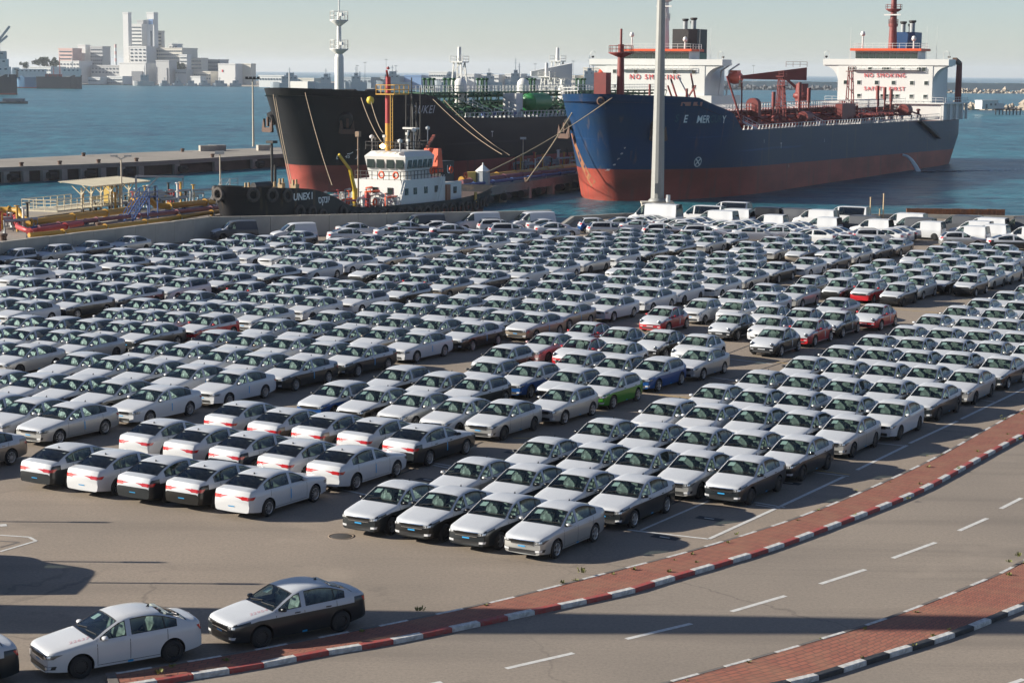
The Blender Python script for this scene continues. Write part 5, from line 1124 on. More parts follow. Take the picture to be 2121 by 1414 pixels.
for x, y, h in ((96, -6, 9.5), (60, -5, 8.5), (52, -8, 7)):
    q = MB()
    for dx, dy in ((-.9, -.7), (.9, -.7), (.9, .7), (-.9, .7)): q.bar((x + dx, y + dy, 7), (x + dx * .45, y + dy * .45, 7 + h), .16)
    for k in range(4):
        z = 7 + h * (k + .5) / 4.5; w = .9 - .5 * (k + .5) / 4.5; q.bar((x - w, y - w * .78, z), (x + w, y - w * .78, z + 1.6), .1); q.bar((x + w, y - w * .78, z), (x - w, y + w * .78, z + 1.6), .1)
    q.box((x, y, 7 + h), (1.6, 1.4, .15)); rail(q, [(x - .8, y - .7, 7 + h), (x + .8, y - .7, 7 + h), (x + .8, y + .7, 7 + h)], .9, 1, .07); q.build('lattice_tower', SREDP, blue)
for x, y, h in ((64, -7, 7.5), (72, -6, 6.5), (112, -8, 6.5), (114, -6, 6.8), (116.5, -8, 6.2), (104, -9, 5), (48, -8, 6)):
    q = MB(); q.cyl((x, y, 7), (x, y, 7 + h), .22, n=8); q.cyl((x, y, 7 + h * .6), (x, y, 7 + h), .34, n=8); q.build('vent_riser', SREDP, blue)
MB().box((83.5, -9.2, 8.9), (8, 1.2, 3.6)).build('manifold_screen', SREDP, blue)
q = MB()
for k in range(10): q.cyl((92 + k * 1.6, -11.5, 8.6), (92 + k * 1.6, -9, 8.6), .28, n=8)
q.build('manifold_flanges', SREDP, blue)
q = MB(); rail(q, [(92, -9, 9.8), (108, -9, 9.8)], 1.4, .5, .09); q.build('manifold_railing', WHITEP, blue)
q = MB(); q.cyl((120, -9.5, 9), (123, -9.5, 9), 1.15, n=16); q.build('deck_tank', SREDP, blue); MB().cyl((57, -10, 8.7), (60, -10, 8.7), 1.0, n=16).build('deck_tank', SREDP, blue)
for x in (34, 66, 100, 126):
    q = MB(); q.bar((x, -11, 7), (x + 3.5, -3, 10), .9, .08); rail(q, [(x, -11, 7), (x + 3.5, -3, 10)], .9, 1, .06); q.build('deck_ladder', WHITEP, blue)
# poop and bridge
bx = 139
MB().box((bx + 9, 0, 8.4), (19, 24.4, 3.4)).build('poop_house', WHITEP, blue)
q = MB()
for x in (bx - .5, bx + 5, bx + 10, bx + 15, bx + 19): q.box((x, -12.6, 8.4), (.5, .5, 3.4))
q.box((bx + 9.2, 0, 10.15), (20.5, 26, .3)); q.build('poop_deck', WHITEP, blue)
q = MB(); rail(q, [(bx - 1, 12.5, 10.3), (bx - 1, -12.8, 10.3), (bx + 19, -12.8, 10.3)], 1.05, 1.5, .07); q.build('poop_railing', WHITEP, blue)
bridge(blue, bx, 10.3, 20.2, 26.8, 7.6, 12, 17.9, ORANGE, (bx + 12, -1.2, 4.6, 5.5, 6), [(7.2, mat('funnel_blue', (.012, .06, .17), .5))], (bx + 7, .6, .95, 11.5, SREDP),
       [('NO SMOKING', 15.75, 1.15, 1.3), ('SAFETY FIRST', 13.0, 1.15, 1.3)],
       [(17.1, (7.6, 6.6, 3.2, .2, -.7, -3.6, -7.2, -8.2)), (14.3, (8.4, 5.5, 1.7, -1.9, -5.8, -8.8)), (11.5, (5.4, .4, -.6, -1.8, -2.8, -5.8, -8.7))])
q = MB(); q.cyl((bx + 16, -11.5, 10.3), (bx + 16, -11.5, 18.6), .75, .6, 12); q.build('stores_crane_post', SREDP, blue); MB().bar((bx + 16, -11.5, 18.4), (bx + 10, -12, 19.2), .9, .8).build('stores_crane_jib', ANCH, blue)
q = MB(); pts = [Vector((118, -(bB(118, 5) + .45), 7.0)), Vector((133, -(bB(133, 3) + .5), 3.2))]; q.bar(pts[0], pts[1], .9, .18); rail(q, pts, .8, 1.2, .06); q.build('accommodation_ladder', BLACKM, blue)
# ballast water jet
q = MB(); p0 = Vector((108, -(bB(108, 1) + .1), .7)); R_ = random.Random(5)
for k in range(16):
    a = R_.uniform(-.15, .15); pts = [p0 + Vector((.15 * t * 6 + a * t, -3.0 * t * (1 + a * .5), -3.2 * t * t + a * .4 * t)) for t in [i / 8 for i in range(9)]]; q.tube(pts, .15 + .08 * R_.random(), 5)
FOAM = mat('water_foam', (.75, .80, .82), .6, bump=.5, bscale=3)
q.build('water_jet', FOAM, blue)
q = MB()
for k in range(520):
    a = R_.expovariate(.07); w = R_.gauss(0, .7 + .05 * a); c = p0 + Vector((.4 + a * .86, -3.4 - a * .55 + w, -3.155)); s_ = R_.uniform(.15, .8) * max(.15, 1 - a / 42); q.add([c + Vector((s_ * 1.8 * math.cos(t), s_ * .6 * math.sin(t), 0)) for t in [i * .785 for i in range(8)]], [tuple(range(8))])
q.build('surface_foam', FOAM, blue)['kind'] = 'stuff'

# ---- black tanker
PHK = math.radians(63.3)
blk = thing('tanker_ship', 'black tanker with green deck, white foremast and bow pointing left', 'ship', (-31.6, 288, 0), PHK)
def topK(x): return hermite([(-9, 13.4), (8, 12.6), (13, 12.4), (16, 12.2), (23, 8.6), (60, 8.1), (175, 7.6)], x)
rowsK, bK, stK = hull(172, 26.5, 6.5, topK, (36, 33), stern=(.78, 20), cnt=7, pw=2.1)
BLKH = hull_mat('black_hull_paint', (.012, .012, .0135), (.018, .0178, .019), (.40, .09, .068), 1.6, 1.6, 172, .06)
hk, bvK = build_hull('hull', rowsK, BLKH, blk, SGREEN, lambda x: 1.1 if x < 22 else .06)
edge_fins(blk, bK, 27, 120, 8.1, WHITEP); deck_plant(blk, 25, 130, 12.2, 8.0, SGREEN, 8, 4.3)
bm_ = on_hull(text_mesh('DUKEI', 1.75, 0, shear=.25, bold=.015, space=1.15), bvK, 14.8, 9.9, mat('dull_white_letters', (.45, .46, .48), .7), 'ship_name_letters', blk)
on_hull(ring_cross(.8), bvK, 9.2, 3.1, LETTER, 'thruster_mark', blk); on_hull(text_mesh('T', 1.4, 0), bvK, 36, 5.6, LETTER, 'tug_mark', blk)
q = MB(); 
for a, b in (((-1.4, -.6), (1.2, -.6)), ((1.2, -.6), (1.2, .9)), ((1.2, .9), (.2, .2)), ((.2, .2), (-1.4, -.1)), ((-1.4, -.1), (-1.4, -.6))): 
    d = Vector((b[0] - a[0], b[1] - a[1], 0)).normalized() * .06; nrm = Vector((-d.y, d.x, 0)); A_, B_ = Vector((*a, 0)), Vector((*b, 0)); q.add([A_ - nrm, B_ - nrm, B_ + nrm, A_ + nrm], [(0, 1, 2, 3)])
on_hull(q.mesh('bulb_mark', LETTER), bvK, 2.6, 3.2, LETTER, 'bulb_mark', blk); on_hull(text_mesh('45', .7, 0), bvK, 2.5, 2.9, LETTER, 'frame_number', blk)
for side in (1, -1):
    pt, nn_ = hull_pt(bvK, .8 if side < 0 else -.5, 8.6, side, .2); hawse(blk, pt, nn_ + Vector((-.4, 0, -.3)), 1.15); anchor(blk, pt + nn_ * .7 + Vector((0, 0, -1.2)), 1.0, math.radians(70 if side > 0 else -35))
z0 = 11.5
q = MB(); q.cyl((8, -1, z0), (8, -1, z0 + 6.4), .75, .68, 14); q.cyl((8, -1, z0 + 6.4), (8, -1, z0 + 7.2), .68, .42, 14); q.cyl((8, -1, z0 + 7), (8, -1, z0 + 13.2), .38, .3, 12); q.cyl((8, -1, z0 + 13), (8, -1, z0 + 16), .12, n=6); q.build('foremast', WHITEP, blk)
for z in (7.6, 12.0):
    q = MB(); q.lathe([(.4, -.8), (1.5, 0), (1.5, .1), (.4, .1)], (8, -1, z0 + z), 10); rail(q, [(8 + 1.4 * math.cos(a), -1 + 1.4 * math.sin(a), z0 + z + .1) for a in [k * .628 for k in range(11)]], 1.3, 2, .07); q.box((7, -2, z0 + z + .9), (.5, .5, .5)); q.build('mast_platform', WHITEP, blk)
MB().prism([(-1.0, -1.0), (1.2, -1.0), (1.2, 2.4), (-1.0, 2.4)], z0, z0 + 2.7).build('windlass_shelter', WHITEP, blk)
MB().cyl((-3.5, .6, z0), (-3.5, .6, z0 + 4), .12, n=6).build('jack_staff', WHITEP, blk)
for x, y in ((3, -4), (8, -3), (9, 2), (11, -5)):
    q = MB(); q.cyl((x, y - .9, z0 + .8), (x, y + .9, z0 + .8), .75, n=12); q.box((x, y, z0 + .3), (1.8, 2.2, .6)); q.build('mooring_winch', BLACKM, blk)
for i, (x, y) in enumerate(((31, -4), (38, -4), (50, -4), (69, -4), (91, -4))):
    q = MB()
    for dx in (-.7, .7):
        for dy in (-.5, .5): q.cyl((x + dx, y + dy, 8), (x + dx, y + dy, 14.6), .17, n=8); q.lathe([(.17, 0), (.38, .1), (.38, .35), (0, .4)], (x + dx, y + dy, 14.4), 8)
    for z in (10, 11.6, 13.2): q.bar((x - .7, y - .5, z), (x + .7, y - .5, z), .14); q.bar((x - .7, y + .5, z), (x + .7, y + .5, z), .14)
    q.build('vent_post', SGREEN, blk)
for x, y in ((42, -4), (66, -4)):
    q = MB(); q.lathe([(1.2, 0), (1.2, 4.4), (1.0, 5.2), (.5, 5.7), (0, 5.8)], (x, y, 9), 14); q.build('white_vent_trunk', WHITEP, blk)
def lattice(parent, x, y, z, h, w, m):
    q = MB()
    for dx, dy in ((-w, -w), (w, -w), (w, w), (-w, w)): q.bar((x + dx, y + dy, z), (x + dx * .5, y + dy * .5, z + h), .22)
    for k in range(5):
        a = 1 - .5 * k / 5; b_ = 1 - .5 * (k + 1) / 5; z0_ = z + h * k / 5; z1_ = z + h * (k + 1) / 5; q.bar((x - w * a, y - w * a, z0_), (x + w * b_, y - w * b_, z1_), .12); q.bar((x + w * a, y - w * a, z0_), (x + w * b_, y + w * b_, z1_), .12); q.bar((x - w * a, y + w * a, z0_), (x - w * b_, y - w * b_, z1_), .12)
    q.box((x, y, z + h), (2.4, 2.4, .2)); rail(q, [(x - 1.2, y - 1.2, z + h), (x + 1.2, y - 1.2, z + h), (x + 1.2, y + 1.2, z + h), (x - 1.2, y + 1.2, z + h)], 1, 1.2, .09); q.cyl((x, y, z + h), (x, y, z + h + 2.6), .4, .3, 8)
    return q.build('lattice_mast', m, parent)
lattice(blk, 49, 0, 8, 9.5, 1.4, WHITEP); lattice(blk, 91, 1, 8, 10, 1.6, WHITEP); lattice(blk, 82, -1, 8, 7, 1.3, WHITEP)
q = MB(); q.cyl((86, -3, 8), (86, -3, 14.5), 1.5, 1.2, 14); q.build('crane_pedestal', WHITEP, blk)
q = MB(); q.add([(86, -4.5, 14.6), (86, -4.5, 17.6), (82.5, 2.5, 15.2), (82.5, 2.5, 16.0), (87.5, -3, 14.6), (87.5, -3, 17.6), (83.5, 3.2, 15.2), (83.5, 3.2, 16.0)], [(0, 1, 3, 2), (4, 6, 7, 5), (1, 5, 7, 3), (0, 2, 6, 4), (2, 3, 7, 6), (0, 4, 5, 1)]); q.build('crane_jib', WHITEP, blk)
q = MB(); q.cyl((57, -9.5, 10.6), (63.5, -9.5, 10.6), 1.6, n=20); q.lathe([(1.6, 0), (1.1, .5), (0, .7)], (63.5, -9.5, 10.6), 20, axis='X'); q.lathe([(1.6, 0), (1.1, -.5), (0, -.7)], (57, -9.5, 10.6), 20, axis='X'); q.box((58.5, -9.5, 8.8), (.5, 2.4, 1.6)); q.box((62, -9.5, 8.8), (.5, 2.4, 1.6)); q.build('foam_tank', mat('tank_green', (.02, .20, .05), .45), blk)
MB().box((54, -8, 10), (2.6, 2.6, 4.4)).build('pump_house', WHITEP, blk)
for k in range(6): MB().cyl((34 + 4 * k, -10.5, 8.2), (34 + 4 * k, -10.5, 9.2), .4, n=8).build('deck_drum', random.choice((BLUEM, SGREEN, BLACKM)), blk)
q = MB(); rail(q, [(38, -4, 12), (44, -9, 8.4)], 1, .9, .09); rail(q, [(44, -9.5, 8.6), (51, -9.5, 8.6)], 1.1, 1.5, .09); q.bar((38, -4, 12), (44, -9, 8.4), 1.0, .1); q.build('deck_ladder', WHITEP, blk)
bx = 138
MB().box((bx + 8, 0, 9.2), (18, 27, 4)).build('poop_house', WHITEP, blk)
bridge(blk, bx, 9.5, 23, 31, 8.1, 12, 17.6, ORANGE, (bx + 13, -2.8, 6, 6, 6), [(1.0, mat('funnel_green', (.03, .16, .08), .5)), (.5, WHITEP), (1.4, mat('funnel_green2', (.03, .12, .07), .5)), (5.2, BLACKM)], (bx + 7, .6, .95, 15, WHITEP),
       [('NO SMOKING', 15.0, 1.5, 1.35)], [(16.2, (9.5, 4.5, -4.6, -9)), (13.0, (9.5, -9)), (10.4, (2, 0, -5))])
for sg in (1, -1):
    q = MB(); q.lathe([(0, -3.2), (.7, -2.9), (1.25, -1.8), (1.35, 0), (1.25, 1.8), (.7, 2.9), (0, 3.2)], (bx + 8, sg * 15.5, 15), 12, axis='X'); q.box((bx + 8, sg * 15.5, 16.1), (2.4, 1.6, 1.0)); q.build('lifeboat', mat('lifeboat_orange', (.62, .08, .03), .5), blk)
    q = MB()
    for dx in (-2.4, 2.4): q.tube([(bx + 8 + dx, sg * 12.6, 11), (bx + 8 + dx, sg * 13.2, 16.5), (bx + 8 + dx, sg * 15.5, 18)], .2, 6)
    q.build('davit', WHITEP, blk)
# mooring lines: each one a thing of its own
def rope(pts, label, r=.055):
    P = [Vector(p) for p in pts]; 
    if len(P) == 2:
        a, b = P; L = (b - a).length; P = [a.lerp(b, t) - Vector((0, 0, 4 * t * (1 - t) * L * .025)) for t in [i / 12 for i in range(13)]]
    c = P[0].copy(); q = MB(); q.tube([p - c for p in P], r, 5); tag(q.build('mooring_rope', ROPE, None, tuple(c)), label, 'rope', 'mooring ropes')
rope([PD(1268, 203, 266), PD(1008, 357, 255)], 'long mooring rope from the blue bow to the pointed jetty beacon')
rope([PD(1264, 205, 266), PD(1012, 356, 256)], 'second long mooring rope beside the one from the blue bow')
rope([PD(1192, 222, 275), PD(1091, 375, 272)], 'steep mooring rope from the blue bow side to a jetty bollard', .09)
rope([PD(566, 196, 279), PD(603, 388, 262)], 'mooring rope hanging down from the tip of the black bow'); rope([PD(570, 198, 279), PD(608, 392, 260)], 'twin mooring rope just right of the one at the black bow tip')
rope([PD(632, 192, 277), PD(688, 384, 256)], 'mooring rope from the centre of the black bow down to the tug'); rope([PD(748, 203, 272), PD(790, 294, 250)], 'rope from the black side to the tug mast, left of two'); rope([PD(767, 205, 272), PD(793, 275, 250)], 'rope with yellow buoy from the black side, right of two')
rope([PD(920, 208, 294), PD(1056, 322, 275)], 'thin rope sagging along the black hull to the jetty, upper', .05); rope([PD(897, 206, 291), PD(1040, 320, 273)], 'thin rope sagging along the black hull to the jetty, lower', .05)
q = MB(); c_ = PD(767, 208, 271); q.lathe([(0, -.6), (.45, -.4), (.55, 0), (.45, .4), (0, .6)], n=10); tag(q.build('marker_buoy', mat('buoy_yellow', (.7, .5, .04), .5), None, tuple(c_)), 'yellow buoy hung on a rope at the black hull', 'buoy')
# ------------------------------------------------------------------ bunker tug
PT = math.radians(62)
tug = thing('bunker_tug', 'black bunker tug with white wheelhouse and tyre fenders moored below the black tanker', 'boat', (-30, 200, 0), PT)
def topT(x): return hermite([(-2, 3.7), (8, 3.1), (13, 2.0), (17, .7), (22, .35), (40, .2), (48, .5), (56, 1.4)], x)
rowsT, bT, stT = hull(55, 8.6, 2.0, topT, (13, 9), stern=(.62, 10), cnt=5, nz=8, ns=40)
TUGH = hull_mat('tug_hull_paint', (.016, .016, .018), (.03, .028, .028), (.20, .05, .04), -1.3, -.6, 55, .5)
ht, bvT = build_hull('hull', rowsT, TUGH, tug, mat('tug_deck', (.10, .07, .06), .8, var=.4), lambda x: .8)
on_hull(text_mesh('UNEX I', 1.05, 0, bold=.03), bvT, 7.4, 2.3, LETTER, 'name_letters', tug); on_hull(text_mesh('סקנוי', 1.05, 0, bold=.03), bvT, 11.3, 1.75, LETTER, 'name_letters', tug)
on_hull(ring_cross(.42), bvT, 13.5, -1.1, LETTER, 'thruster_mark', tug)
TYR = mat('fender_tyre', (.055, .05, .047), .9, var=.6, scale=4, col2=(.14, .11, .09))
tm = MB(); n = 14; tv = [(( .60 + .20 * math.cos(b)) * math.cos(a), .20 * math.sin(b), (.60 + .20 * math.cos(b)) * math.sin(a)) for a in [2 * math.pi * i / n for i in range(n)] for b in [2 * math.pi * j / 7 for j in range(7)]]
tm.add(tv, [(i * 7 + j, ((i + 1) % n) * 7 + j, ((i + 1) % n) * 7 + (j + 1) % 7, i * 7 + (j + 1) % 7) for i in range(n) for j in range(7)], 0, True); tme = tm.mesh('tyre_fender', TYR)
for k in range(26):
    x = .6 + k * 2.05; z = topT(x) - (1.15 if x > 13.5 else .75 if x < 4.8 else 2.5)
    pt, nn_ = hull_pt(bvT, x, z, -1, .15); o = link('tyre_fender', tme, tug, tuple(pt)); o.rotation_euler = (0, 0, math.atan2(nn_.y, nn_.x) + math.pi / 2)
for k in range(5):
    pt, nn_ = hull_pt(bvT, -1.2 + .7 * k, 2.9 - .02 * k, 1, .15); o = link('tyre_fender', tme, tug, tuple(pt)); o.rotation_euler = (0, 0, math.atan2(nn_.y, nn_.x) + math.pi / 2)
MB().box((34.5, 0, 1.5), (10.5, 6.6, 3.0)).box((42.2, .2, 1.1), (5, 6.0, 2.2)).build('deckhouse', WHITEP, tug)
wv = [(30, -3), (30, 3), (38.5, 3), (38.5, -3)]
q = MB(); a_ = [(31.5, -2.5, 3.0), (31.5, 2.5, 3.0), (37.5, 2.5, 3.0), (37.5, -2.5, 3.0)]; b_ = [(30.9, -2.9, 5.7), (30.9, 2.9, 5.7), (37.8, 2.9, 5.7), (37.8, -2.9, 5.7)]; c_ = [(31.5, -2.3, 6.3), (31.5, 2.3, 6.3), (37.3, 2.3, 6.3), (37.3, -2.3, 6.3)]
q.add(a_ + b_ + c_, [(0, 1, 5, 4), (1, 2, 6, 5), (2, 3, 7, 6), (3, 0, 4, 7), (4, 5, 9, 8), (5, 6, 10, 9), (6, 7, 11, 10), (7, 4, 8, 11), (8, 9, 10, 11)]); q.build('wheelhouse', WHITEP, tug)
for y in (-2.05, -.7, .7, 2.05): MB().box((31.05, y, 4.8), (.14, 1.05, 1.05)).build('wheelhouse_window', DKWIN, tug)
for x in (32.1, 33.3, 34.5, 35.7, 36.9): MB().box((x, -2.77, 4.8), (.9, .14, 1.05)).build('wheelhouse_window', DKWIN, tug)
for x, z in ((30.5, 1.6), (32.5, 1.6), (35, 1.6), (37.5, 1.6), (43, 1.2)): MB().box((x, -3.33 if x < 40 else -2.85, z), (.7, .1, .8)).build('port_light', DKWIN, tug)
for y in (-1.8, .3): MB().box((29.2, y, 1.7), (.1, .7, .8)).build('port_light', DKWIN, tug)
MB().box((40.2, -3.3, 1.0), (.9, .5, 2.0)).build('door', mat('tug_door', (.30, .12, .06), .6), tug)
q = MB(); rail(q, [(29.3, -3.2, 3.0), (39.7, -3.2, 3.0), (39.7, 3, 3.0)], 1.0, .8, .07); rail(q, [(29.3, 3.2, 3.0), (29.3, -3.2, 3.0)], 1, .8, .07); q.build('boat_deck_railing', BLACKM, tug)
def life_ring(loc, yaw): 
    q = MB(); n = 14; q.add([((.36 + .11 * math.cos(b)) * math.cos(a), .11 * math.sin(b), (.36 + .11 * math.cos(b)) * math.sin(a)) for a in [2 * math.pi * i / n for i in range(n)] for b in [2 * math.pi * j / 6 for j in range(6)]], [(i * 6 + j, ((i + 1) % n) * 6 + j, ((i + 1) % n) * 6 + (j + 1) % 6, i * 6 + (j + 1) % 6) for i in range(n) for j in range(6)], 0, True); q.build('life_ring', ORANGE, tug, loc, yaw)
for l, y in (((36, -3.55, 3.9), 0), ((40.8, -3.55, 3.8), 0), ((29.2, -2.6, 3.6), 1.57), ((29.2, -.6, 3.6), 1.57), ((45, -3.2, 2.9), 0), ((22, -4.2, .9), 0)): life_ring(l, y)
q = MB(); q.box((44, .3, 3.4), (3.2, 3.0, 2.6)); q.build('funnel', BLACKM, tug); lettering('funnel_letter', 'U', 1.5, LETTER, tug, (44.2, -1.25, 3.6), (1, 0, 0), ext=.02)
for dx in (-.7, .7): MB().tube([(44 + dx, .3, 4.6), (44 + dx, .3, 5.5), (44.4 + dx, .3, 5.8)], .22, 8).build('exhaust_pipe', BLACKM, tug)
q = MB(); q.add([(39.6, -2.2, 3.4), (41.2, -2.2, 3.4), (41.2, .2, 3.4), (39.6, .2, 3.4), (40.2, -2.0, 6.4), (41.0, -2.0, 6.4), (41.0, 0, 6.4), (40.2, 0, 6.4)], [(0, 1, 5, 4), (1, 2, 6, 5), (2, 3, 7, 6), (3, 0, 4, 7), (4, 5, 6, 7)]); q.build('orange_hood', ORANGE, tug)
R_0 = random.Random(21)
# fire monitor tower: yellow below, red above
q = MB(); q.cyl((33, .8, 6.2), (33, .8, 9.6), .36, n=14); q.build('monitor_tower_base', YELM, tug)
q = MB(); q.cyl((33, .8, 9.6), (33, .8, 13.2), .36, n=14); q.cyl((33, .8, 13.2), (33, .8, 15.2), .3, n=10); q.lathe([(0, -.2), (.25, 0), (0, .25)], (33, .8, 16.2), 8); q.bar((33, .8, 15), (32, .4, 15.9), .22); q.build('monitor_tower_top', REDM, tug)
q = MB(); q.box((33.6, .6, 13.1), (3.4, 2.6, .15)); rail(q, [(32, -.7, 13.1), (35.3, -.7, 13.1), (35.3, 1.9, 13.1), (32, 1.9, 13.1), (32, -.7, 13.1)], 1.1, .9, .09); q.build('monitor_platform', YELM, tug)
q = MB()
for dx in (0, .5): q.bar((31.9 + dx, -.2, 6.6), (31.9 + dx, -.2, 13.1), .08)
for k in range(14): q.bar((31.9, -.2, 6.8 + k * .45), (32.4, -.2, 6.8 + k * .45), .06)
q.build('tower_ladder', YELM, tug)
for x, y, h in ((36.3, -.5, 8.6), (35.2, -1.4, 6.0), (37.2, .8, 6.5), (38.6, -.4, 7.4), (39.3, .6, 5.5)):
    MB().cyl((x, y, 6.5), (x, y, 6.5 + h), .15, .08, 6).build('aerial_mast', BLACKM, tug)
for z in (8.5, 10.2, 11.8, 13.4): MB().bar((35.3, -.5, z), (37.3, -.5, z), .08).build('mast_yard', BLACKM, tug)
MB().box((35, -1.2, 9.0), (.3, 2.2, .22)).build('radar_scanner', WHITEP, tug)
for x, y, h in ((30.5, -2.4, 1.0), (34.5, -1.9, 2.2), (37.3, -2.2, 2.4), (31.2, 2, 1.4)):
    q = MB(); q.cyl((x, y, 6.4), (x, y, 6.4 + h), .07, n=6); q.lathe([(0, h - .05), (.28, h + .05), (.3, h + .3), (0, h + .5)], (x, y, 6.4), 10); q.build('satellite_dome', WHITEP, tug)
q = MB(); rail(q, [(30.6, -2.5, 6.55), (37.6, -2.5, 6.55), (37.6, 2.5, 6.55)], .9, .8, .07); rail(q, [(30.6, 2.5, 6.55), (30.6, -2.5, 6.55)], .9, .8, .07); q.build('roof_railing', BLACKM, tug)
for k in range(12): x = R_0.uniform(31, 38); y = R_0.uniform(-2.2, 2.2); h = R_0.uniform(.5, 2.2); qq = MB(); qq.cyl((x, y, 6.5), (x, y, 6.5 + h), .06, n=6); qq.box((x, y, 6.5 + h), (.35, .3, .3)); qq.build('deck_light', BLACKM if k % 3 else WHITEP, tug)
for dx in (-.8, .8): MB().bar((36.3 + dx, -.5 - abs(dx), 6.6), (36.3, -.5, 13.5), .1).build('mast_stay', BLACKM, tug)
q = MB(); q.bar((36.5, -2.6, 6.7), (40.0, -1.5, 8.0), .35, .25); q.build('davit_arm', mat('davit_red', (.30, .08, .05), .6), tug)
LAMPM = bpy.data.materials.new('lit_deck_lamp'); LAMPM.use_nodes = True; e_ = LAMPM.node_tree.nodes['Principled BSDF']; e_.inputs['Emission Color'].default_value = (1, .55, .15, 1); e_.inputs['Emission Strength'].default_value = 9; e_.inputs['Base Color'].default_value = (1, .6, .2, 1)
MB().lathe([(0, -.3), (.3, -.15), (.34, .1), (0, .35)], (30.1, -.2, 6.95), 12).build('lit_lamp', LAMPM, tug)
# knuckle crane, deck manifold, bow gear
q = MB(); q.cyl((22, -1.5, 0), (22, -1.5, 2.4), .32, n=10); q.bar((22, -1.5, 2.2), (20.9, -1.5, 4.6), .28, .34); q.bar((20.9, -1.5, 4.6), (18.6, -1.5, 6.4), .22, .28); q.bar((22, -1.5, 1.4), (21, -1.5, 4.0), .16); q.build('knuckle_crane', mat('crane_yellow', (.55, .40, .03), .5), tug)
R_ = random.Random(4)
for k in range(64):
    x = R_.uniform(13.5, 29); y = R_.uniform(-3.5, 2.6); h = R_.uniform(.9, 2.1); q = MB()
    if k % 3 == 0: q.tube([(x, y, 0), (x, y, h), (x + R_.uniform(1, 3.5), y + R_.uniform(-.5, .5), h)], .14, 7)
    elif k % 3 == 1: q.cyl((x, y, -.3), (x, y, h), .22, n=8); q.cyl((x, y, h * .7), (x, y, h * .9), .34, n=8)
    else: q.bar((x, y, -.3), (x, y, h), .08); q.lathe([(.05, 0), (.24, .02), (.24, .07), (.05, .09)], (x, y, h), 10)
    q.build('deck_fitting', (GREYM, WHITEP, GREYM, REDM)[k % 4] if k % 7 else ORANGE, tug)
q = MB()
for y in (-3.6, 3.4): rail(q, [(14, y, .3), (28, y, .3)], 1.0, 1.2, .06)
q.build('deck_railing', GREYM, tug)
for x, y, s in ((3, 0, 1.0), (5.5, -1.6, .7), (10.5, -1, .7), (11.5, 1.5, .6)):
    q = MB(); q.box((x, y, 2.9), (1.0 * s, 1.0 * s, 1.0)); q.cyl((x - .3, y, 3.3), (x - .3, y, 3.9), .13, n=8); q.cyl((x + .3, y, 3.3), (x + .3, y, 3.9), .13, n=8); q.build('mooring_bitts', mat('bitts_tan', (.42, .30, .16), .7), tug)
q = MB(); q.cyl((2, -1.5, 3.6), (5, -1.5, 3.6), .4, n=10); q.build('anchor_windlass', BLACKM, tug)
q = MB(); q.cyl((7.6, 0, 2.5), (7.6, 0, 8.0), .14, n=8); q.box((7.6, 0, 8.1), (.9, .9, .3)); q.bar((7.9, -.2, 2.5), (7.9, -.2, 5.6), .3, .1); q.build('bow_light_mast', BLACKM, tug)
q = MB(); q.cyl((20.5, -2.9, 0), (20.5, -2.9, 8.6), .1, n=8); q.box((20.5, -2.9, 8.7), (.5, .5, .6)); q.build('deck_light_mast', mat('post_brown', (.25, .17, .11), .7), tug)
for x0_, z0_ in ((27.6, 0), (36.6, 0)):
    q = MB(); q.bar((x0_, -3.7, z0_), (x0_ + 1.6, -3.7, 3.3), .08); q.bar((x0_ + .6, -3.7, z0_), (x0_ + 2.2, -3.7, 3.3), .08)
    for k in range(9): q.bar((x0_ + 1.6 * k / 9, -3.7, 3.3 * k / 9), (x0_ + .6 + 1.6 * k / 9, -3.7, 3.3 * k / 9), .05)
    q.build('ladder', WHITEP, tug)
MB().box((45.5, -4.4, .2), (.5, .12, 1.3)).build('yellow_mark', YELM, tug)

# ------------------------------------------------------------------ jetty fittings
def pipe(px, r, m, label, name='pipeline', sup=True):
    P = [G(u, v, z) for u, v, z in px]; c = Vector((P[0].x, P[0].y, 0)); root = thing(name, label, 'pipe', tuple(c))
    fine = []
    for a, b in zip(P[:-1], P[1:]):
        n_ = max(2, int((b - a).length / 3)); fine += [a.lerp(b, i / n_) for i in range(n_)]
    fine.append(P[-1]); q = MB(); q.tube([p - c for p in fine], r, 10); q.build('pipe', m, root)
    acc = 0
    for a, b in zip(fine[:-1], fine[1:]):
        acc += (b - a).length
        if acc > 6 and abs(a.z - b.z) < .3:
            acc = 0; d = (b - a).normalized(); q = MB(); s = Vector((d.y, -d.x, 0)) * (r + .1); p = a - c
            q.bar(p - s + Vector((0, 0, -p.z)), p - s, .12); q.bar(p + s + Vector((0, 0, -p.z)), p + s, .12); q.bar(p - s + Vector((0, 0, -r - .06)), p + s + Vector((0, 0, -r - .06)), .12); q.build('pipe_support', GREYM, root)
            f = MB(); f.cyl(p - d * .08, p + d * .08, r + .12, n=12); f.build('flange', m, root)
pipe([(-60, 440, 1.6), (0, 435, 1.6), (38, 436, 1.6), (48, 452, .9), (62, 461, .8), (150, 450, .8), (250, 437, .8), (274, 432, .8), (275, 418, 1.6), (310, 412, 1.8), (322, 426, .9), (350, 427, .9), (460, 416, .9)], .34, YELM, 'thick yellow pipeline with two raised bends on the left jetty')
pipe([(-60, 447, 1.1), (0, 443, 1.1), (30, 444, 1.1), (37, 470, .7), (62, 480, .6), (170, 463, .6)], .25, REDM, 'red pipeline with a drop bend at the left edge of the jetty')
pipe([(60, 487, .4), (130, 481, .4), (300, 460, .4), (470, 436, .4)], .22, YELM, 'thin yellow pipeline low along the quay apron'); pipe([(80, 470, .5), (200, 455, .5), (330, 443, .5), (470, 428, .5)], .2, PINKM, 'pink pipeline running to the tug bow')
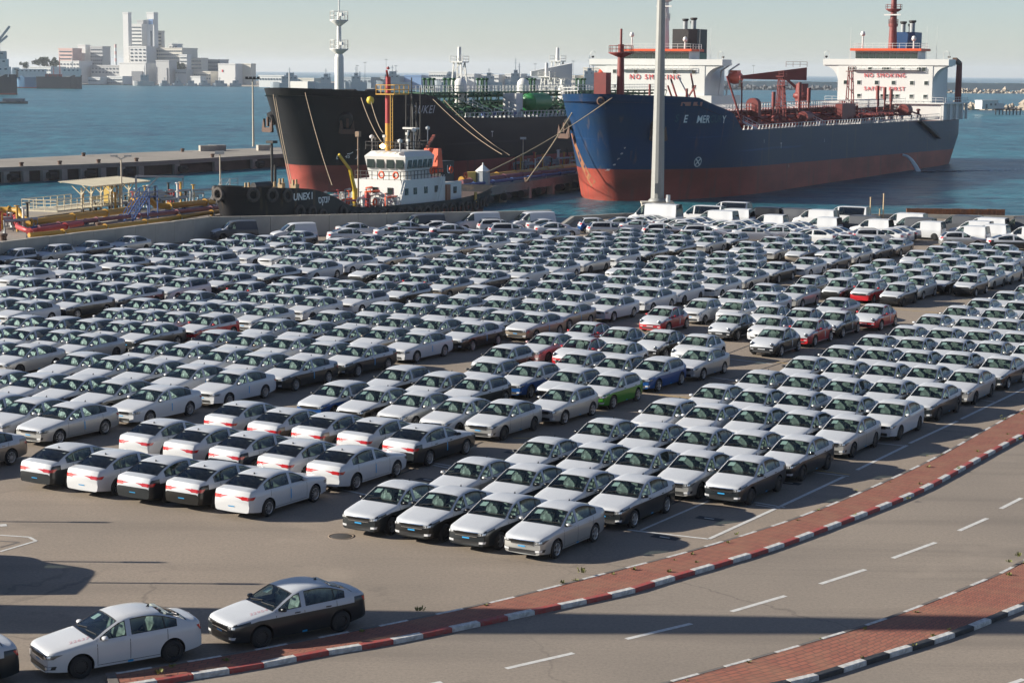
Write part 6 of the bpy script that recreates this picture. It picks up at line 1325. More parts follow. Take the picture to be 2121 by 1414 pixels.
pipe([(60, 474, .35), (250, 450, .35), (470, 424, .3)], .2, BLUEM, 'dark blue pipeline between the pink and yellow pipes')
pipe([(955, 372, .8), (1010, 366, .8), (1100, 356, .8), (1190, 344, .8)], .45, YELM, 'yellow pipeline on the jetty beside the black hull'); pipe([(955, 378, .6), (1060, 365, .6), (1190, 352, .6)], .4, PINKM, 'pink pipeline in front of the yellow one beside the black hull')
pipe([(960, 384, .4), (1060, 372, .4), (1190, 356, .4)], .22, BLUEM, 'thin dark pipe lowest on the far jetty')
def pipe_cluster(px0, px1, n, label, seed):
    R_ = random.Random(seed); a = G(*px0); b = G(*px1); c = a.copy(); root = thing('valve_station', label, 'valves', tuple(c))
    for k in range(n):
        p = a.lerp(b, R_.random()) + Vector((R_.uniform(-2, 2), R_.uniform(-3, 3), 0)) - c; h = R_.uniform(.8, 2.6); q = MB()
        if k % 3: q.cyl(p, p + Vector((0, 0, h)), .13, n=7); q.lathe([(.06, 0), (.3, .02), (.3, .08), (.06, .1)], tuple(p + Vector((0, 0, h))), 9)
        else: q.tube([p, p + Vector((0, 0, h * .6)), p + Vector((2.2, 3.8, h * .6)), p + Vector((2.2, 3.8, 0))], .16, 7)
        q.build('valve', (GREYM, BLACKM, YELM, GREYM, WHITEP, REDM)[k % 6], root)
pipe_cluster((200, 436), (395, 420), 60, 'cluster of grey valves and pipes under and right of the jetty canopy', 2); pipe_cluster((5, 485), (25, 470), 12, 'valves and pipe bends at the left edge of the picture', 3); pipe_cluster((1060, 352), (1190, 340), 40, 'cluster of pipes and valves on the jetty by the blue bow', 6)
# open canopy
P0 = G(170, 446); P1 = G(268, 434); dcan = (P1 - P0); Lc = dcan.length; rzc = math.atan2(dcan.y, dcan.x)
can = thing('canopy', 'open-sided cream canopy with sloping corrugated roof on the left jetty', 'canopy', tuple(P0), rzc); CREAM = mat('canopy_cream', (.62, .55, .40), .6, var=.3, scale=1)
for k in range(6):
    x = Lc * k / 5; MB().bar((x, 0, 0), (x, 0, 3.0), .16).build('post', CREAM, can); MB().bar((x, 0, 2.2), (x - .6, -1.2, 3.3), .09).build('brace', CREAM, can); MB().bar((x, 0, 2.2), (x, 1.2, 3.2), .09).build('brace', CREAM, can)
q = MB(); vs = []; nr = 60
for k in range(nr + 1):
    x = -1.2 + (Lc + 2.4) * k / nr; dz = .06 if k % 2 else 0; vs += [(x, -2.2, 3.25 + dz), (x, 2.2, 3.65 + dz)]
q.add(vs, [(2 * i, 2 * i + 1, 2 * i + 3, 2 * i + 2) for i in range(nr)]); q.build('roof_sheet', CREAM, can)
q = MB(); q.bar((-1, -2, 3.2), (Lc + 1, -2, 3.2), .14); q.bar((-1, 2, 3.6), (Lc + 1, 2, 3.6), .14); q.build('purlins', CREAM, can)
# platform with railing beside the canopy
p_ = G(115, 449); pl = thing('loading_platform', 'raised loading platform with cream railings left of the canopy', 'platform', tuple(p_), rzc)
MB().box((7, 1.0, .7), (17, 4.5, .16)).build('platform_deck', CREAM, pl)
q = MB(); rail(q, [(-1.5, -1.2, .78), (15.5, -1.2, .78)], 1.1, 1.3, .07, bars=3); rail(q, [(-1.5, 3.2, .78), (-1.5, -1.2, .78)], 1.1, 1.3, .07, bars=3); rail(q, [(-1.5, 3.2, .78), (8, 3.2, .78)], 1.1, 1.3, .07, bars=3); q.build('railing', CREAM, pl)
MB().box((10, -.4, 2.0), (.9, .7, 2.6)).build('yellow_cabinet', mat('cabinet_yellow', (.6, .42, .10), .6), pl)
for k, (u, v) in enumerate(((265, 460), (440, 436))):
    p_ = G(u, v); st_ = thing('access_stairs', ['dark blue access stairs crossing the pipes right of the canopy', 'grey access stairs crossing the pipes beside the tug bow'][k], 'stairs', tuple(p_), rzc); mm_ = (BLUEM, GREYM)[k]
    q = MB()
    for y in (-.5, .5): q.bar((0, y, 0), (3.2, y, 2.4), .12); q.bar((3.2, y, 2.4), (5.2, y, 2.4), .12)
    for i in range(9): q.box((.3 + i * .36, 0, .2 + i * .27), (.3, 1, .04))
    q.build('flight', mm_, st_); q = MB()
    for y in (-.5, .5): rail(q, [(0, y, 0), (3.2, y, 2.4), (5.2, y, 2.4)], 1.0, 1, .06)
    for x in (3.2, 5.2): q.bar((x, -.5, 0), (x, -.5, 2.4), .12); q.bar((x, .5, 0), (x, .5, 2.4), .12)
    q.build('handrail', mm_, st_)
p_ = G(283, 444); gf = thing('pipe_gantry', 'grey hose gantry frame standing over the pipes right of the canopy', 'gantry', tuple(p_), math.radians(10)); q = MB(); q.bar((0, 0, 0), (0, 0, 4.2), .22); q.bar((0, 0, 4.2), (5.2, 0, 4.1), .2); q.bar((0, 0, 1.6), (2.4, 0, 4.1), .14); q.build('frame', GREYM, gf); MB().cyl((5.1, 0, 4.1), (5.1, 0, 2.9), .05, n=6).build('hoist_hook', ANCH, gf)
# lamp posts
def lamp(u, v, h, label, kind='twin', r=.11, z=0.0, Y=None):
    p = G(u, v, z) if Y is None else PD(u, v, Y); t = thing('lamp_post', label, 'lamp post', (p.x, p.y, z if Y is None else p.z)); mm_ = mat('lamp_post_beige', (.52, .44, .33), .6)
    MB().cyl((0, 0, 0), (0, 0, h), r, r * .6, 10).build('pole', mm_, t)
    if kind == 'twin':
        for sg in (-1, 1): q = MB(); q.bar((0, 0, h - .05), (sg * .6, 0, h + .25), .12); q.box((sg * .75, 0, h + .33), (.75, .4, .22)); q.build('lamp_head', mat('lamp_head_grey', (.55, .54, .50), .5), t)
    elif kind == 'flood':
        MB().box((0, 0, h), (2.6, .25, .2)).build('cross_arm', BLACKM, t)
        for k in range(4): MB().box((-1.2 + .8 * k, -.3, h + .2), (.55, .5, .5)).build('flood_light', BLACKM, t)
    else: MB().box((0, -.2, h + .15), (1.0, .6, .35)).build('lamp_head', mat('lamp_head_grey', (.55, .54, .50), .5), t)
lamp(253, 441, 6.0, 'beige twin-headed lamp post behind the canopy'); lamp(457, 430, 6.2, 'beige single lamp post left of the tug bow', 'single'); lamp(1083, 352, 5.0, 'pale lamp post in front of the black hull on the jetty', 'single')
lamp(525, 304, 14, 'tall grey floodlight mast near the tip of the bare pier', 'flood', .24)
# beacon
p_ = G(1000, 384); bc = thing('jetty_beacon', 'grey hut with pointed white roof at the near end of the far jetty', 'beacon', (p_.x, p_.y, 0)); q = MB(); q.lathe([(1.0, 0), (1.0, 2.0)], n=8, smooth=False); q.build('hut', GREYM, bc); MB().lathe([(1.12, 2.0), (.1, 2.9), (.1, 3.2), (0, 3.2)], n=8, smooth=False).build('roof_cone', WHITEP, bc); MB().box((-1.6, -.2, .95), (1.2, 1.2, 1.9)).build('yellow_cabinet', mat('cabinet_yellow', (.6, .42, .10), .6), bc)
# bollards and fenders along the jetty edges
bol = MB().lathe([(.34, 0), (.3, .3), (.42, .5), (.42, .62), (0, .68)], n=12).mesh('bollard', mat('bollard_iron', (.13, .075, .05), .8, var=.5, scale=3, col2=(.04, .03, .03)))
for i, (u, v) in enumerate([(7, 498), (206, 474), (375, 456), (1091, 377), (1172, 362)]):
    p_ = G(u, v); tag(link('bollard', bol, None, (p_.x, p_.y, 0)), ['dark iron bollard at the left edge behind the wall', 'iron bollard on the apron above the left wall panels', 'iron bollard on the apron near the wall corner', 'iron bollard holding the steep rope on the far jetty', 'iron bollard on the far jetty next to the blue bow'][i], 'bollard', 'jetty bollards')
dk_ = mat('fender_rubber', (.02, .02, .02), .85)
for i, t in enumerate((.06, .22, .38, .55, .75, .93)):
    a = Vector((-4.9, 258.6, 0)).lerp(Vector((10.5, 299.3, 0)), t); q = MB(); q.cyl((-.9, 0, 0), (.9, 0, 0), .55, n=12); o = q.build('jetty_fender', dk_, None, (a.x + .5, a.y - .2, -1.6), math.radians(69)); tag(o, 'black rubber fender on the jetty face, %s from the beacon' % ORD[i], 'fender', 'rubber fenders on the far jetty')
sup = MB().box((0, 0, -1.6), (.9, .9, 3.4)).mesh('jetty_pile', KC)
jp = thing('jetty_piles', 'row of concrete piles carrying the far jetty', 'piles', (-4.9, 258.6, 0))
for k in range(9):
    a = Vector((-4.9, 258.6, 0)).lerp(Vector((24, 335, 0)), k / 8) - Vector((-4.9, 258.6, 0)); link('pile', sup, jp, (a.x - .2, a.y + .3, -.9), math.radians(69))
# ------------------------------------------------------------------ bare pier
near = [(-150, 200), (-82.6, 303.7), (-73.5, 314.8), (-63.8, 326.7), (-43.2, 364)]; farp = [(-47.5, 394), (-71.5, 364), (-92, 329), (-160, 226)]
pier = thing('pier', 'bare concrete pier jutting from the left with bollards and a floodlight mast', 'pier'); q = MB(); q.prism(near + farp, -.75, 0, 0); q.build('deck_slab', CONC, pier)
DARKC = mat('wet_concrete', (.07, .055, .045), .8, var=.6, scale=.6, col2=(.02, .018, .016)); q = MB(); ins = lambda P, d: [(x + d * .84, y - d * .5) for x, y in P]  # darker brown concrete below the deck slab, patchy by noise
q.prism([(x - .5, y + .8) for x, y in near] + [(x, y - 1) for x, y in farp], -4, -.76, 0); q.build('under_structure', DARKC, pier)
for k in range(16):
    t = k / 15; i = min(int(t * 4), 3); a = Vector((*near[i], 0)).lerp(Vector((*near[i + 1], 0)), t * 4 - i); MB().box((a.x, a.y, -1.7), (1.2, .7, 1.9), rz=math.radians(55)).build('fender_pile', KC, pier)
    if k % 2: f_ = link('bollard', bol, pier, (a.x - .8, a.y + 1, 0))
    else: MB().cyl((a.x + .7, a.y - .4, -1.6), (a.x + 1.6, a.y + 1.0, -1.6), .6, n=10).build('tyre_fender', dk_, pier)
for k in range(8):
    t = k / 7; a = Vector((-150, 236, 0)).lerp(Vector((-50, 389, 0)), t); link('bollard', bol, pier, (a.x, a.y, 0))
for k, (u, v, w) in enumerate(((431, 313, 1.7), (450, 312, 1.6), (545, 312, 1.2))):
    p_ = G(u, v); q = MB(); q.prism([(-w, -.8), (w, -.8), (w, .8), (-w, .8)], 0, 1.1); tag(q.build('concrete_block', KC, None, (p_.x, p_.y, 0), .4), ['left concrete block of the pair on the bare pier', 'right concrete block of the pair on the bare pier', 'small concrete block at the tip of the bare pier'][k], 'concrete block', 'blocks on the pier')
# ------------------------------------------------------------------ high mast beside the vans
p_ = PD(1361, 440, 204); hm = thing('light_mast', 'tall grey octagonal light mast on a concrete plinth before the blue ship', 'light mast', (p_.x, p_.y, 0)); MASTM = mat('galvanised_mast', (.30, .30, .285), .6, .2, var=.25, scale=1.5, col2=(.22, .215, .20))
q = MB(); q.cyl((0, 0, 2.35), (0, 0, 34), .72, .30, 12, smooth=False); q.build('shaft', MASTM, hm); MB().lathe([(.72, 2.1), (1.0, 2.1), (1.0, 2.25), (.72, 2.5)], n=16).build('base_flange', MASTM, hm)
MB().box((0, 0, 1.05), (3.3, 2.6, 2.1)).box((0, 0, 2.0), (3.5, 2.8, .22)).build('plinth', KC, hm); MB().box((-.9, -1.35, 1.2), (1.2, .1, 1.2)).build('blue_panel', mat('panel_blue', (.10, .20, .42), .6), hm); MB().cyl((1.1, -.6, 2.1), (1.1, -.6, 2.9), .26, n=10).build('vent_drum', WHITEP, hm); MB().box((-.2, -.74, 3.6), (.3, .1, 1.1)).build('hatch', MASTM, hm)
for k in range(6): MB().box((1.4 * math.cos(k), 1.4 * math.sin(k), 34), (.7, .5, .5)).build('flood_light', BLACKM, hm)
# ------------------------------------------------------------------ just outside the left edge: mast read from its long shadow, van and posts added as shadow casters
tm_ = thing('tapered_mast', 'tall tapered steel mast just outside the left edge that throws the long shadow', 'mast', (-27, G(0, 1281).y, 0)); q = MB(); q.cyl((0, 0, 0), (0, 0, 26), 1.75, .12, 12); q.build('shaft', MASTM, tm_)
put_car('t', -18.9, G(100, 1190).y, 90, 'W', 1, 'steel', 'white panel van just outside the left edge of the picture', 'vans outside the picture')  # unseen van, added to throw the broad shadow at the left
for i, (x, y, h) in enumerate(((-19.2, G(300, 1207).y, 4.4), (-20.6, G(200, 1163).y, 3.6), (-22.5, G(60, 1080).y, 3.2))): q = MB(); q.cyl((0, 0, 0), (0, 0, h), .06, n=8); q.box((0, 0, h - .3), (.05, .2, .5)); tag(q.build('sign_post', GREYM, None, (x, y, 0)), ['nearest thin sign post just outside the left edge', 'middle thin sign post just outside the left edge', 'farthest thin sign post just outside the left edge'][i], 'sign post', 'posts outside the picture')  # unseen posts, added to throw the thin shadow lines

# ------------------------------------------------------------------ far shore
def fpt(u, v, Y): return PD(u, v, Y)
FC = {'w': mat('far_white', (.62, .615, .60), .7, var=.15, scale=.05), 'g': mat('far_grey', (.42, .42, .42), .7, var=.2, scale=.05), 'p': mat('far_pink', (.60, .40, .36), .7), 'd': mat('far_dark', (.16, .17, .19), .7), 'c': mat('far_cream', (.62, .58, .50), .7, var=.2, scale=.05), 'b': mat('far_blue', (.12, .22, .40), .6), 'n': mat('far_navy_grey', (.30, .34, .37), .6)}
FWIN = mat('far_window', (.10, .12, .14), .25); 
def bld(x0, x1, yt, col, label, Y=2150, rows=0, cols=0, deep=40, name='building', yb=178, bands=True, extra=None):
    a = fpt(x0, yt, Y); b = fpt(x1, yt, Y); w = b.x - a.x; zt = a.z; z0 = -1.5; cx = (a.x + b.x) / 2
    deep = min(deep, w * .7); w = (w - deep * .407) / .9135; t = thing(name, label, 'building', (cx, Y, z0), math.radians(-24)); H_ = zt - z0
    MB().box((0, deep / 2, H_ / 2), (w, deep, H_)).build('wall', FC[col], t); MB().box((0, deep / 2, H_ + .6), (w + .8, deep + .8, 1.2)).build('roof', FC[col], t)
    hf = min(H_ * .9, rows * 4.2) if rows else 0
    for r in range(rows):
        z = H_ - 2.8 - r * (hf / rows)
        if cols == 1: MB().box((0, -.2, z), (w * .86, .6, 1.5)).build('window_band', FWIN, t)
        else:
            for c in range(cols): MB().box((-w / 2 + w * (c + .5) / cols, -.2, z), (w / cols * .5, .6, 1.7)).build('window', FWIN, t)
    if extra: extra(t, w, H_)
    return t
bld(113, 158, 102, 'p', 'pink and white office block at far left of the skyline', 2250, 4, 1); bld(157, 181, 95, 'w', 'pale stair tower joining the pink and grey blocks', 2270, 0, 0); bld(180, 219, 98, 'g', 'grey concrete grid building right of the pink block', 2260, 5, 6)
bld(173, 262, 137, 'g', 'long grey low building under the concrete grid block', 2200, 2, 8); bld(112, 175, 128, 'w', 'white row building below the pink block', 2200, 2, 6)
bld(251, 268, 28, 'w', 'slim white slab tower, left of the hospital pair', 2300, 0, 0, 30); bld(300, 322, 28, 'w', 'slim white slab tower with blue panel, right of the hospital pair', 2300, 0, 0, 30, extra=lambda t, w, H_: (MB().box((w * .1, -.4, H_ - 10), (w * .6, .8, 6)).build('blue_panel', FC['b'], t), MB().box((w * .1, -.3, H_ * .5), (1.6, .6, H_ * .5)).build('slot_window', FWIN, t)))
bld(262, 300, 52, 'w', 'banded white ward block between the two slab towers', 2320, 7, 1, 30); bld(281, 300, 44, 'g', 'grey lift core rising behind the ward block', 2345, 0, 0, 20); bld(321, 337, 66, 'c', 'banded wing right of the slab towers', 2330, 6, 1, 30)
bld(259, 312, 98, 'w', 'white hospital podium with louvred front', 2280, 5, 4); bld(310, 391, 101, 'c', 'cream terraced hospital building right of the towers', 2290, 5, 12); bld(345, 372, 93, 'w', 'white roof block on the terraced building', 2310, 1, 3, 20)
bld(388, 423, 122, 'c', 'cream office block right of the terraced hospital', 2290, 4, 8); bld(368, 391, 115, 'w', 'white stair block in front of the cream offices', 2240, 3, 1); bld(415, 463, 125, 'g', 'dull brick-grey block behind the white warehouse', 2320, 4, 8)
def door(t, w, H_): MB().box((w * .18, -.4, H_ * .32), (w * .4, 1, H_ * .62)).build('hangar_door', FC['d'], t)
bld(232, 316, 132, 'w', 'long white dock shed with a dark doorway', 2180, 0, 0, extra=door); bld(316, 357, 127, 'g', 'tall grey boat hangar beside the dock shed', 2170, 0, 0, extra=lambda t, w, H_: MB().box((0, -.4, H_ * .36), (w * .7, 1, H_ * .7)).build('hangar_door', FC['g'], t)); bld(357, 392, 146, 'n', 'low grey workshop right of the boat hangar', 2170, 1, 5); bld(392, 445, 150, 'c', 'low brick annex left of the white warehouse', 2175, 2, 8)
wt = bld(443, 496, 134, 'w', 'large white windowless warehouse by the water', 2160, 0, 0, 60, extra=lambda t, w, H_: MB().box((-w * .25, -.3, H_ - 7), (1.6, .5, 2.6)).build('red_emblem', LETRED, t)); bld(496, 524, 134, 'c', 'shaded side wing of the white warehouse', 2168, 0, 0, 60)  # main block white, side wing cream
bld(214, 262, 160, 'w', 'low white waterfront office with small windows', 2120, 2, 9, 20); bld(176, 214, 162, 'w', 'low white waterfront shed at left', 2115, 1, 6, 15); bld(390, 420, 160, 'w', 'small white gabled shed in front of the annex', 2120, 0, 0, 15); bld(48, 118, 140, 'w', 'white port office behind the distant blue ship', 2100, 3, 8)
for i, (x0, x1, yt, c, r, n_) in enumerate([(524, 600, 158, 'w', 1, 9), (880, 935, 151, 'w', 2, 8), (830, 880, 158, 'b', 0, 0), (935, 990, 155, 'w', 1, 6), (990, 1040, 157, 'w', 2, 7), (1040, 1085, 155, 'w', 1, 6), (1085, 1130, 160, 'n', 1, 7), (1130, 1200, 158, 'c', 2, 9), (1200, 1260, 142, 'c', 3, 6), (600, 660, 164, 'c', 1, 6), (690, 780, 162, 'n', 1, 8), (780, 830, 160, 'n', 1, 6)]):
    bld(x0, x1, yt, c, ['low white harbour office right of the warehouse', 'white harbour block above the green deck vents', 'blue harbour shed behind the black bow railing', 'white harbour block right of the white lattice mast', 'white two-storey harbour block in mid skyline', 'white harbour block left of the naval mast', 'grey naval workshop in mid skyline', 'cream harbour block behind the white deck crane', 'cream accommodation block beside the orange lifeboat', 'cream low shed left of the white foremast', 'grey low shed right of the white foremast', 'grey low workshop above the black bow'][i], 1900, r, n_, 25)
shore = MB(); pts = [fpt(-200, 178, 2110), fpt(170, 178, 2110), fpt(440, 178, 2110), fpt(620, 180, 2050), fpt(900, 182, 1880), fpt(1300, 184, 1860)]
shore.prism([(p.x, p.y) for p in pts] + [(420, 3000), (-1200, 3000)], -4, -1.4); tag(shore.build('shore', CONC), 'far harbour quay under the hospital skyline', 'shore', kind='structure')
# stack, trees, masts
t = thing('chimney', 'thin banded chimney left of the hospital towers', 'chimney', tuple(fpt(240, 135, 2230)))
for k in range(6): MB().cyl((0, 0, k * 4), (0, 0, k * 4 + 4), 1.3, n=10).build('band', FC['p'] if k % 2 else FC['w'], t)
LEAF = mat('far_foliage', (.055, .085, .035), .8, var=.6, scale=.3, col2=(.03, .045, .02)); BARK = mat('far_bark', (.10, .07, .05), .9)
def tree(u, v, Y, w, h, label, seed):
    R_ = random.Random(seed); p = fpt(u, v, Y); t = thing('shore_tree', label, 'tree', (p.x, p.y, -1.4)); q = MB(); H_ = p.z + 1.4 + h
    q.cyl((0, 0, 0), (0, 0, H_ * .7), .5, .25, 7)
    for k in range(5): a = R_.uniform(0, 6.28); q.cyl((0, 0, H_ * (.45 + .05 * k)), (math.cos(a) * w * .35, math.sin(a) * w * .35, H_ * .8), .2, .06, 5)
    q.build('trunk', BARK, t); c = MB(); blobs = [(R_.gauss(0, w * .3), R_.gauss(0, w * .25), H_ - h * R_.uniform(.15, .8), R_.uniform(.18, .32) * w) for _ in range(9)]
    for k in range(900):
        bx_, by_, bz_, br_ = R_.choice(blobs); d = Vector((R_.gauss(0, 1), R_.gauss(0, 1), R_.gauss(0, .8))).normalized() * br_ * R_.uniform(.6, 1.0); o = Vector((bx_, by_, bz_)) + d; s = R_.uniform(.5, 1.1); e1 = Vector((R_.gauss(0, 1), R_.gauss(0, 1), R_.gauss(0, 1))).normalized() * s; e2 = Vector((R_.gauss(0, 1), R_.gauss(0, 1), R_.gauss(0, 1))).normalized() * s; c.add([o - e1, o + e2, o + e1, o - e2], [(0, 1, 2, 3)])
    c.build('crown', LEAF, t)
for i, (u, v, w, h) in enumerate(((84, 138, 12, 9), (100, 138, 13, 10), (112, 140, 9, 7), (366, 146, 9, 10), (376, 146, 8, 8), (50, 140, 8, 6))): tree(u, v, 2230, w, h, ['dark rounded tree, left of the clump behind the blue ship', 'broad dark tree in the clump left of the pink block', 'small tree at the foot of the pink block', 'tree beside the hangar below the hospital', 'smaller tree right of the hangar tree', 'low tree near the distant ship superstructure'][i], i)
# far vessels
def far_ship(x0, x1, ywl, ydk, Y, hc, dc, label, sup=(), masts=(), bowleft=False, name='moored_ship'):
    a = fpt(x0, ywl, Y); b = fpt(x1, ywl, Y); L_ = b.x - a.x; zt = fpt(x0, ydk, Y).z; t = thing(name, label, 'ship', (a.x, Y, WATER_Z)); H_ = zt - WATER_Z
    B_ = min(22, L_ * .22); q = MB(); pr = []
    for k in range(13):
        s = k / 12; w = B_ / 2 * min(1, ((s if bowleft else 1 - s) * 4) ** .5 if (s if bowleft else 1 - s) < .25 else 1); pr.append((L_ * s, w, H_ * (1.15 if (s if bowleft else 1 - s) < .2 else 1)))
    vs = []
    for x, w, h in pr: vs += [(x, -w * .8, -1), (x, -w, h), (x, w, h), (x, w * .8, -1)]
    q.add(vs, [(4 * i + j, 4 * i + 4 + j, 4 * i + 5 + j, 4 * i + 1 + j) for i in range(12) for j in range(3)] + [(0, 1, 2, 3), (48, 51, 50, 49)]); q.build('hull', hc, t)
    if dc: MB().box((L_ / 2, 0, .4), (L_ * .96, B_ * .86 + .3, 1.4)).build('boot_top', dc, t)
    for f0, f1, y0, y1, m in sup:
        xa = fpt(f0, ywl, Y).x - a.x; xb_ = fpt(f1, ywl, Y).x - a.x; za = fpt(f0, y0, Y).z - WATER_Z; zb_ = fpt(f0, y1, Y).z - WATER_Z; o = MB().box(((xa + xb_) / 2, 0, (za + zb_) / 2), (xb_ - xa, B_ * .7, zb_ - za)).build('superstructure', m, t)
        n_ = max(1, int((xb_ - xa) / 3.5))
        for k in range(n_): MB().box((xa + (xb_ - xa) * (k + .5) / n_, -B_ * .35 - .1, zb_ - 1.6), (1.6, .4, 1.0)).build('window', FWIN, t)
    for u, y0, y1, m in masts:
        x = fpt(u, ywl, Y).x - a.x; za = fpt(u, y0, Y).z - WATER_Z; zb_ = fpt(u, y1, Y).z - WATER_Z; q = MB(); q.cyl((x, 0, za), (x, 0, zb_), .5, .25, 6); q.bar((x - 1.6, 0, za + (zb_ - za) * .6), (x + 1.6, 0, za + (zb_ - za) * .6), .25); q.bar((x - 1, 0, za + (zb_ - za) * .8), (x + 1, 0, za + (zb_ - za) * .8), .2); q.build('mast', m, t)
    return t
hB_, hK_ = mat('far_hull_blue', (.03, .14, .27), .6), mat('far_hull_black', (.02, .022, .03), .6); hR_ = mat('far_boot_red', (.35, .06, .04), .6); hG_ = FC['n']
far_ship(34, 112, 188, 160, 1720, hB_, hR_, 'distant ship with a blue hull and white superstructure at far left', [(36, 96, 160, 143, FC['w']), (28, 40, 160, 140, FC['w'])], [(60, 150, 128, FC['w'])], True)
far_ship(78, 170, 187, 159, 1700, hK_, None, 'distant ship with a black hull beside the blue one', [(132, 168, 159, 142, FC['w']), (96, 128, 163, 154, SREDP)], [(125, 158, 118, SREDP), (151, 150, 116, FC['w']), (112, 160, 140, SREDP)])
far_ship(-90, 36, 200, 159, 1300, hK_, hR_, 'red and black ship bow cut off by the left edge', [(-60, 22, 159, 138, FC['w']), (-50, 18, 138, 122, FC['w']), (-40, 14, 122, 106, FC['g'])], [(2, 106, 84, FC['w'])])
crn = thing('dock_crane', 'pale crane jibs rising at the left edge above the ship', 'crane', tuple(fpt(-20, 150, 1500)))
for u, v in ((20, 55), (15, 75)): e = fpt(u, v, 1500) - fpt(-20, 150, 1500); s_ = fpt(-15, 100, 1500) - fpt(-20, 150, 1500); MB().bar(tuple(s_), tuple(e), 1.6, 1.6).build('jib', FC['g'], crn)
MB().bar((0, 0, -30), tuple(fpt(-15, 100, 1500) - fpt(-20, 150, 1500)), 4, 4).build('crane_tower', FC['g'], crn)
far_ship(-60, 58, 219, 210, 980, mat('barge_grey', (.14, .13, .12), .8), None, 'low dark barge moored at the left edge', [(8, 50, 210, 204, FC['d'])], (), name='barge')
far_ship(275, 320, 179, 169, 2060, FC['g'], None, 'white-grey patrol boat before the dock shed', [(292, 308, 169, 155, hG_)], [(300, 156, 135, hG_)], True, 'patrol_boat')
for i, (x0, x1) in enumerate(((330, 352), (356, 380), (384, 408), (412, 436), (440, 470), (476, 500))): far_ship(x0, x1, 179, 173, 2050, hG_, None, 'small grey navy launch, %s in the row before the warehouse' % ORD[i], [(x0 + 6, x1 - 6, 173, 167, hG_)], [((x0 + x1) / 2, 168, 160, hG_)], True, 'navy_launch')
for i, (x0, x1, yd, ys, ym) in enumerate(((560, 640, 172, 158, 140), (650, 700, 172, 160, 142), (715, 760, 170, 158, 138), (775, 850, 170, 155, 135), (1045, 1090, 168, 152, 120), (1195, 1245, 168, 148, 115), (900, 960, 170, 160, 148), (985, 1040, 170, 158, 142))):
    far_ship(x0, x1, 183, yd, 1750, hG_, None, 'grey warship, %s from the left along the naval quay' % ORD[i], [(x0 + (x1 - x0) * .3, x1 - (x1 - x0) * .3, yd, ys, hG_), (x0 + (x1 - x0) * .42, x1 - (x1 - x0) * .4, ys, ys - 7, hG_)], [((x0 + x1) / 2, ys - 5, ym, hG_), ((x0 + x1) / 2 + 8, ys, ym + 10, hG_)], True, 'warship')
for i, u in enumerate((740, 756, 800, 820, 1108, 1187, 1420, 1560)):
    p_ = fpt(u, 175, 1850); t = thing('quay_lamp', 'thin harbour lamp post, %s from the left on the skyline' % ORD[i], 'lamp post', (p_.x, p_.y, -1.4)); MB().cyl((0, 0, 0), (0, 0, 22 + (i % 3) * 3), .3, .18, 6).build('pole', FC['g'], t); MB().box((0, 0, 22 + (i % 3) * 3), (3, .6, .5)).build('lamp_head', FC['g'], t)
# breakwaters
ROCK = mat('breakwater_rock', (.42, .35, .27), .9, var=.6, scale=.25, col2=(.20, .17, .14)); DROCK = mat('dark_armour_rock', (.10, .105, .11), .9, var=.5, scale=.3)
def rocks(name, pts, w, h, m, label, seed, per=1.2):
    R_ = random.Random(seed); q = MB(); P = [Vector(p) for p in pts]; c = P[0].copy()
    ico = [Vector(v) for v in ((1, 0, 0), (-1, 0, 0), (0, 1, 0), (0, -1, 0), (0, 0, 1), (0, 0, -1))]; fs = [(0, 2, 4), (2, 1, 4), (1, 3, 4), (3, 0, 4), (2, 0, 5), (1, 2, 5), (3, 1, 5), (0, 3, 5)]
    for a, b in zip(P[:-1], P[1:]):
        d = b - a; n_ = int(d.length * per); s_ = Vector((d.y, -d.x, 0)).normalized()
        for k in range(n_):
            f = R_.uniform(-1, 1); o = a + d * R_.random() + s_ * f * w - c; o.z = WATER_Z + h * (1 - abs(f)) * R_.uniform(.3, 1); s = R_.uniform(.6, 1.7) * (h / 4 + .4); q.add([o + Vector((v.x * s * R_.uniform(.7, 1.3), v.y * s * R_.uniform(.7, 1.3), v.z * s * R_.uniform(.6, 1))) for v in ico], fs)
    o = q.build(name, m, None, tuple(c)); tag(o, label, 'rocks', kind='stuff')
rocks('rock_spit', [G(1960, 224, WATER_Z), G(2030, 228, WATER_Z), G(2121, 228, WATER_Z), G(2400, 230, WATER_Z)], 22, 6.5, ROCK, 'sandy rock spit with a small white house at the far right', 3, 3.0)
rocks('breakwater_rocks', [G(1900, 193, WATER_Z), G(2121, 194, WATER_Z), G(2500, 196, WATER_Z)], 12, 7, ROCK, 'light rock slope under the breakwater wall at far right', 4, 2.0)
rocks('breakwater_rocks', [G(1440, 186, WATER_Z), G(1700, 187, WATER_Z), G(1900, 190, WATER_Z)], 12, 8, DROCK, 'dark armour rocks below the breakwater between the two bridges', 5, 2.0)
bw = thing('breakwater_wall', 'long pale breakwater wall on the horizon at right', 'breakwater', tuple(G(1160, 181, WATER_Z)))
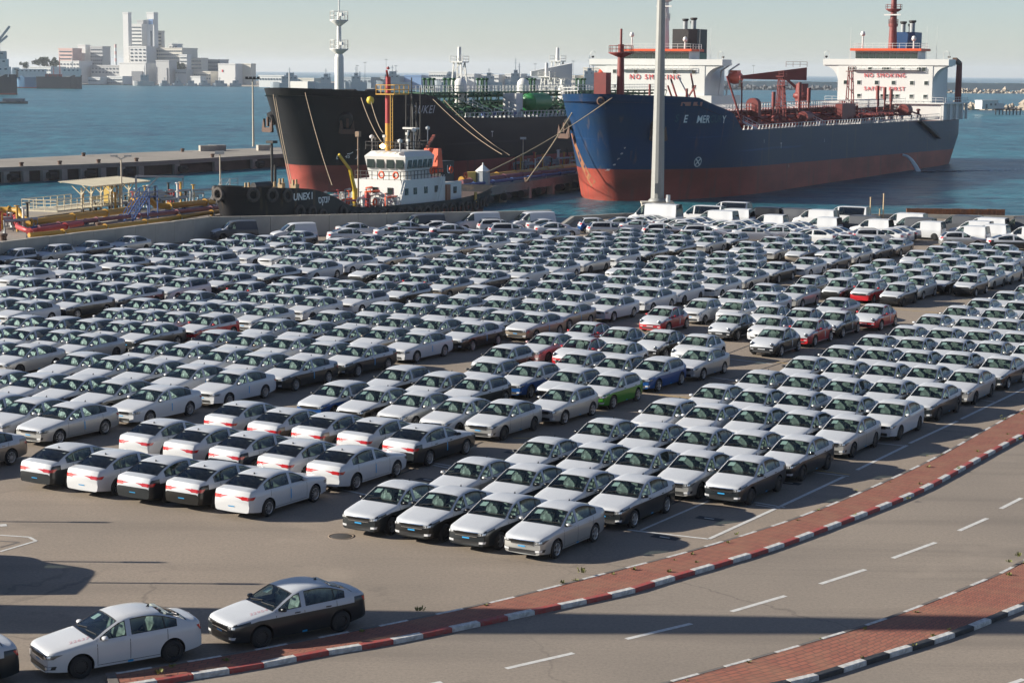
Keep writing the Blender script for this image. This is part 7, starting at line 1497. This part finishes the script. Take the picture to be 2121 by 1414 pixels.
o_ = G(1160, 181, WATER_Z); e_ = G(2600, 191, WATER_Z); n_ = 26
for k in range(n_):
    a = o_.lerp(e_, k / n_) - o_; b = o_.lerp(e_, (k + 1) / n_) - o_; MB().bar(a + Vector((0, 12, 4.2)), b + Vector((0, 12, 4.2)), 8, 9.5 + (k % 3) * .3).build('wall_section', mat('breakwater_concrete', (.50, .47, .42), .85, var=.3, scale=.1), bw)
p_ = G(2043, 226, 0); hs = thing('white_house', 'small white flat-roofed house on the rock spit', 'house', (p_.x, p_.y, .2), .35); MB().box((0, 0, 1.8), (9, 6, 4)).box((0, 0, 3.9), (9.4, 6.4, .3)).build('wall', FC['w'], hs); MB().box((-2, -3.05, 1.1), (1, .15, 2.2)).build('door', FC['d'], hs)
for x in (.5, 3): MB().box((x, -3.05, 2), (1, .15, 1)).build('window', FWIN, hs)
MB().box((7.5, 1, 1.2), (4, 3.6, 2.6)).build('annex', FC['w'], hs)
p_ = G(2086, 238, WATER_Z); dl = thing('mooring_dolphin', 'dark steel mooring platform standing in the water at far right', 'dolphin', (p_.x, p_.y, WATER_Z)); MB().box((0, 0, 2.6), (13, 4, .6)).build('platform', BLACKM, dl)
for k in range(8): MB().box((-5.8 + 1.66 * k, -1.4, 1), (.45, .45, 3.2)).build('pile', BLACKM, dl)
# ------------------------------------------------------------------ air
hz = MB(); hz.box((0, 9100, 46), (18600, 18900, 104)); ho = hz.build('haze', mat('haze_air', (1, 1, 1))); tag(ho, 'thin pale harbour haze', 'haze', kind='stuff')
hm_ = MATS['haze_air'].node_tree
for nd in list(hm_.nodes):
    if nd.type != 'OUTPUT_MATERIAL': hm_.nodes.remove(nd)
pv = hm_.nodes.new('ShaderNodeVolumePrincipled'); pv.inputs['Color'].default_value = (.90, .93, 1.0, 1); pv.inputs['Density'].default_value = .00007; pv.inputs['Anisotropy'].default_value = .2
hm_.links.new(pv.outputs[0], [n for n in hm_.nodes if n.type == 'OUTPUT_MATERIAL'][0].inputs['Volume'])
ho.visible_shadow = True
